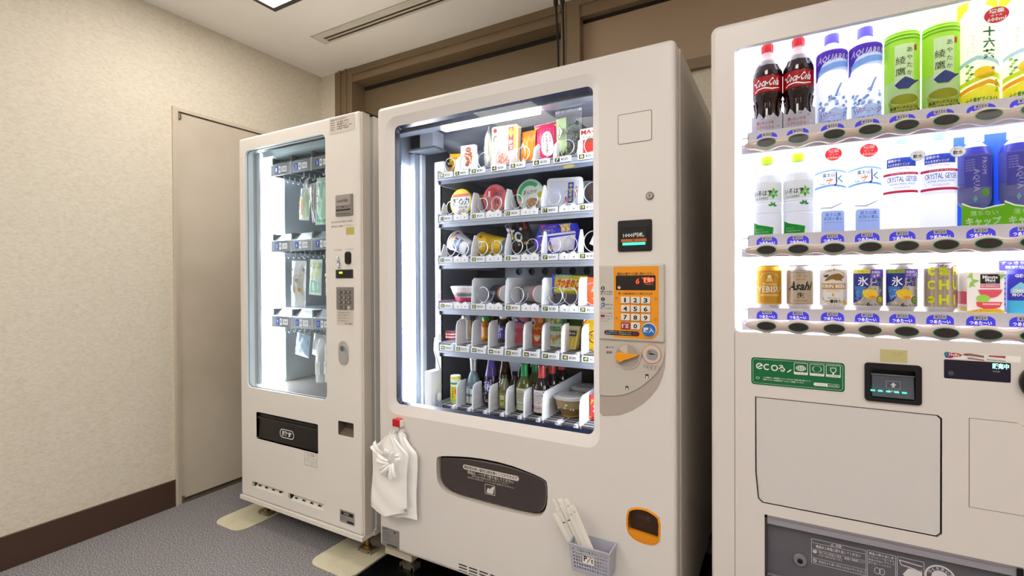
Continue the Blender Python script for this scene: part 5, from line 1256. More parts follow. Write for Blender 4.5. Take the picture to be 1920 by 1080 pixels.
def f4(g):
    def f(b, r):
        bl = m('#26308a', .35); pv = m('#6a4cc0', .4)
        b.wrap([(-.034, .104), (.002, .104), (.002, .094), (-.034, .094)], r, m(g, .4), .0006); b.wrap([(.002, .118-.014), (.040, .104), (.040, .082), (.002, .082)], r, pv, .0006)
        b.wrap([(-.040, .094), (.002, .094), (.002, .066), (-.002, .060), (-.012, .040), (-.020, .026), (-.040, .018)], r, bl, .0006); b.wrap([(-.034, .062), (-.006, .060), (-.014, .036), (-.028, .028)], r, m('#3a7ac0', .4), .0008)
        b.text('KIRIN', .005, .024, .094, .100, 0, INKW, .02, r=r, eps=.001); b.text('CHU-HI', .004, .024, .086, .092, 0, m('#d8ccf0', .5), .0, r=r, eps=.001); b.text('レモン', -.024, -.004, .097, .101, 0, m('#5a5a20', .5), 0, r=r, eps=.001)
        b.text('氷', -.024, -.002, .062, .082+.004, 0, m('#f4f6fb', .4), .012, r=r, eps=.0013); b.text('結', .005, .026, .062, .084, 0, m('#26308a', .5), .02, r=r, eps=.0013)
        b.wrap(smooth_loop([(-.016, .046), (-.008, .055), (.008, .054), (.018, .046), (.016, .034), (.002, .028), (-.010, .034)], 2), r, m('#e8c42a', .35), .0012); b.wrap(ell(.006, .034, .008, .004, 10), r, m('#e08a2a', .4), .0014)
        b.text('6', -.006, .002, .012, .021, 0, INKB, .02, r=r, eps=.001); b.text('%', .003, .007, .012, .016, 0, INKB, .01, r=r, eps=.001); b.text('アルコール分', -.026, -.009, .013, .018, 0, INKG, .01, r=r, eps=.001); b.text('果汁2.7%', .010, .026, .013, .018, 0, INKG, .01, r=r, eps=.001)
        b.wrap(ell(.024, .028, .008, .009, 16), r, m('#4a4a1a' if g != '#8aa83a' else '#2a5a2a', .4), .0009); b.wrap(ell(.024, .028, .0068, .0078, 16), r, m(g, .4), .0011); b.text('糖50%', .019, .029, .026, .030, 0, INKB, 0, r=r, eps=.0014)
        for k in range(22): xx, zz = random.uniform(-.032, .0), random.uniform(.020, .055); b.wrap(ell(xx, zz, .0009, n=5), r, INKW, .0011)
        for k in range(14):
            xx, zz = random.uniform(.004, .030), random.uniform(.038, .092); b.wrap([(xx, zz), (xx+.005, zz+.002), (xx+.003, zz+.007)], r, m(['#aaaab4', '#f0f0f4', '#8f8fa0'][k % 3], .3, metal=.4), .0007)
    return f
can(.187, 'chuhai_can', 'lemon chuhai can with a yellow top band, nearer the beer cans', silver, GR3, fn=f4('#e0d838'), steel=True)
can(.2555, 'chuhai_can', 'lemon chuhai can with a green top band, beside the brown can', silver, GR3, fn=f4('#8aa83a'), steel=True)
def f5(b, r):
    yy = m('#d8dc1e', .4); dk = m('#5a5a10', .5)
    for (t_, z0, z1) in (('can', .088, .108), ('CHU', .054, .077), ('HI', .018, .042)):
        if t_ == 'HI':
            b.text('H', -.008, .010, z0, z1, 0, yy, .04, r=r, eps=.001); b.text('I', .020, .025, z0, z1, 0, yy, .04, r=r, eps=.001); b.wrap(ell(-.023, .030, .0075, .0085, 16), r, yy, .0008); b.text('お酒', -.0285, -.0175, .027, .033, 0, dk, .02, r=r, eps=.0012)
        else:
            for k, c in enumerate(t_): b.text(c, (-.030, -.008, .018)[k], (-.015, .010, .030)[k], z0, z1, 0, yy, .045, r=r, eps=.001)
    b.text('TaKaRa', -.010, .012, .109, .114, 0, INKB, .01, r=r*.86, eps=.004); b.text('LEMON', -.008, .010, .080, .083, 0, dk, 0, r=r, eps=.001)
    b.wrap(ell(.026, .104, .009, .009, 18), r, m('#e88a9a', .4), .0009); b.wrap(ell(.026, .104, .0076, .0076, 18), r, m('#f0e8a0', .4), .0012)
    for k in range(8): b.wband(-.03+.008*k, -.0285+.008*k, .0125, .10, r, m('#cfc6b8', .3, metal=.5), .0003, 1)
can(.3295, 'chuhai_can', 'brownish silver chuhai can with big yellow letters', m('#b3a598', .3, metal=.55), GR3, h=.119, fn=f5, steel=True)
t = product('juice_carton', 'pink grapefruit juice carton with black name panel, on the bottom ledge', 'carton', .401, 1.078, GR3, rot=(0, 0, .18))
b = MB(); b.box(-.034, .034, -.026, .026, 0, .094, m('#fdfbf6', .4)); b.box(-.034, .034, -.026, .026, .094, .0945, m('#e88a8a', .4)); b.build('carton_body', t)
b = MB(); y = -.0264; pk = m('#ea5a72', .4)
b.rect(-.010, .026, .068, .090, y, INKB); b.text('Minute', -.006, .022, .0795, .0875, y-.0003, INKW, .03); b.text('Maid', -.001, .017, .0725, .080, y-.0003, INKW, .03); b.text('ミニッツメイド', .0, .018, .0688, .0715, y-.0003, INKW, .0)
b.rect(-.010, .026, .058, .0665, y, m('#e0708a', .4)); b.text('朝の健康果実100%', -.008, .024, .060, .0645, y-.0003, INKW, .01)
b.poly([(-.016, .055)]+[(.008+.024*math.cos(a), .055+.022*math.sin(a)) for a in [PI+PI*i/12 for i in range(13)]], y, m('#f4f0e6', .4)); b.poly([(.008+.0215*math.cos(a), .0545+.0195*math.sin(a)) for a in [PI+PI*i/12 for i in range(13)]], y-.0002, pk)
b.poly(ell(-.005, .034, .013, .009, 16), y-.0004, m('#a8dc5a', .4)); b.poly([(-.018, .026), (.030, .026), (.026, .014), (.014, .010), (-.004, .010), (-.016, .016)], y-.0003, m('#e8505a', .4)); b.rect(-.006, .026, .019, .023, y-.0005, m('#f6b8c0', .4))
b.poly([(-.034, 0), (.034, 0), (.034, .006), (.02, .012), (-.01, .010), (-.034, .004)], y-.0001, m('#e8c23a', .4)); b.text('ピンク・グレープフルーツ・ブレンド', -.024, .028, .003, .008, y-.0005, INKB, 0)
for (p, q, a) in ((-.028, .086, .5), (-.020, .074, -.6), (.030, .086, -.3), (-.026, .066, 1)): b.poly([(p+.009*math.cos(a+u)*(1 if j % 2 else .45), q+.009*math.sin(a+u)*(1 if j % 2 else .45)) for j, u in enumerate((0, .7, PI/2, PI, PI+.7, 3*PI/2))], y-.0001, m('#9cd45a', .4))
b.build('printed_label', t)
b = MB(); b.add([(-.0342, .024, .05), (-.0342, -.024, .05), (-.0342, -.024, .02), (-.0342, .024, .02)], [(0, 1, 2, 3)], pk); b.add([(-.0342, .024, .014), (-.0342, -.024, .014), (-.0342, -.024, .004), (-.0342, .024, .004)], [(0, 1, 2, 3)], m('#e8c23a', .4)); b.build('side_print', t)
t = product('coffee_can', 'blue and purple coffee can in front of a purple card, last on the bottom ledge', 'can', .476, 1.078, GR3)
b = MB(); b.lathe([(.0001, 0), (.024, 0), (.027, .006), (.0285, .012), (.0285, .090), (.026, .098), (.0255, .100), (.0001, .099)], m('#3a3cc0', .3), seg=32); b.build('can_body', t)
b = MB(); r = .0285; b.wband(-.04, .04, .0, .03, r, m('#4ac0e8', .35), .0006); b.wrap([(-.03, .055), (-.012, .072), (.002, .060), (.014, .076), (.03, .060), (.03, .050), (-.03, .046)], r, m('#8ad8f0', .4), .0008)
b.text('GEORGIA', -.022, .024, .082, .090, 0, INKW, .03, r=r, eps=.001); b.text('EMERALD', -.024, .020, .048, .056, 0, INKW, .035, r=r, eps=.0012); b.text('MOUNTAIN', -.026, .022, .039, .047, 0, INKW, .035, r=r, eps=.0012); b.text('BLEND', -.006, .02, .030, .037, 0, m('#c8d8f8', .5), .0, .3, r=r, eps=.0012); b.build('printed_label', t)
b = MB(); b.box(-.036, .036, .032, .034, 0, .100, m('#e8ecfa', .4)); b.box(-.032, .036, .030, .032, .100, .122, m('#6a68d8', .4)); b.text('すっきり甘さ', -.029, .034, .112, .120, .0295, INKW, .02); b.text('微糖なのに', -.022, .034, .102, .110, .0295, INKW, .02)
for k in range(6): b.hexa([(-.036, .0315, .018+k*.013), (-.036, .0315, .023+k*.013), (-.036, .032, .018+k*.013), (-.036, .032, .023+k*.013), (-.016, .0315, .016+k*.012), (-.016, .0315, .021+k*.012), (-.016, .032, .016+k*.012), (-.016, .032, .021+k*.012)], m('#5a5ad0', .4))
b.build('backing_card', t)

# ================================================================== goods in the snack machine
BASE = {}
def place(name, label, cat, x, y, z, group=None, rot=(0, 0, 0), s=1):
    t = thing(name, label, cat, (x, y, z+.0006), group, rot)
    if s != 1: t.scale = (s, s, s)
    if group != 'packets hanging in the narrow vending machine': BASE[t] = z
    return t
def carton(t, w, h, d, mt, side=None):
    b = MB(); b.box(-w/2, w/2, 0, d, 0, h, mt)
    if side:
        b.add([(w/2+.0002, 0, 0), (w/2+.0002, d, 0), (w/2+.0002, d, h), (w/2+.0002, 0, h)], [(0, 1, 2, 3)], side)
    return b.build('carton_body', t)
def pillow(w, h, d, crimp=.05):
    def th(x, z):
        u = abs(2*x/w); v = abs(2*(z-h/2)/h)
        return d/2*max(0, 1-min(u, 1)**3)*max(0, 1-min(v/(1-crimp), 1)**4)+.0004
    return th
def pouch(t, w, h, d, mt, wr=.0015, crimp_m=None, name='bag'):
    th = pillow(w, h, d); b = MB(); ph = random.uniform(0, 6)
    for sgn in (-1, 1):
        def fn(u, v):
            x = -w/2+w*u; z = h*v; k = th(x, z)
            return (x*(1+.03*math.sin(v*PI)*-1), d/2+sgn*(k+(wr*math.sin(u*17+ph+v*4)*math.sin(v*11+ph) if k > .002 else 0)), z)
        g = MB(); g.grid(fn, 14, 16, mt)
        if sgn > 0: g.f = [f[::-1] for f in g.f]
        b.add(g.v, g.f, mt, True)
    cm = crimp_m or mt
    for z0, z1 in ((-.002, h*.045), (h*.955, h+.002)):
        n = 16
        for i in range(n):
            b.box(-w/2+w*i/n, -w/2+w*(i+.55)/n, d/2-.0012, d/2+.0012, z0, z1, cm)
    return b.build(name, t)
class PR(MB):
    """print on a pillow bag: follows the bulge"""
    def fit(s, w, h, d, eps=.0025):
        th = pillow(w, h, d); s.v = [(v[0], d/2-th(v[0], v[2])-eps+v[1], v[2]) for v in s.v]; return s
def fan(b, cx, cz, r0, r1, n, w, y, mt, a0=0, a1=2*PI):
    for k in range(n):
        a = a0+(a1-a0)*k/n; c, s_ = math.cos(a), math.sin(a)
        b.poly([(cx+r0*c-w*s_, cz+r0*s_+w*c), (cx+r0*c+w*s_, cz+r0*s_-w*c), (cx+r1*c+w*s_, cz+r1*s_-w*c), (cx+r1*c-w*s_, cz+r1*s_+w*c)][::-1], y, mt)
def blobs(b, n, x0, x1, z0, z1, y, cols, r=.004):
    for k in range(n):
        b.poly(ell(random.uniform(x0, x1), random.uniform(z0, z1), r*random.uniform(.5, 1.2), r*random.uniform(.5, 1.2), 7), y-.00003*k, m(cols[k % len(cols)], .4))
G1 = 'packets on the top shelf of the snack machine'
z = TOP[1]
t = place('snack_packet', 'small mustard yellow packet leaning in the first coil of the top shelf', 'packet', -1.160, 1.582, z, G1, (0, .12, -.1))
pouch(t, .060, .080, .02, m('#e8b41a', .35)); b = PR(); b.poly(ell(.0, .035, .018, n=16), 0, m('#c89410', .4)); b.rect(-.02, .02, .058, .066, -.0003, m('#b98408', .4)); b.fit(.060, .080, .02).build('printed_label', t)
t = place('food_box', 'narrow white box with a picture of brown meatballs, second on the top shelf', 'box', -1.079, 1.575, z, G1, (0, 0, .05))
carton(t, .064, .108, .02, m('#f3f0ee', .4)); b = MB(); b.poly(ell(.003, .090, .013, .010, 16), -.0004, m('#8c3a2c', .4)); b.text('肉団子', -.006, .012, .086, .094, -.0008, m('#e8c8a0', .5), .0)
for (p, q) in ((-.008, .070), (.010, .072), (0, .058), (.016, .056), (.004, .044), (.018, .040), (-.002, .034)): b.poly(ell(p, q, .0105, .009, 14), -.0004-.0001*q*10, m('#a2542c', .35)); b.poly(ell(p-.003, q+.003, .003, .002, 8), -.0018, m('#e0a878', .3))
b.poly([(-.028, .006), (.028, .006), (.02, .018), (.0, .014), (-.02, .018)], -.0004, m('#3f8a3a', .4)); b.build('printed_label', t)
t = place('snack_packet', 'slim grey and blue packet standing side-on, third on the top shelf', 'packet', -1.012, 1.592, z, G1, (0, 0, -.95))
pouch(t, .085, .160, .03, m('#c9c6ba', .35)); b = PR(); b.rect(-.042, .042, .004, .105, 0, m('#3566b8', .4)); b.rect(-.042, .042, .135, .150, 0, m('#4a8ad0', .4)); b.text('おつまみ', .005, .028, .02, .095, -.0004, INKW, .02, vert=True); b.poly(ell(-.02, .12, .008, n=12), -.0004, m('#c83a3a', .4)); b.fit(.085, .160, .03).build('printed_label', t)
t = place('food_box', 'large cream and yellow noodle box with a red strip, on the top shelf', 'box', -.922, 1.584, z, G1, (0, .03, .02))
b = MB(); b.prism(rr(-.056, .056, 0, .160, .008), 0, .03, m('#efe2b0', .4)); b.build('carton_body', t)
b = MB(); b.poly(rr(-.050, .052, .006, .155, .006), -.0004, m('#fbf3e2', .4)); b.poly(ell(-.040, .144, .008, n=16), -.0008, m('#d83a44', .4)); b.rect(.018, .040, .006, .152, -.0008, m('#c9352c', .4)); b.poly([(.029, .150), (.042, .132), (.029, .110), (.016, .132)], -.0011, m('#e0b040', .4)); b.text('炒飯の素', .020, .038, .03, .105, -.0014, INKW, .03, vert=True)
b.rect(.041, .052, .006, .152, -.0007, m('#e6c23a', .4)); b.poly(ell(-.005, .035, .040, .026, 20), -.0009, m('#e9b9a0', .4)); b.poly(ell(-.005, .030, .036, .021, 20), -.0012, m('#c98a70', .4)); blobs(b, 26, -.034, .022, .018, .060, -.0015, ['#f2d8c8', '#d89a88', '#a85a48', '#f6e9d8']); blobs(b, 8, -.046, -.02, .055, .075, -.0015, ['#5aa04a', '#8ac86a']); b.poly(ell(-.038, .112, .010, .014, 14), -.0012, m('#6a6a6a', .4)); b.poly(ell(-.036, .110, .007, .011, 14), -.0014, m('#e8e4e0', .4))
b.build('printed_label', t)
t = place('snack_packet', 'orange packet with a white oval panel, folded over, on the top shelf', 'packet', -.832, 1.585, z, G1, (0, .05, -.25))
pouch(t, .066, .125, .035, m('#f08a1e', .35), .003); b = PR(); b.poly(ell(-.014, .045, .018, .036, 20), 0, m('#f1ece2', .4)); b.text('カリカリ', -.022, -.006, .025, .07, -.0006, INKB, .01, vert=True); b.rect(-.032, .020, .098, .112, 0, m('#e4508a', .4)); b.rect(.008, .012, .02, .085, -.0003, m('#f8c030', .4)); b.fit(.066, .125, .035).build('printed_label', t)
t = place('snack_packet', 'checked pink packet with yellow bands and a white oval, on the top shelf', 'packet', -.752, 1.592, z, G1, (0, -.03, .0))
pouch(t, .094, .145, .03, m('#e6356a', .3), .001, m('#d9d9df', .2)); b = PR()
for i in range(7):
    for j in range(5): b.rect(-.040+.012*i, -.0365+.012*i, .072+.011*j, .080+.011*j, 0, m('#f0608a', .35))
b.rect(-.044, .044, .006, .014, 0, m('#f2d21a', .4)); b.rect(-.044, .044, .128, .136, 0, m('#f2d21a', .4)); b.poly(smooth_loop([(-.012, .025), (.034, .02), (.032, .085), (.020, .112), (-.002, .110), (-.014, .085)], 2), -.0005, m('#ece6dc', .4)); b.text('くんさき', -.002, .022, .035, .085, -.001, INKB, .01, vert=True); b.poly(ell(.008, .100, .004, n=8), -.001, m('#e0952a', .4)); b.poly([(-.036, .02), (-.024, .02), (-.020, .07), (-.03, .065)], -.0004, m('#f4f0ea', .4)); b.fit(.094, .145, .03).build('printed_label', t)
t = place('snack_packet', 'tall clear bag of dark seaweed with a pale green panel, on the top shelf', 'packet', -.664, 1.58, z, G1, (0, 0, .03))
pouch(t, .10, .178, .04, film('#eef2f0', .12, .12), .004, film('#f2f6f4', .4, .1)); b = PR(); b.rect(-.045, -.004, .006, .150, .003, m('#bcd88a', .4)); b.poly([(-.042, .100), (-.028, .125), (-.012, .100), (-.026, .070)], -.0002, INKB); b.poly([(-.040, .100), (-.028, .122), (-.014, .100), (-.026, .074)], -.0005, m('#f0f4e0', .4)); b.text('わかめ', -.032, -.022, .084, .112, -.0009, INKB, .01, vert=True); b.rect(-.042, .044, .152, .156, .002, m('#7d6a60', .4)); b.fit(.10, .178, .04).build('printed_label', t)
b = MB()
for k in range(90):
    x, zz = random.uniform(-.002, .042), random.uniform(.012, .125)
    if k > 62: x, zz = random.uniform(-.04, .0), random.uniform(.008, .035)
    rr_ = random.uniform(.003, .006); a = random.uniform(0, 6)
    b.tube([(x+rr_*math.cos(a+u), .006+random.uniform(-.003, .004), zz+rr_*math.sin(a+u)) for u in (0, 1.1, 2.2, 3.3, 4.4)], .0016, m(['#2f3a2a', '#1c241c', '#55684a', '#8aa07a'][k % 4], .35), 4)
b.build('seaweed', t, kind='stuff')
t = place('food_box', 'red and cream box lettered MAC, last on the top shelf', 'box', -.574, 1.585, z, G1, (0, 0, 0))
carton(t, .085, .100, .03, m('#b8241e', .35)); b = MB(); b.rect(-.0425, .0425, .062, .100, -.0004, m('#e6dcc8', .4)); b.text('MACA', -.038, .036, .080, .096, -.0008, m('#c02a22', .5), .03); b.poly([(-.0425, .0), (.0425, .0), (.0425, .05), (.01, .06), (-.0425, .04)], -.0004, m('#c8281e', .35)); b.text('マカダミア', -.034, .02, .066, .074, -.0008, INKB, .01); b.poly(ell(-.005, .058, .014, .008, 12), -.0008, m('#7a4a2a', .4)); b.build('printed_label', t)

# noodle cups with lids to the front, and one behind each
def ycup(b, r0, r1, L, mts, lip=True, cx=0, cz=0, seg=32):
    """cup lying with its lid towards -Y"""
    g = MB(); pr = [(.0001, -.0008), (r0, -.0008), (r0+.002, .0), (r0+.002, .003), (r0-.001, .004), (r1, L), (.0001, L)]
    g.lathe(pr, mts, seg=seg); g.v = [(cx+v[0], v[2], cz+v[1]) for v in g.v]; g.f = [f[::-1] for f in g.f]
    base = len(b.v); b.v += g.v
    for f, mi, sm in zip(g.f, g.mi, g.sm): b.f.append(tuple(base+i for i in f)); b.mi.append(b.mat(g.mats[mi])); b.sm.append(sm)
G2 = 'instant noodles on the second shelf of the snack machine'
z = TOP[2]
def noodle(x, r, lab, side, lidm, printer, y=1.592, rot=(.0, 0, -.06), L=.08):
    t = place('noodle_cup', lab, 'noodle cup', x, y, z, G2, rot)
    b = MB(); ycup(b, r, r*.72, L, [side]*6, cz=r+.002); b.build('cup_body', t)
    b = MB(); b.poly(ell(0, r+.002, r, n=36), -.0012, lidm); printer(b, r+.002, r); b.build('lid', t); return t
def l1(b, c, r):
    b.poly([(r*.97*math.cos(a), c+r*.97*math.sin(a)) for a in [PI*(.06+.88*i/20) for i in range(21)]], -.0016, m('#e2c830', .4)); b.poly([(-r*.95, c+.022), (r*.95, c+.022), (r*.90, c-.010), (r*.7, c-.035), (-r*.5, c-.045), (-r*.88, c-.010)], -.0019, m('#c9cac6', .35)); b.poly([(-r*.86, c+.022), (r*.86, c+.022), (r*.72, c+.034), (-r*.72, c+.034)], -.0021, m('#c85a48', .4))
    b.text('麺の力', -.040, .042, c-.012, c+.018, -.0026, INKB, .03); b.text('中華そば 醤油', -.012, .038, c-.024, c-.016, -.0024, INKB, .01); blobs(b, 16, -.02, .025, c-.050, c-.028, -.0024, ['#b88a80', '#d8b0a0', '#8a5a50', '#e0c23a'])
def l2(b, c, r):
    b.poly(ell(0, c, r*.96, n=30), -.0016, m('#e07078', .35)); b.poly(ell(-.012, c+.026, .028, .018, 16), -.0019, m('#d8343c', .35)); b.text('チャルメン', -.006, .040, c+.004, c+.034, -.0026, m('#3a4450', .5), .03, .3); b.text('醤油', .0, .018, c-.024, c-.002, -.0026, m('#2a3440', .5), .03); b.rect(-.030, -.020, c+.010, c+.032, -.0022, m('#dfe3e6', .4)); b.rect(-.040, -.030, c-.025, c+.004, -.0022, m('#3fa08a', .4)); blobs(b, 22, -.03, .036, c-.046, c-.012, -.0023, ['#e8b890', '#d87a60', '#f0d8c0', '#c85a70', '#5aa05a'])
def l3(b, c, r):
    b.poly(ell(0, c, r*.95, n=30), -.0016, m('#dfe6e2', .35)); b.poly([(r*.9*math.cos(a), c+r*.9*math.sin(a)) for a in [PI*(.25+.9*i/16) for i in range(17)]]+[(r*.62*math.cos(a), c+r*.62*math.sin(a)) for a in [PI*(1.15-.9*i/16) for i in range(17)]], -.0019, m('#3fb070', .4)); b.text('あんかけ', -.026, .030, c+.000, c+.018, -.0024, m('#5a6a64', .5), .02, .2); b.poly(ell(.012, c-.032, .030, .020, 20), -.0021, m('#b88a60', .4)); blobs(b, 22, -.012, .036, c-.050, c-.018, -.0024, ['#d8b088', '#4a9a4a', '#8a6a40', '#e8d0b0', '#c87a60']); b.poly(ell(.044, c-.002, .012, n=12), -.0022, m('#b8b830', .4)); blobs(b, 8, -.045, -.03, c-.035, c-.01, -.0022, ['#d87080', '#e8a0a8'])
noodle(-1.124, .053, 'noodle cup with a silver and yellow lid, first on the second shelf', m('#d8c02a', .35), m('#e8d43a', .35), l1)
noodle(-1.110, .050, 'orange noodle cup behind the silver and yellow lid', m('#b8621a', .35), m('#c8701e', .35), lambda b, c, r: b.poly(ell(0, c, r*.8, n=24), -.0016, m('#a8541a', .35)), y=1.72, rot=(0, 0, .15))
noodle(-.966, .054, 'red noodle cup with dark brush lettering on its lid, second shelf', m('#b82430', .35), m('#e08088', .35), l2)
noodle(-.945, .053, 'deep red noodle cup behind the cup with dark brush lettering', m('#a81622', .3), m('#c82230', .3), lambda b, c, r: b.poly(ell(0, c, r*.8, n=24), -.0016, m('#a81622', .35)), y=1.72, rot=(0, 0, .15))
noodle(-.816, .056, 'pale green noodle cup with a picture of topped noodles, second shelf', m('#d6e2de', .3), m('#9ad8b4', .35), l3)
noodle(-.80, .055, 'white and green noodle cup standing behind the pale green one', m('#cfe0dc', .3), m('#c0dcd4', .3), lambda b, c, r: b.text('大盛', -.02, .02, c+.03, c+.042, -.002, m('#1a6a5a', .5), .02), y=1.72, rot=(0, 0, .15))
def tray(t, w, h, d, prints):
    b = MB(); fr = rr(-w/2, w/2, 0, h, .012); bk = rr(-w/2+.012, w/2-.012, .012, h-.012, .012)
    b.poly(fr, -.001, m('#f2f3f6', .3)); b.loopring(fr, .003, fr, -.001, m('#f2f3f6', .3)); b.loopring(bk, d, rr(-w/2+.004, w/2-.004, .004, h-.004, .012), .003, m('#e6e8ee', .3)); b.poly(bk, d, m('#e6e8ee', .3)); b.build('tray_body', t)
    b = MB(); prints(b); b.build('printed_label', t)
def tp1(b):
    b.poly(rr(-.058, .060, .012, .092, .01), -.0014, m('#dfe4f2', .25)); b.text('やきそば', .018, .034, .018, .082, -.0022, m('#f0e23a', .5), .04, vert=True); b.rect(.015, .037, .014, .086, -.0018, m('#3a50b8', .4)); b.text('大盛り', .042, .053, .030, .075, -.0022, m('#c83a4a', .5), .02, vert=True); b.rect(.000, .012, .016, .036, -.0018, m('#b84a6a', .4)); b.poly(ell(-.025, .05, .024, .028, 18), -.0018, m('#d4dcf4', .3))
t = place('noodle_tray', 'square white fried-noodle tray with blue and yellow lettering, second shelf', 'noodle tray', -.682, 1.592, z, G2, (0, .05, -.03)); tray(t, .138, .104, .05, tp1)
t = place('noodle_tray', 'white noodle tray with yellow lettering behind the square white one', 'noodle tray', -.675, 1.70, z, G2, (0, .02, .1))
tray(t, .125, .110, .045, lambda b: (b.text('ソース焼そば', -.05, .02, .092, .104, -.0016, m('#d8c82a', .5), .03), b.text('マヨネーズ', .03, .06, .094, .102, -.0016, INKB, .01)))
t = place('noodle_cup', 'dark brown lidded cup cut by the window edge, end of the second shelf', 'noodle cup', -.545, 1.60, z, G2)
b = MB(); ycup(b, .048, .04, .07, [m('#3a2622', .35)]*6, cz=.05); b.build('cup_body', t)
t = place('food_box', 'blue box with an orange picture standing behind the dark brown cup', 'box', -.575, 1.74, z, G2); carton(t, .10, .125, .03, m('#1f3fa0', .3)); b = MB(); b.poly(ell(.012, .06, .03, .025, 18), -.0005, m('#c8702a', .4)); b.poly(ell(.012, .11, .02, .01, 14), -.0005, m('#d8dce8', .4)); b.build('printed_label', t)

# third shelf
G3b = 'cups and snacks on the third shelf of the snack machine'
z = TOP[3]
def lying_cup(lab, x, y, zc, r0, r1, L, ang, yawn, mt, fn, group=G3b):
    """cup on its side, rim up-left, base down-right"""
    t = place('noodle_cup', lab, 'noodle cup', x, y, zc, group, (0, ang, yawn)); BASE[t] = TOP[3]
    b = MB(); b.lathe([(.0001, 0), (r0*.94, 0), (r0, .0005), (r0, .004), (r0-.003, .006), (r0-.006, L*.35), (r1, L), (r1-.002, L+.001), (r1-.004, L-.003), (.0001, L-.003)], [WHITE, WHITE, WHITE, mt, mt, mt, WHITE, m('#c9cbd2', .4), m('#c9cbd2', .4)], seg=36); b.build('cup_body', t)
    b = MB(); fn(b, r0, L); b.build('printed_label', t); return t
def cone_wrap(b, r0, r1, L):
    b.v = [(v[0]*(1), v[1], v[2]) for v in b.v]
    out = []
    for x, y, zz in b.v:
        rad = math.hypot(x, y); k = (r0-.005+(r1-r0+.005)*max(0, zz)/L)/r0*(rad/r0) if rad else 1
        out.append((x/rad*k*r0, y/rad*k*r0, zz) if rad else (x, y, zz))
    b.v = out
def s1(b, r0, L):
    b.X = None
    b.text('SOUP', -.030, .034, .026, .044, 0, m('#2f5aa8', .5), .05, r=r0, eps=.001); b.text('NOODLE', -.034, .034, .050, .066, 0, m('#2f5aa8', .5), .05, r=r0, eps=.001); b.wband(-.06, .06, .012, .020, r0, m('#e8b070', .4), .0006); b.wrap(ell(-.05, .014, .006, n=10), r0, RED, .001)
    for i, v in enumerate(b.v):
        rad = math.hypot(v[0], v[1]); s_ = (r0-.004+(r0*.72-r0+.004)*v[2]/L+.0012+(rad-r0))/rad; b.v[i] = (v[0]*s_, v[1]*s_, v[2])
# built with the rim at z=0 and the base at z=L, then turned so that the base points down and away to the side
lying_cup('white soup noodle cup with blue lettering tipped on its side, third shelf', -1.170, 1.615, z+.068, .044, .032, .094, 2.05, -.12, m('#f2f0f0', .35), s1)
def s2(b, r0, L):
    b.text('カレーヌードル', -.040, .030, .045, .075, 0, m('#b8860a', .5), .02, r=r0, eps=.001); b.rect(0, 0, 0, 0, 0, WHITE) if False else None
    b.wrap(rr(-.012, .014, .018, .036, .002), r0, m('#f2f2f0', .5), .001)
    for k in range(8): b.wrap([(-.009+.0025*k, .021), (-.0078+.0025*k, .021), (-.0078+.0025*k, .033), (-.009+.0025*k, .033)], r0, INKB, .0016)
    b.wrap(ell(.03, .016, .007, n=12), r0, RED, .001); b.wrap(ell(-.032, .020, .006, n=12), r0, RED, .001)
    for q in (.055, .062, .069, .076, .083): b.wband(-.03+.1*(q-.05), .028, q, q+.0018, r0, m('#9a7408', .4), .0012)
    for i, v in enumerate(b.v):
        rad = math.hypot(v[0], v[1]); s_ = (r0-.004+(r0*.72-r0+.004)*v[2]/L+.0012+(rad-r0))/rad; b.v[i] = (v[0]*s_, v[1]*s_, v[2])
lying_cup('large yellow noodle cup lying on its side, third shelf', -1.050, 1.628, z+.070, .048, .035, .118, 1.72, -.12, m('#e9bf12', .35), s2)
t = place('noodle_cup', 'small yellow-lidded cup behind the black snack bag, third shelf', 'noodle cup', -.955, 1.75, z, G3b, (0, 0, .25)); b = MB(); ycup(b, .038, .03, .06, [m('#d8b01a', .35)]*6, cz=.078); b.box(-.02, .02, .01, .05, 0, .05, m('#a8841a', .4)); b.build('cup_body', t); b = MB(); b.text('カ', -.012, .012, .066, .09, -.002, INKB, .04); b.build('printed_label', t)
t = place('snack_packet', 'black snack bag with white ovals and a red corner, third shelf', 'packet', -.843, 1.605, z, G3b, (0, -.42, .05))
pouch(t, .095, .125, .035, m('#1d1d20', .3), .003, film('#c8ccd2', .5, .1)); b = PR(); b.poly(ell(-.005, .055, .016, .020, 20), 0, INKW); b.poly(ell(-.004, .055, .008, .012, 14), -.0005, m('#1d1d20', .4)); b.poly(ell(.016, .078, .006, n=10), 0, INKW); b.poly(ell(-.016, .085, .007, .005, 12), 0, INKW); b.poly(ell(-.03, .062, .006, n=10), 0, m('#e8d030', .4)); b.poly([(-.04, .085), (-.02, .11), (-.01, .112), (-.035, .078)], 0, m('#c82a30', .4)); b.poly([(.01, .118), (.035, .118), (.038, .07), (.028, .07)], 0, m('#d03a38', .4)); b.poly([(-.02, .025), (.035, .012), (.036, .022), (-.018, .034)], 0, m('#c8a03a', .4)); b.fit(.095, .125, .035).build('printed_label', t)
t = place('snack_box', 'blue potato stick snack box with fries on it, third shelf', 'box', -.704, 1.578, z, G3b, (.10, -.06, .04), )
b = MB(); mt = m('#3038b8', .35)
b.prism([(-.062, 0), (.068, .004), (.082, .060), (.070, .098), (-.050, .106), (-.085, .045)], 0, .05, mt); b.build('carton_body', t)
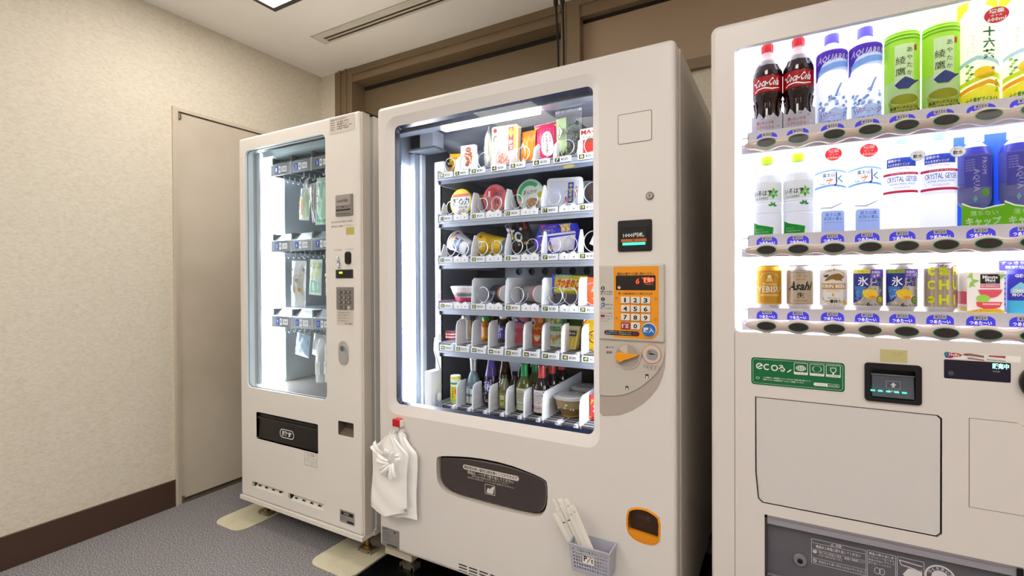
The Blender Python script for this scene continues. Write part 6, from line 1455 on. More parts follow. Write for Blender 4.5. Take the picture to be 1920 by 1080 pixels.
b = MB(); y = -.0006; b.poly([(-.050, .106), (.070, .098), (.076, .078), (-.062, .072)], y, m('#2a3cc8', .35)); b.poly([(-.068, .062), (.080, .062), (.076, .070), (-.062, .068)], y, m('#d8d4ea', .4)); b.poly([(-.02, .054), (.078, .058), (.066, .006), (-.01, .004)], y, m('#e2dcf2', .4)); b.poly([(-.082, .045), (-.064, .068), (-.03, .03), (-.060, .004)], y, m('#6a50d8', .4))
b.text('ポテト', -.052, .004, .070, .088, y-.0008, INKW, .06); b.text('ポテト', -.052, .004, .070, .088, y-.0012, INKB, .02); b.text('しっかり旨い', -.030, .012, .090, .097, y-.0008, m('#e8708a', .5), .03); b.poly([(-.048, .103), (-.028, .103), (-.045, .088)], y-.0004, m('#c83a6a', .4)); b.poly(ell(.022, .092, .010, .006, 12), y-.0006, m('#3a2a80', .4))
for k in range(12): stroke(b, [(.030+.003*k-.006*(k % 2), .072+.001*(k % 3)), (.038+.0028*k-.01*(k % 3), .098)], .0028, y-.0007-.0001*k, m(['#e8c86a', '#d8b050', '#f0dc98'][k % 3], .4))
for k in range(9): stroke(b, [(-.05+.004*k, .012), (-.056+.006*k, .036-.001*k)], .003, y-.0007-.0001*k, m(['#e8c86a', '#d8a850'][k % 2], .4))
b.poly(ell(.035, .032, .026, .018, 18), y-.0007, m('#f0eef4', .4)); b.build('printed_label', t)
t = place('snack_box', 'white carton with red lettering tilted at the window edge, third shelf', 'box', -.555, 1.60, z, G3b, (0, .45, 0)); carton(t, .075, .105, .03, m('#ece4d8', .35)); b = MB(); b.poly([(-.037, .08), (.037, .085), (.037, .105), (-.037, .105)], -.0004, m('#e04a2c', .4)); b.text('TOMATO', -.030, .020, .056, .068, -.0006, m('#d84a2a', .5), .03); b.text('Calbee', -.020, .02, .087, .098, -.0008, INKW, .02); blobs(b, 8, -.02, .03, .015, .045, -.0006, ['#3a9a4a', '#6ac05a', '#e0402a']); b.build('printed_label', t)

# fourth shelf
G4 = 'goods on the fourth shelf of the snack machine'
z = TOP[4]
t = place('food_bowl', 'clear bowl with pink rice and a white lid, first on the fourth shelf', 'bowl', -1.105, 1.61, z, G4)
b = MB(); b.lathe([(.0001, 0), (.040, 0), (.048, .006), (.058, .030)], m('#d83a62', .3), seg=36); b.lathe([(.058, .030), (.068, .056)], m('#e6d6d8', .25), seg=36); b.build('bowl_body', t)
b = MB(); b.lathe([(.069, .055), (.070, .060), (.066, .063), (.0001, .066)], m('#ecebee', .25), seg=36); b.box(-.02, .03, -.05, .01, .0635, .067, m('#2c3040', .4)); b.poly(ell(0, 0, .01, n=8), 0, RED); b.v[-8:] = [(v[0]-.03, -.03+v[2], .066) for v in b.v[-8:]]; b.build('lid', t)
b = MB(); b.wband(-.02, .055, .018, .040, .0595, m('#8f9298', .3), .002); b.wband(-.01, .05, .024, .034, .061, m('#5a5e66', .4), .002); b.build('printed_label', t)
def lying_can(lab, x, mt, band):
    t = place('food_can', lab, 'can', x, 1.634, z, G4, (0, 0, -.55))
    g = MB(); g.lathe([(.0001, .003), (.030, .003), (.031, 0), (.0335, .002), (.0335, .006), (.033, .008)], m('#eceef2', .35), seg=32); g.lathe([(.033, .008), (.033, .022)], band, seg=32); g.lathe([(.033, .022), (.033, .088)], mt, seg=32); g.lathe([(.033, .088), (.0335, .090), (.0335, .094), (.031, .094), (.030, .091), (.0001, .091)], STEEL, seg=32)
    g.v = [(.05-v[2], v[0], .0335+v[1]) for v in g.v]; g.f = [f for f in g.f]; g.build('can_body', t)
    b = MB(); [b.poly([(-.03+.012*k, .030), (-.022+.012*k, .030), (-.022+.012*k, .045), (-.03+.012*k, .042)], -.0338, m('#9aa0b8', .4)) for k in range(4)]; b.build('printed_label', t)
lying_can('navy food can with an orange band lying with its silver end out, fourth shelf', -.965, m('#2c3350', .3), m('#c87a3a', .4))
lying_can('grey-red food can with a pink band lying with its silver end out, fourth shelf', -.822, m('#a8a4a2', .3), m('#d07a80', .4))
t = place('snack_packet', 'bright yellow and blue snack packet with red lettering, fourth shelf', 'packet', -.668, 1.600, z+.032, G4, (0, .04, .03)); BASE[t] = z
pouch(t, .132, .066, .03, m('#e6dc2a', .35), .002); b = PR(); b.rect(-.068, .068, .0, .010, .001, m('#3a4ad0', .4)); b.poly([(-.070, 0), (-.05, 0), (-.035, .07), (-.070, .07)], 0, m('#4a5ae0', .4)); b.poly(ell(.0, .036, .046, .022, 22), -.0004, m('#f6ea9a', .4)); b.text('さつまりこ', -.046, .040, .018, .056, -.001, m('#e03a30', .5), .05, .3)
for k in range(10): stroke(b, [(-.06+.006*k, .058), (-.05+.007*k, .068)], .003, -.0008, m(['#f4f0e0', '#8ac83a'][k % 2], .4))
blobs(b, 12, .03, .065, .01, .06, -.0006, ['#8ad048', '#f0e850', '#e8b030', '#4a90d8']); b.fit(.132, .066, .03).build('printed_label', t)
b = MB(); b.box(-.05, .05, .004, .03, -.0320, .001, m('#4a4a52', .4)); b.build('support_spacer', t)
t = place('snack_box', 'bright orange stick snack box at the window edge, fourth shelf', 'box', -.552, 1.60, z, G4); carton(t, .088, .094, .025, m('#e8561a', .35)); b = MB()
for k in range(7): stroke(b, [(-.03+.002*k, .045+.005*k), (.035, .055+.005*k)], .0028, -.0006-.0001*k, m(['#f0d8a0', '#f6ecd0'][k % 2], .4)); stroke(b, [(-.025+.003*k, .02+.003*k), (.035, .012+.003*k)], .0025, -.0006-.0001*k, m(['#f0d8a0', '#f6ecd0'][k % 2], .4))
b.build('printed_label', t)

# fifth shelf (goods stand further back)
G5 = 'goods on the fifth shelf of the snack machine'
z = TOP[5]; Y5 = 1.665; K = 1.057
def bot(name, lab, cat, x, y, z, group, prof, mts, cap=None, capm=None, seg=28, s=1, rot=(0, 0, 0)):
    t = place(name, lab, cat, x, y, z, group, rot, s); b = MB(); b.lathe(prof, mts, seg=seg); b.build('bottle_body', t)
    if cap: b = MB(); b.lathe(cap, capm, seg=20); b.build('bottle_cap', t)
    return t
def lab_(t, fn):
    b = MB(); fn(b); b.build('printed_label', t)
t = place('food_tin', 'low red and white striped tin, first on the fifth shelf', 'tin', -1.165*K+.005, Y5, z, G5); b = MB(); b.lathe([(.0001, 0), (.026, 0), (.026, .005), (.026, .011), (.026, .017), (.026, .023), (.026, .030), (.027, .032), (.0001, .032)], [m('#c8a070', .4), RED, INKW, RED, INKW, RED, STEEL, STEEL], seg=28); b.build('can_body', t)
alum = m('#c6c8cc', .25, metal=.8); gls = m('#4a3a12', .1); 
for i, (xx, yy) in enumerate(((-1.085*K, Y5-.005), (-1.055*K, Y5+.055))):
    t = bot('coffee_bottle_can', ['silver bottle can with black upright lettering, front one on the fifth shelf', 'silver bottle can just behind the lettered one, fifth shelf'][i], 'bottle', xx, yy, z, G5, [(.0001, 0), (.024, 0), (.026, .003), (.026, .085), (.022, .098), (.016, .104), (.016, .108)], alum, [(.0001, .122), (.0165, .121), (.0175, .118), (.0175, .106), (.0001, .106)], alum)
    lab_(t, lambda b: (b.wrap(rr(-.008, .014, .010, .092, .003), .026, m('#e8e2d0', .4), .0004), b.text('贅沢微糖', -.004, .010, .016, .086, 0, INKB, .04, vert=True, r=.026, eps=.001)))
def ebot(lab, x, y, liq, lbl, cap, h=.098, r=.021, word='リポビタン'):
    t = bot('energy_drink_bottle', lab, 'bottle', x, y, z, G5, [(.0001, 0), (r, 0), (r+.001, .003), (r+.001, h*.62), (r*.85, h*.72), (r*.55, h*.80), (r*.55, h*.86)], liq, [(.0001, h), (r*.68, h-.001), (r*.72, h-.004), (r*.72, h*.83), (.0001, h*.83)], cap)
    lab_(t, lambda b: (b.wband(-r*1.5, r*1.5, h*.12, h*.58, r+.001, lbl, .0005), b.text(word, -.010, .012, h*.18, h*.54, 0, INKW if lbl is not m('#e8b020', .4) else INKB, .02, vert=True, r=r+.001, eps=.001)))
ebot('amber drink bottle with a green cap and yellow label, fifth shelf', -1.000*K, Y5, m('#b86a08', .12), m('#e0981a', .4), m('#3fb04a', .4), h=.098, word='ウコン')
ebot('yellow-capped dark drink bottle behind the green-capped one, fifth shelf', -1.020*K, Y5+.09, m('#5a4a10', .12), m('#8a7a20', .4), m('#d8d02a', .4), h=.118, word='元気')
ebot('dark drink bottle with a white cap and purple label, fifth shelf', -.922*K, Y5, m('#3a3018', .12), m('#4a48a0', .4), m('#e8e4dc', .4), h=.112, word='凄十')
ebot('green-capped dark drink bottle behind the purple-labelled one, fifth shelf', -.948*K, Y5+.09, m('#4a3c10', .12), m('#8a5a20', .4), m('#5a8a3a', .4), h=.108, word='力')
t = place('snack_tube', 'tall pink translucent snack tube, fifth shelf', 'tube', -.842*K, Y5, z, G5); b = MB(); b.lathe([(.0001, 0), (.030, 0), (.030, .002), (.030, .060), (.030, .105), (.030, .136), (.0001, .136)], [m('#c8c4c8', .3), m('#c8c4c8', .3), m('#c84a5e', .3), m('#d4728e', .3), m('#c0507e', .3), m('#c0507e', .3)], seg=32); b.build('tube_body', t)
lab_(t, lambda b: (b.wrap(smooth_loop([(-.026, .090), (-.012, .080), (.004, .084), (.02, .078), (.026, .084), (.008, .092), (-.004, .104), (-.016, .106)], 1), .030, m('#3a3a78', .4), .0006), b.wrap(smooth_loop([(-.022, .094), (-.012, .086), (.0, .088), (-.008, .098)], 1), .030, m('#e8dce8', .4), .001), b.text('Jagarico', -.024, -.008, .015, .055, 0, m('#f0c0c8', .5), .0, .2, vert=False, r=.030), b.text('ビール', .012, .022, .085, .120, 0, m('#f0d0e0', .5), .01, vert=True, r=.030)))
t = place('snack_tube', 'orange snack tube with a white lid and a bowl picture, fifth shelf', 'tube', -.768*K, Y5, z, G5); b = MB(); b.lathe([(.0001, 0), (.033, 0), (.033, .003), (.033, .060), (.033, .110)], [STEEL, STEEL, m('#d84a1a', .3), m('#e8601a', .3)], seg=32); b.build('tube_body', t); b = MB(); b.lathe([(.034, .108), (.034, .117), (.032, .119), (.0001, .119)], WHITE, seg=32); b.build('lid', t)
lab_(t, lambda b: (b.wrap(ell(-.016, .086, .014, n=20), .033, m('#e8e2da', .4), .0005), b.wrap(ell(-.016, .084, .0095, .007, 16), .033, m('#7a3a24', .4), .001), b.wrap(ell(.016, .094, .010, n=16), .033, m('#f0a030', .4), .0006), b.text('Pringles', -.022, .020, .056, .072, 0, m('#e0c030', .5), .03, .2, r=.033, eps=.001), b.wrap([(-.012, .036), (.016, .036), (.012, .022), (.004, .016), (-.004, .018)], .033, m('#f0e6d0', .4), .0008), b.wrap(ell(.002, .037, .014, .004, 16), .033, m('#e0a840', .4), .0012)))
t = place('snack_box', 'tall green and yellow snack carton with a white glare painted into its face, fifth shelf', 'box', -.702*K, Y5-.03, z, G5, (0, 0, -.12)); carton(t, .070, .128, .035, m('#e2efe2', .35), m('#8fc860', .35)); b = MB(); b.rect(-.035, .035, .085, .128, -.0004, m('#3fae8c', .4)); blobs(b, 14, -.032, .032, .088, .124, -.0006, ['#e8c030', '#d8d840', '#f0e060'], .007); b.rect(-.035, .035, .058, .074, -.0004, m('#1f9a5a', .4)); b.text('アスパラ', -.026, .026, .060, .072, -.0008, m('#f0e890', .5), .04); b.text('ビスケット', -.01, .02, .052, .056, -.0006, m('#e06a50', .5), .01); blobs(b, 12, -.02, .03, .008, .045, -.0006, ['#d8b068', '#c89850', '#e8d040'], .008); b.build('printed_label', t)  # pale body colour paints the glare on this carton
t = place('snack_box', 'second green and yellow snack carton standing behind the first, fifth shelf', 'box', -.655*K, Y5+.08, z, G5, (0, 0, -.12)); carton(t, .070, .128, .035, m('#7cc06a', .35), m('#8fc860', .35)); b = MB(); blobs(b, 14, -.032, .032, .07, .124, -.0006, ['#e8c030', '#d8d840', '#2f9a6a'], .007); b.build('printed_label', t)
t = place('snack_cup', 'flat-topped cream and yellow snack cup with a black name panel, fifth shelf', 'snack cup', -.630*K, Y5-.05, z, G5); b = MB()
v = []
for w, d, h in ((.050, .040, 0), (.076, .012, .082)): v += [(-w/2, -d/2, h), (w/2, -d/2, h), (w/2, d/2, h), (-w/2, d/2, h)]
b.add(v, [(0, 3, 2, 1), (0, 1, 5, 4), (1, 2, 6, 5), (2, 3, 7, 6), (3, 0, 4, 7), (4, 5, 6, 7)], m('#dccb74', .35)); b.build('cup_body', t)
b = MB(); sy = lambda zz: -.020+.014*zz/.082-.0008; 
for sh, mt in (([(-.036, .070), (.036, .070), (.037, .080), (-.037, .080)], m('#e8e0c0', .4)), ([(-.026, .046), (.026, .046), (.028, .066), (-.028, .066)], m('#4a4038', .4)), ([(-.020, .004), (.018, .004), (.026, .042), (-.026, .042)], m('#e6c83a', .4))):
    g = MB(); g.poly(sh, 0, mt); b.add([(p[0], sy(p[2]), p[2]) for p in g.v], g.f, mt)
g = MB(); g.text('Jagabee', -.022, .022, .050, .062, 0, INKW, .02); b.add([(p[0], sy(p[2])-.0006, p[2]) for p in g.v], g.f, INKW)
g = MB(); [stroke(g, [(-.014+.006*k, .010), (-.018+.008*k, .036)], .004, 0, m(['#f0e090', '#d8b040'][k % 2], .4)) for k in range(6)]
for f, mi in zip(g.f, g.mi): b.add([(g.v[i][0], sy(g.v[i][2])-.0006, g.v[i][2]) for i in f], [tuple(range(len(f)))], g.mats[mi])
b.build('printed_label', t)
t = place('snack_box', 'yellow snack box with a black oval at the window edge, fifth shelf', 'box', -.556*K, Y5-.04, z, G5); carton(t, .070, .112, .03, m('#efb914', .35)); b = MB(); b.poly([(-.035, .112), (-.035, .090), (-.010, .112)], -.0004, RED); b.poly([(-.033, .110), (-.033, .096), (-.017, .110)], -.0007, INKW); b.poly(ell(.006, .045, .022, .022, 20), -.0005, INKB, [ell(.006, .045, .018, .019, 20)]); b.text('プリッツ', -.008, .022, .036, .056, -.0005, INKB, .03); b.build('printed_label', t)

# bottom shelf
G6 = 'bottles and bowls on the bottom shelf of the snack machine'
z = TOP[6]
t = bot('drink_bottle', 'small yellow and green can-shaped bottle, first on the bottom shelf', 'bottle', -1.150, 1.585, z, G6, [(.0001, 0), (.0205, 0), (.021, .004), (.021, .012), (.021, .064), (.021, .072), (.021, .080), (.021, .094), (.021, .102), (.0195, .106), (.0001, .106)], [WHITE, m('#e4e6a0', .4), m('#b8cc5a', .4), m('#e8d428', .4), m('#f0f0e0', .4), m('#2fa05a', .4), m('#f0f0e8', .4), m('#e8e020', .4), m('#e8e8d8', .4), m('#e8e8d8', .4)])
lab_(t, lambda b: (b.text('さわやか', -.008, .008, .018, .060, 0, m('#2a6a3a', .5), .03, vert=True, r=.021), b.wrap(ell(.014, .045, .006, .012, 12), .021, m('#e87020', .4), .0006)))
cl = m('#9ab0c0', .06, spec=.8)
t = bot('sake_bottle', 'clear sake bottle with a silver neck and white label, bottom shelf', 'bottle', -1.0735, 1.60, z, G6, [(.0001, 0), (.028, 0), (.0295, .004), (.0295, .068), (.027, .088), (.018, .115), (.0125, .128), (.012, .135)], [m('#5a7078', .06)]*3+[m('#5f737c', .06)]*4, [(.0001, .182), (.0150, .181), (.0155, .172), (.0135, .170), (.0130, .130), (.0001, .130)], m('#b9bac2', .3, metal=.6))
lab_(t, lambda b: (b.wrap(rr(-.024, .026, .006, .062, .002), .0295, m('#e4e2da', .45), .0004), b.wrap([(-.024, .032), (.026, .032), (.026, .042), (-.024, .042)], .0295, m('#6a8ac0', .4), .0008), b.text('ひだほまれ', -.010, .008, .008, .060, 0, INKB, .03, vert=True, r=.0295, eps=.0012), b.wrap([(-.024, .062), (.0, .062), (.0, .072), (-.024, .070)], .0295, m('#8aa8d0', .4), .0006)))
pb = m('#2b2038', .06, spec=.8)
t = bot('sake_bottle', 'tall slim dark bottle with a purple neck and white brush mark, bottom shelf', 'bottle', -.999, 1.61, z, G6, [(.0001, 0), (.0275, 0), (.029, .004), (.029, .080), (.025, .115), (.017, .150), (.0125, .175), (.012, .19)], [m('#4a2e1a', .08), m('#4a2e1a', .08), m('#33231c', .06), m('#2f2440', .06), m('#4a3a80', .06), m('#5a48a8', .08), m('#6a58b8', .1)], [(.0001, .206), (.0135, .205), (.0138, .186), (.0001, .186)], m('#5a3fa0', .3))
lab_(t, lambda b: (b.wrap(ell(.0, .078, .018, .022, 18), .029, m('#4a4aa0', .4), .0003), b.text('花', -.016, .016, .060, .096, 0, m('#e8e8f4', .5), .02, r=.029), b.text('純米吟醸', .012, .018, .07, .105, 0, INKW, .01, vert=True, r=.029), [b.wrap(ell(random.uniform(-.02, .02), random.uniform(.012, .055), .0022, n=6), .029, m('#d8c8e0', .4), .0006) for _ in range(22)] and None))
for i, (xx, yy) in enumerate(((-.994, 1.71), (-.925, 1.76), (-.925, 1.84))):
    t = bot('sake_bottle', ['brown slim bottle standing behind the purple-necked one, bottom shelf', 'brown slim bottle further back, behind the small green sake bottle', 'brown slim bottle furthest back, behind the green-capped wine'][i], 'bottle', xx, yy, z, G6, [(.0001, 0), (.0275, 0), (.029, .004), (.029, .080), (.025, .115), (.017, .150), (.0125, .175), (.012, .19)], m('#3a2410', .08), [(.0001, .206), (.0135, .205), (.0138, .186), (.0001, .186)], m('#4a2c18', .3))
    lab_(t, lambda b: (b.text('花', -.014, .014, .062, .094, 0, m('#d8d8e8', .5), .02, r=.029), b.text('純米', .014, .019, .08, .105, 0, INKW, .01, vert=True, r=.029)))
t = bot('sake_bottle', 'small clear sake bottle with an olive label and two white characters, bottom shelf', 'bottle', -.930, 1.60, z, G6, [(.0001, 0), (.0235, 0), (.025, .004), (.025, .050), (.0225, .072), (.014, .100), (.010, .112), (.0098, .118)], m('#6a6c50', .06), [(.0001, .128), (.0112, .127), (.0112, .114), (.0001, .114)], m('#4a4038', .3, metal=.4))
lab_(t, lambda b: (b.wrap(rr(-.016, .018, .004, .062, .002), .025, m('#8c8a20', .4), .0004), b.text('宝王', -.008, .010, .008, .056, 0, INKW, .05, vert=True, r=.025, eps=.001)))
t = bot('sake_bottle', 'second small clear sake bottle, behind the olive-labelled one', 'bottle', -.925, 1.67, z, G6, [(.0001, 0), (.0235, 0), (.025, .004), (.025, .050), (.0225, .072), (.014, .100), (.010, .112), (.0098, .118)], m('#4a4438', .06), [(.0001, .128), (.0112, .127), (.0112, .114), (.0001, .114)], m('#4a4038', .3, metal=.4))
def wine(lab, x, y, capm, glass, red, name='wine_bottle'):
    t = bot(name, lab, 'bottle', x, y, z, G6, [(.0001, 0), (.029, 0), (.0305, .004), (.0305, .092), (.028, .105), (.018, .122), (.0125, .132), (.0125, .138)], glass, [(.0001, .176), (.0145, .175), (.0150, .168), (.0140, .166), (.0135, .134), (.0150, .130), (.0001, .130)], capm)
    def f(b):
        b.wrap(rr(-.028, .036, .008, .088, .002), .0305, m('#d8d8c4', .45) if not red else m('#ece8ea', .45), .0004); ink = m('#3a4a34', .5) if not red else m('#5a3040', .5)
        b.wrap(ell(-.004, .060, .020, n=24), .0305, ink, .0008); b.wrap(ell(-.004, .060, .0188, n=24), .0305, m('#c8ccb0', .45) if not red else m('#ece4e8', .45), .0011)
        b.text('アデカ', -.016, .007, .064, .072, 0, ink, .02, .2, r=.0305, eps=.0016); b.text('アンジュール', -.019, .011, .056, .063, 0, ink, .02, .2, r=.0305, eps=.0016); b.text('ワイン', -.014, .006, .048, .054, 0, ink, .02, r=.0305, eps=.0016)
        for (p, q) in ((.018, .070), (.026, .064), (.022, .080)): b.wrap([(p, q+.005), (p-.005, q+.001), (p-.003, q-.004), (p+.003, q-.004), (p+.005, q+.001)], .0305, m('#3f6a34', .4), .0012)
        b.text('WINE SELECTION', -.022, .026, .026, .031, 0, m('#c84a58', .5) if red else ink, .01, r=.0305, eps=.001)
        if red: b.wband(-.028, .034, .022, .0245, .0305, m('#d0404e', .4), .001)
        for q in (.014, .018): b.wband(-.02, .024, q, q+.0008, .0305, ink, .0009)
    lab_(t, f); return t
gw = m('#49501c', .06, spec=.8); rw = m('#20140c', .06, spec=.8); gcap = m('#1f8a48', .3); rcap = m('#cc3f46', .3)
wine('green-capped white wine bottle, front one on the bottom shelf', -.846, 1.60, gcap, gw, False)
wine('green-capped white wine bottle, second in its lane', -.846, 1.69, gcap, gw, False)
wine('green-capped white wine bottle, furthest back in its lane', -.846, 1.78, gcap, gw, False)
wine('red-capped wine bottle, front one on the bottom shelf', -.774, 1.60, rcap, rw, True)
wine('red-capped wine bottle, second in its lane', -.774, 1.69, rcap, rw, True)
wine('red-capped wine bottle, furthest back in its lane', -.774, 1.78, rcap, rw, True)
for i, (xx, yy) in enumerate(((-.668, 1.62), (-.668, 1.78))):
    t = place('soup_bowl', ['round clear bowl of noodle soup with a printed lid, front one on the bottom shelf', 'round clear bowl of noodle soup behind the front bowl, bottom shelf'][i], 'bowl', xx, yy, z, G6)
    b = MB(); b.lathe([(.0001, 0), (.032, 0), (.034, .003), (.034, .008), (.050, .034), (.058, .066)], [m('#a08048', .2), m('#a08048', .2), m('#a08048', .2), m('#8c6c38', .2), m('#9a8458', .2)], seg=36); b.build('bowl_body', t)
    b = MB(); b.lathe([(.058, .064), (.063, .066), (.063, .069), (.054, .071), (.048, .076), (.0001, .077)], film('#dcdad6', .75, .15), seg=36); b.build('lid', t)
    b = MB()
    for k in range(26):
        a = random.uniform(0, 6.28); q = random.uniform(0, .045); b.poly(smooth_loop([(0, 0), (.008, .002), (.006, .006), (-.002, .005)], 1), 0, m(['#8a8a90', '#c86a60', '#6a7a98', '#e8e0d8'][k % 4], .4)); n_ = 8; b.v[-n_:] = [(v[0]+q*math.cos(a), q*math.sin(a)+v[2], .0775) for v in b.v[-n_:]]
    for k in range(16): b.wrap(ell(random.uniform(-.045, .045), random.uniform(.034, .055), .003, n=7), .0535, m(['#b84a30', '#c8b080', '#5a7a3a', '#e0d0a0'][k % 4], .4), .003)
    b.build('printed_label', t)
t = place('snack_packet', 'red snack packet with a blue and white burst, bottom shelf by the window edge', 'packet', -.553, 1.595, z, G6, (0, 0, 0)); pouch(t, .080, .082, .028, m('#d8281c', .35), .001); b = PR(); b.rect(-.04, .04, .004, .012, .001, m('#e8b020', .4)); b.poly([(.0+(.026 if k % 2 else .016)*math.cos(k*PI/8), .040+(.024 if k % 2 else .015)*math.sin(k*PI/8)) for k in range(16)], 0, m('#f4f4f0', .4)); b.text('みそ', -.014, .014, .030, .052, -.0006, m('#2a6ac8', .5), .04); b.poly([(-.036, .05), (-.02, .068), (-.03, .072)], -.0003, m('#e8b020', .4)); b.fit(.080, .082, .028).build('printed_label', t)

# ================================================================== hanging goods in the narrow machine
GM = 'packets hanging in the narrow vending machine'
def hang(name, lab, cat, x, zt, w, h, d, mt, prints=None, film_top=True, rot=(0, 0, 0), y=1.53):
    t = place(name, lab, cat, x, y, zt-h, GM, rot)
    pouch(t, w, h, d, mt, .002, film('#f4f8f8', .45, .1))
    if film_top:
        b = MB(); fl = film('#f4f8f8', .4, .1)
        b.grid(lambda u, v: ((-w*.30+w*.6*u)*(1-.75*v), d/2-.006*math.sin(u*9+v*3)*v, h+.045*v-.002), 8, 5, fl); b.build('gathered_top', t)
    if prints: b = PR(); prints(b); b.fit(w, h, d, .003).build('printed_label', t)
    return t
fs = film('#f2f6f6', .35, .08)
t = hang('cutlery_bag', 'clear hanging bag with yellow and green packets, upper row', 'bag', -2.008, 1.60, .07, .150, .03, fs, lambda b: (b.poly([(-.032, .004), (-.004, .004), (.0, .105), (-.022, .11)], .003, m('#f2f0d8', .4)), b.poly([(-.015, .02), (.0, .02), (.004, .10), (-.008, .10)], 0, m('#e8a83a', .4)), b.poly([(.004, .004), (.034, .008), (.030, .13), (.006, .12)], .002, m('#a8d098', .4)), b.text('お手拭', -.025, -.015, .03, .09, -.001, m('#b8c8b8', .5), 0, vert=True)), rot=(0, .10, 0))
t = hang('hanging_packet', 'green and white hanging packet with lettering down it, upper row', 'packet', -1.862, 1.635, .115, .215, .02, m('#9cc8b0', .35), lambda b: (b.poly([(-.056, .20), (.056, .20), (.056, .13), (-.02, .11), (-.052, .14)], 0, m('#dfeee4', .4)), b.poly([(-.05, .012), (.052, .012), (.05, .10), (-.046, .10)], 0, m('#58a884', .4)), b.text('Casual', -.046, -.022, .10, .195, -.0006, m('#5a7a6a', .5), .0, turn=1), b.text('Natural Style', -.01, .004, .05, .19, -.0006, m('#3a8a5a', .5), 0, turn=1), b.text('SHAMPOO', -.03, .04, .02, .034, -.0006, m('#e0f0e8', .5), .0)), False, (0, .05, 0))
t = hang('hanging_packet', 'narrow grey foil packet hanging between the clear bag and the green packet', 'packet', -1.95, 1.625, .05, .185, .012, m('#9a9694', .3, metal=.3), None, False, (0, -.10, 0), y=1.56)
t = hang('tissue_bag', 'clear hanging bag with dark lettering and amber patches, middle row', 'bag', -2.055, 1.255, .105, .225, .03, film('#dfe6e4', .55, .1), lambda b: (b.poly([(-.048, .19), (.048, .19), (.048, .175), (-.048, .175)], 0, m('#6a6c70', .4)), b.rect(-.044, .044, .165, .170, 0, m('#d8b040', .4)), b.poly([(-.04, .06), (.04, .06), (.046, .15), (-.036, .15)], .002, m('#a8a39a', .4)), blobs(b, 9, -.035, .035, .07, .14, -.0006, ['#c88a3a', '#8a7a6a', '#6a6a6c', '#b8a890'], .012), b.text('ストッキング', -.036, .036, .150, .160, -.001, m('#5a5a5e', .5), .02)), False, (0, .04, 0))
t = hang('hanging_packet', 'white and mint razor packet with yellow lettering, middle row', 'packet', -1.925, 1.258, .085, .165, .018, m('#cfe6dc', .35), lambda b: (b.rect(-.04, .04, .125, .150, 0, m('#88c8b0', .4)), b.text('カミソリ', -.034, .034, .136, .148, -.0006, m('#e8e04a', .5), .03), b.text('お得な二本', -.034, .034, .124, .133, -.0006, m('#d8d04a', .5), .03), b.poly([(-.03, .07), (.034, .10), (.034, .118), (-.03, .088)], 0, m('#d8e06a', .4)), b.poly([(-.034, .01), (.034, .01), (.03, .06), (-.02, .07)], 0, m('#8ac8b8', .4))), False, (0, .06, 0))
t = hang('tissue_bag', 'clear hanging bag cut by the window edge, middle row', 'bag', -1.822, 1.262, .075, .17, .03, film('#e6e0dc', .5, .1), lambda b: blobs(b, 7, -.03, .03, .03, .14, -.0004, ['#d8c8c0', '#e8e0dc', '#b8a8a0'], .012), False)
for i, (x, c) in enumerate(((-2.06, '#b8d4ec'), (-1.975, '#dfe8ee'))):
    hang('tissue_bag', ['pale blue tissue pack hanging beside the lamp, lower row', 'white tissue pack hanging next to the pale blue one, lower row'][i], 'packet', x, .90, .10, .110, .035, m(c, .35), (lambda b: (b.rect(-.045, .045, .06, .085, 0, m('#5a94d0', .4)), b.rect(-.04, .04, .03, .04, 0, m('#9ac0e0', .4)))) if i == 0 else (lambda b: b.rect(-.045, .045, .04, .07, 0, m('#c8d4dc', .4))), False, (0, .15, 0), y=1.55+.03*i)
for i, x in enumerate((-1.895, -1.835)):
    t = place('toiletry_bottle', ['clear wrapped toiletry bottle hanging in the lower row, nearer the lamp', 'clear wrapped toiletry bottle hanging in the lower row, at the window edge'][i], 'bottle', x, 1.55, .690+.006*i, GM)
    b = MB(); b.lathe([(.0001, 0), (.022, 0), (.024, .004), (.024, .120), (.018, .132), (.010, .138), (.010, .155), (.0001, .156)], m('#c2c8c4', .12, spec=.7), seg=20); b.build('bottle_body', t)
    b = MB(); b.grid(lambda u, v: ((.028-.02*max(0, v-.75)*4)*math.cos(2*PI*u)*(1+.05*math.sin(u*31)), (.028-.02*max(0, v-.75)*4)*math.sin(2*PI*u), -.006+.206*v), 20, 8, film('#f2f6f6', .3, .06)); b.build('wrapper', t)
    b = MB(); b.rect(-.016, .016, .03, .09, -.0262, m('#d8dcd8', .4)); b.rect(-.012, .012, .07, .08, -.0266, m('#8a9a94', .4)); b.build('printed_label', t)

# let every shelf item rest on its shelf
bpy.context.view_layer.update()
for t, z0 in BASE.items():
    lo = 1e9
    for c in t.children:
        if c.type == 'MESH':
            M_ = c.matrix_world
            lo = min(lo, min((M_ @ v.co).z for v in c.data.vertices))
    if lo < 1e8: t.location.z += z0+.0008-lo 

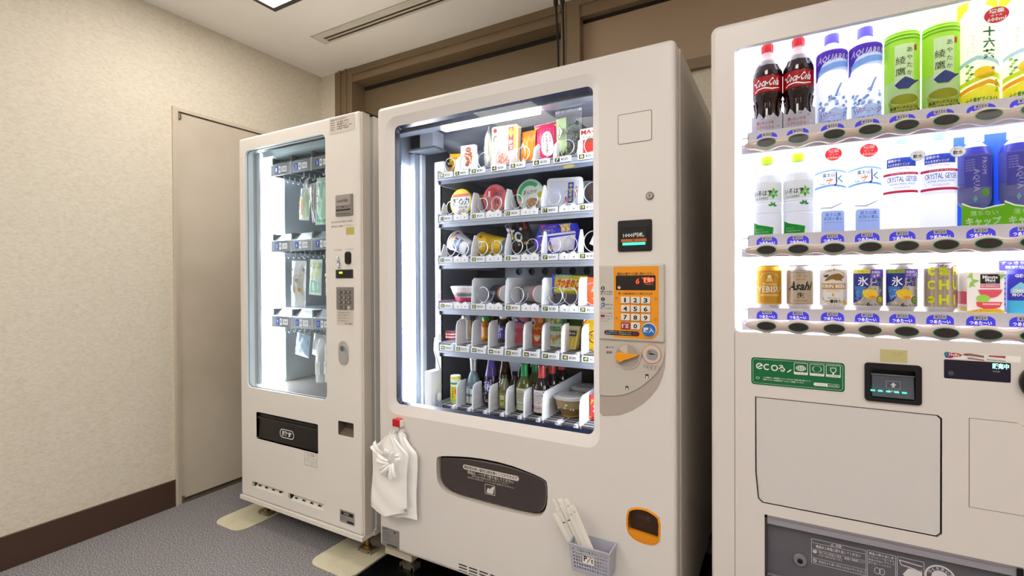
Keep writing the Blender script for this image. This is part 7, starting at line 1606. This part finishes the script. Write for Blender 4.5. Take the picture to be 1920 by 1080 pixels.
# ================================================================== on and under the machines
vin = noise_mat('vinyl_sheet', ['#cfc8ac', '#ddd7bd', '#e6e1c9'], 6, .35, bump=.08, bscale=30, spec=.5)
for i, (x0, x1, y0, y1) in enumerate(((-2.405, -2.195, 1.322, 2.16), (-1.715, -1.472, 1.318, 2.16))):
    o = rr(x0, x1, y0, y1, .055, 6); n = len(o)
    b = MB(); b.add([(p[0], p[1], .0022) for p in o]+[(p[0], p[1], .0003) for p in o], [tuple(range(n))]+[(n+j, n+(j+1) % n, (j+1) % n, j) for j in range(n)], vin)
    # scuffs
    sc = m('#a49c80', .6)
    for k in range(9):
        cx, cy = random.uniform(x0+.03, x1-.05), random.uniform(y0+.03, y0+.16); a = random.uniform(.3, 1.4); L = random.uniform(.01, .04)
        dx, dy = math.cos(a)*L, math.sin(a)*L; nx, ny = -math.sin(a)*.0006, math.cos(a)*.0006
        b.add([(cx-nx, cy-ny, .0024), (cx+dx-nx, cy+dy-ny, .0024), (cx+dx+nx, cy+dy+ny, .0024), (cx+nx, cy+ny, .0024)], [(0, 1, 2, 3)], sc)
    b.build('floor_sheet', None, ['cream vinyl strip with rounded end under the narrow machine, nearer the side door', 'cream vinyl strip with rounded end under the narrow machine, beside the black mat'][i], 'floor sheet', at=((x0+x1)/2, y0, 0))
b = MB(); b.box(-1.462, -.05, 1.30, 2.18, .0003, .0025, m('#0b0b0d', .22, var=.2, bscale=9)); b.box(-1.470, -1.462, 1.30, 2.18, .0003, .0035, m('#8f9294', .35, metal=.6))
b.build('floor_mat', None, 'glossy black mat under the wide snack machine', 'mat', at=(-.75, 1.3, 0))

# red magnetic hook and the carrier bags on it
H = thing('magnetic_hook', 'small red square hook on the snack machine holding white bags', 'hook', (-1.277, YM-.012, .60), world=True)
b = MB(); b.rbox(-1.298, -1.262, .606, .634, YM-.024, YM-.0008, m('#c8201e', .3), .003, .002); b.box(-1.262, -1.2595, YM-.022, YM-.001, .606, .632, m('#e8e4e0', .4)); b.build('hook_body', H)
b = MB(); b.tube([(-1.275, YM-.016, .607), (-1.275, YM-.018, .596), (-1.272, YM-.026, .586), (-1.268, YM-.032, .588), (-1.266, YM-.034, .596)], .0016, STEEL, 6); b.build('wire_hook', H)
plas = film('#ffffff', .86, .28)
plas2 = m('#fbfaf8', .3, spec=.5)
def bag(lab, y, cx, zb, zt, w, ph, tilt):
    b = MB()
    N, K = 26, 26
    def sheet(sg):
        def f(u, v):
            # v 0 bottom .. 1 neck
            s_ = 1 if v < .80 else 1-.86*((v-.80)/.20)**.8
            x = (u-.5)*w*s_*(1+.03*math.sin(v*9+ph))
            z = zb+(zt-zb)*v-.010*math.sin(u*PI*1.3+ph)*(1-v)+(.012*abs(u-.5)*2 if v < .05 else 0)
            th = (.0035+.010*math.sin(PI*min(u*1.02, 1))*(1-v*.6))*(1 if 0 < u < 1 else 0)
            fold = .0035*math.sin(u*21+ph+v*2.5)*max(0, v-.3)*1.5+.0028*math.sin(u*6+v*5+ph)+.002*math.sin(v*23+u*9+ph)
            return (cx+x+tilt*(1-v), y+(sg*th+fold*(.6 if 0 < u < 1 else 0)), z)
        return f
    for sg in (-1, 1):
        g = MB(); g.grid(sheet(sg), N, K, plas2)
        if sg > 0: g.f = [f[::-1] for f in g.f]
        b.add(g.v, g.f, plas2, True)
    o = b.build('carrier_bag', None, lab, 'plastic bag', 'white carrier bags on the red hook', at=(cx, y, zb))
    return o
f_ = bag('front white plastic carrier bag hanging from the red hook', 1.358, -1.286, .285, .582, .176, .4, -.014)
r_ = bag('rear white plastic carrier bag on the red hook, hanging a little lower', 1.384, -1.262, .262, .588, .165, 2.1, -.004)
for o in (f_, r_):
    tie = o
    b = MB(); cx = o.location.x; yy = o.location.y
    b.grid(lambda u, v: (cx+.012-.030*(u-.5)*(1-.35*v)+.004*math.sin(v*7), yy-.002+.004*math.sin(u*9+v*5), .566+.036*v), 8, 8, plas2)
    c = b.build('handle_tab'); c.parent = o; c.location = (-cx, -yy, -o.location.z)
cx, yy = f_.location.x, f_.location.y
for k, (dx, dz, a, L, w) in enumerate(((-.004, .002, 3.0, .050, .046), (.004, -.006, -2.35, .052, .042), (.012, -.004, -1.1, .050, .048), (-.026, .028, 2.5, .056, .044), (-.002, .02, 1.3, .03, .04), (.030, .020, .3, .030, .034))):
    b = MB(); ca, sa = math.cos(a), math.sin(a)
    b.grid(lambda u, v, dx=dx, dz=dz, ca=ca, sa=sa, L=L, w=w, k=k: (cx+.012+dx+ca*L*v-sa*w*(u-.5)*(.35+.65*v), yy-.024-.010*math.sin(v*PI*.8)+.004*math.sin(u*12+k+v*3), .488+dz+sa*L*v+ca*w*(u-.5)*(.35+.65*v)), 10, 8, plas2)
    c = b.build('tied_handle'); c.parent = f_; c.location = (-cx, -yy, -f_.location.z)

# basket with wrapped chopsticks
bk = m('#b4b5c4', .4)
B = thing('wall_basket', 'pale grey-blue plastic basket of wrapped chopsticks, fixed low on the snack machine', 'basket', (-.495, 1.36, .292), world=True)
x0, x1, x2, x3 = -.560, -.434, -.552, -.442; zb, zt = .292, .378
yf0, yf1 = 1.335, 1.342
def skew(b):
    """taper towards the base"""
    out = []
    for x, y, z in b.v:
        t = (zt-z)/(zt-zb); mid = -.497
        out.append((mid+(x-mid)*(1-.12*t), (y if y > 1.395 else y+.010*t), z))
    b.v = out
hs_ = []
for i in range(13):
    for j in range(6):
        hx, hz = -.5495+i*.0087, .306+j*.0108
        if 3 < i < 8 and 1 < j < 5: continue
        hs_.append([(hx, hz), (hx+.0050, hz), (hx+.0050, hz+.0062), (hx, hz+.0062)])
b = MB(); b.prism(rr(x0, x1, zb, zt, .004), 1.335, 1.3375, bk, hs_); skew(b); b.build('front_grille', B)
b = MB()
for xx in (x0, x1-.0025):
    b.box(xx, xx+.0025, 1.3375, 1.402, zb, zt, bk)
b.box(x0, x1, 1.400, 1.4025, zb, zt, bk); b.box(x0, x1, 1.3375, 1.40, zb, zb+.0025, bk); skew(b)
b.box(x0-.0015, x1+.0015, 1.3325, 1.3355, zt-.003, zt+.0005, bk); b.box(x0-.0015, x0+.001, 1.3355, 1.402, zt-.003, zt+.0005, bk); b.box(x1-.001, x1+.0015, 1.3355, 1.402, zt-.003, zt+.0005, bk)
b.build('basket_body', B)
b = MB(); b.rect(-.517, -.482, .328, .355, 1.3385, m('#efe9e2', .5), .001); b.text('P', -.513, -.503, .335, .351, 1.3380, INKB, .03); b.text('t', -.491, -.485, .333, .346, 1.3380, INKB, .03); stroke(b, [(-.502, .333), (-.495, .345)], .002, 1.3380, INKB); b.poly(ell(-.4925, .348, .0022, n=8), 1.3378, m('#e0603a', .5)); b.build('name_sticker', B, 'white sticker reading Pit')
paper = m('#f3efe8', .55, var=.03, bscale=40)
tops = [(-.628, .478), (-.612, .458), (-.618, .440), (-.597, .492), (-.588, .478), (-.572, .500), (-.562, .478), (-.548, .492)]
bots = [(-.524, .318), (-.530, .306), (-.536, .306), (-.508, .310), (-.500, .306), (-.486, .308), (-.480, .306), (-.462, .304)]
first = None
for i, ((tx, tz), (bx, bz)) in enumerate(zip(tops, bots)):
    yb, yt = 1.384-.0048*i, 1.374-.0056*i
    v = Vector((tx-bx, yt-yb, tz-bz)); L = v.length
    w = .0075 if i != 0 else .003
    b = MB(); b.hexa([(-w, -.0012, 0), (-w, -.0012, L), (-w, .0012, 0), (-w, .0012, L), (w, -.0012, 0), (w, -.0012, L), (w, .0012, 0), (w, .0012, L)], paper)
    if i: b.box(-.0035, -.0005, -.0022, .0022, .004, L-.004, paper); b.box(.0005, .0035, -.0022, .0022, .004, L-.004, paper)
    if i in (3, 5, 6, 7): b.text('◎', -.003, .003, L-.022, L-.016, -.0026, INKG, 0)
    if i in (1, 4): b.rect(-.0045, .0045, L-.05, L-.046, -.0026, INKG)
    q = Vector((0, 0, 1)).rotation_difference(v)
    o = b.build('wrapped_chopsticks', None, 'paper-wrapped chopsticks leaning out of the grey-blue basket' if i else 'single thin white straw leaning furthest out of the grey-blue basket', 'chopsticks' if i else 'straw', 'wrapped chopsticks in the basket' if i else None)
    if not i: o.name = 'drinking_straw'
    o.rotation_mode = 'QUATERNION'; o.rotation_quaternion = q; o.location = (bx, yb, bz)

# lead on the floor in the gap beside the drinks machine
b = MB(); b.tube([(-.235, 2.20, .55), (-.225, 2.21, .35), (-.20, 2.16, .18), (-.215, 2.05, .06), (-.21, 1.85, .012), (-.20, 1.60, .009), (-.205, 1.48, .009)], .007, RUBBER, 8)
b.build('power_cable', None, 'black power cable on the floor in the gap between the two big machines', 'cable', at=(-.21, 1.85, .002))
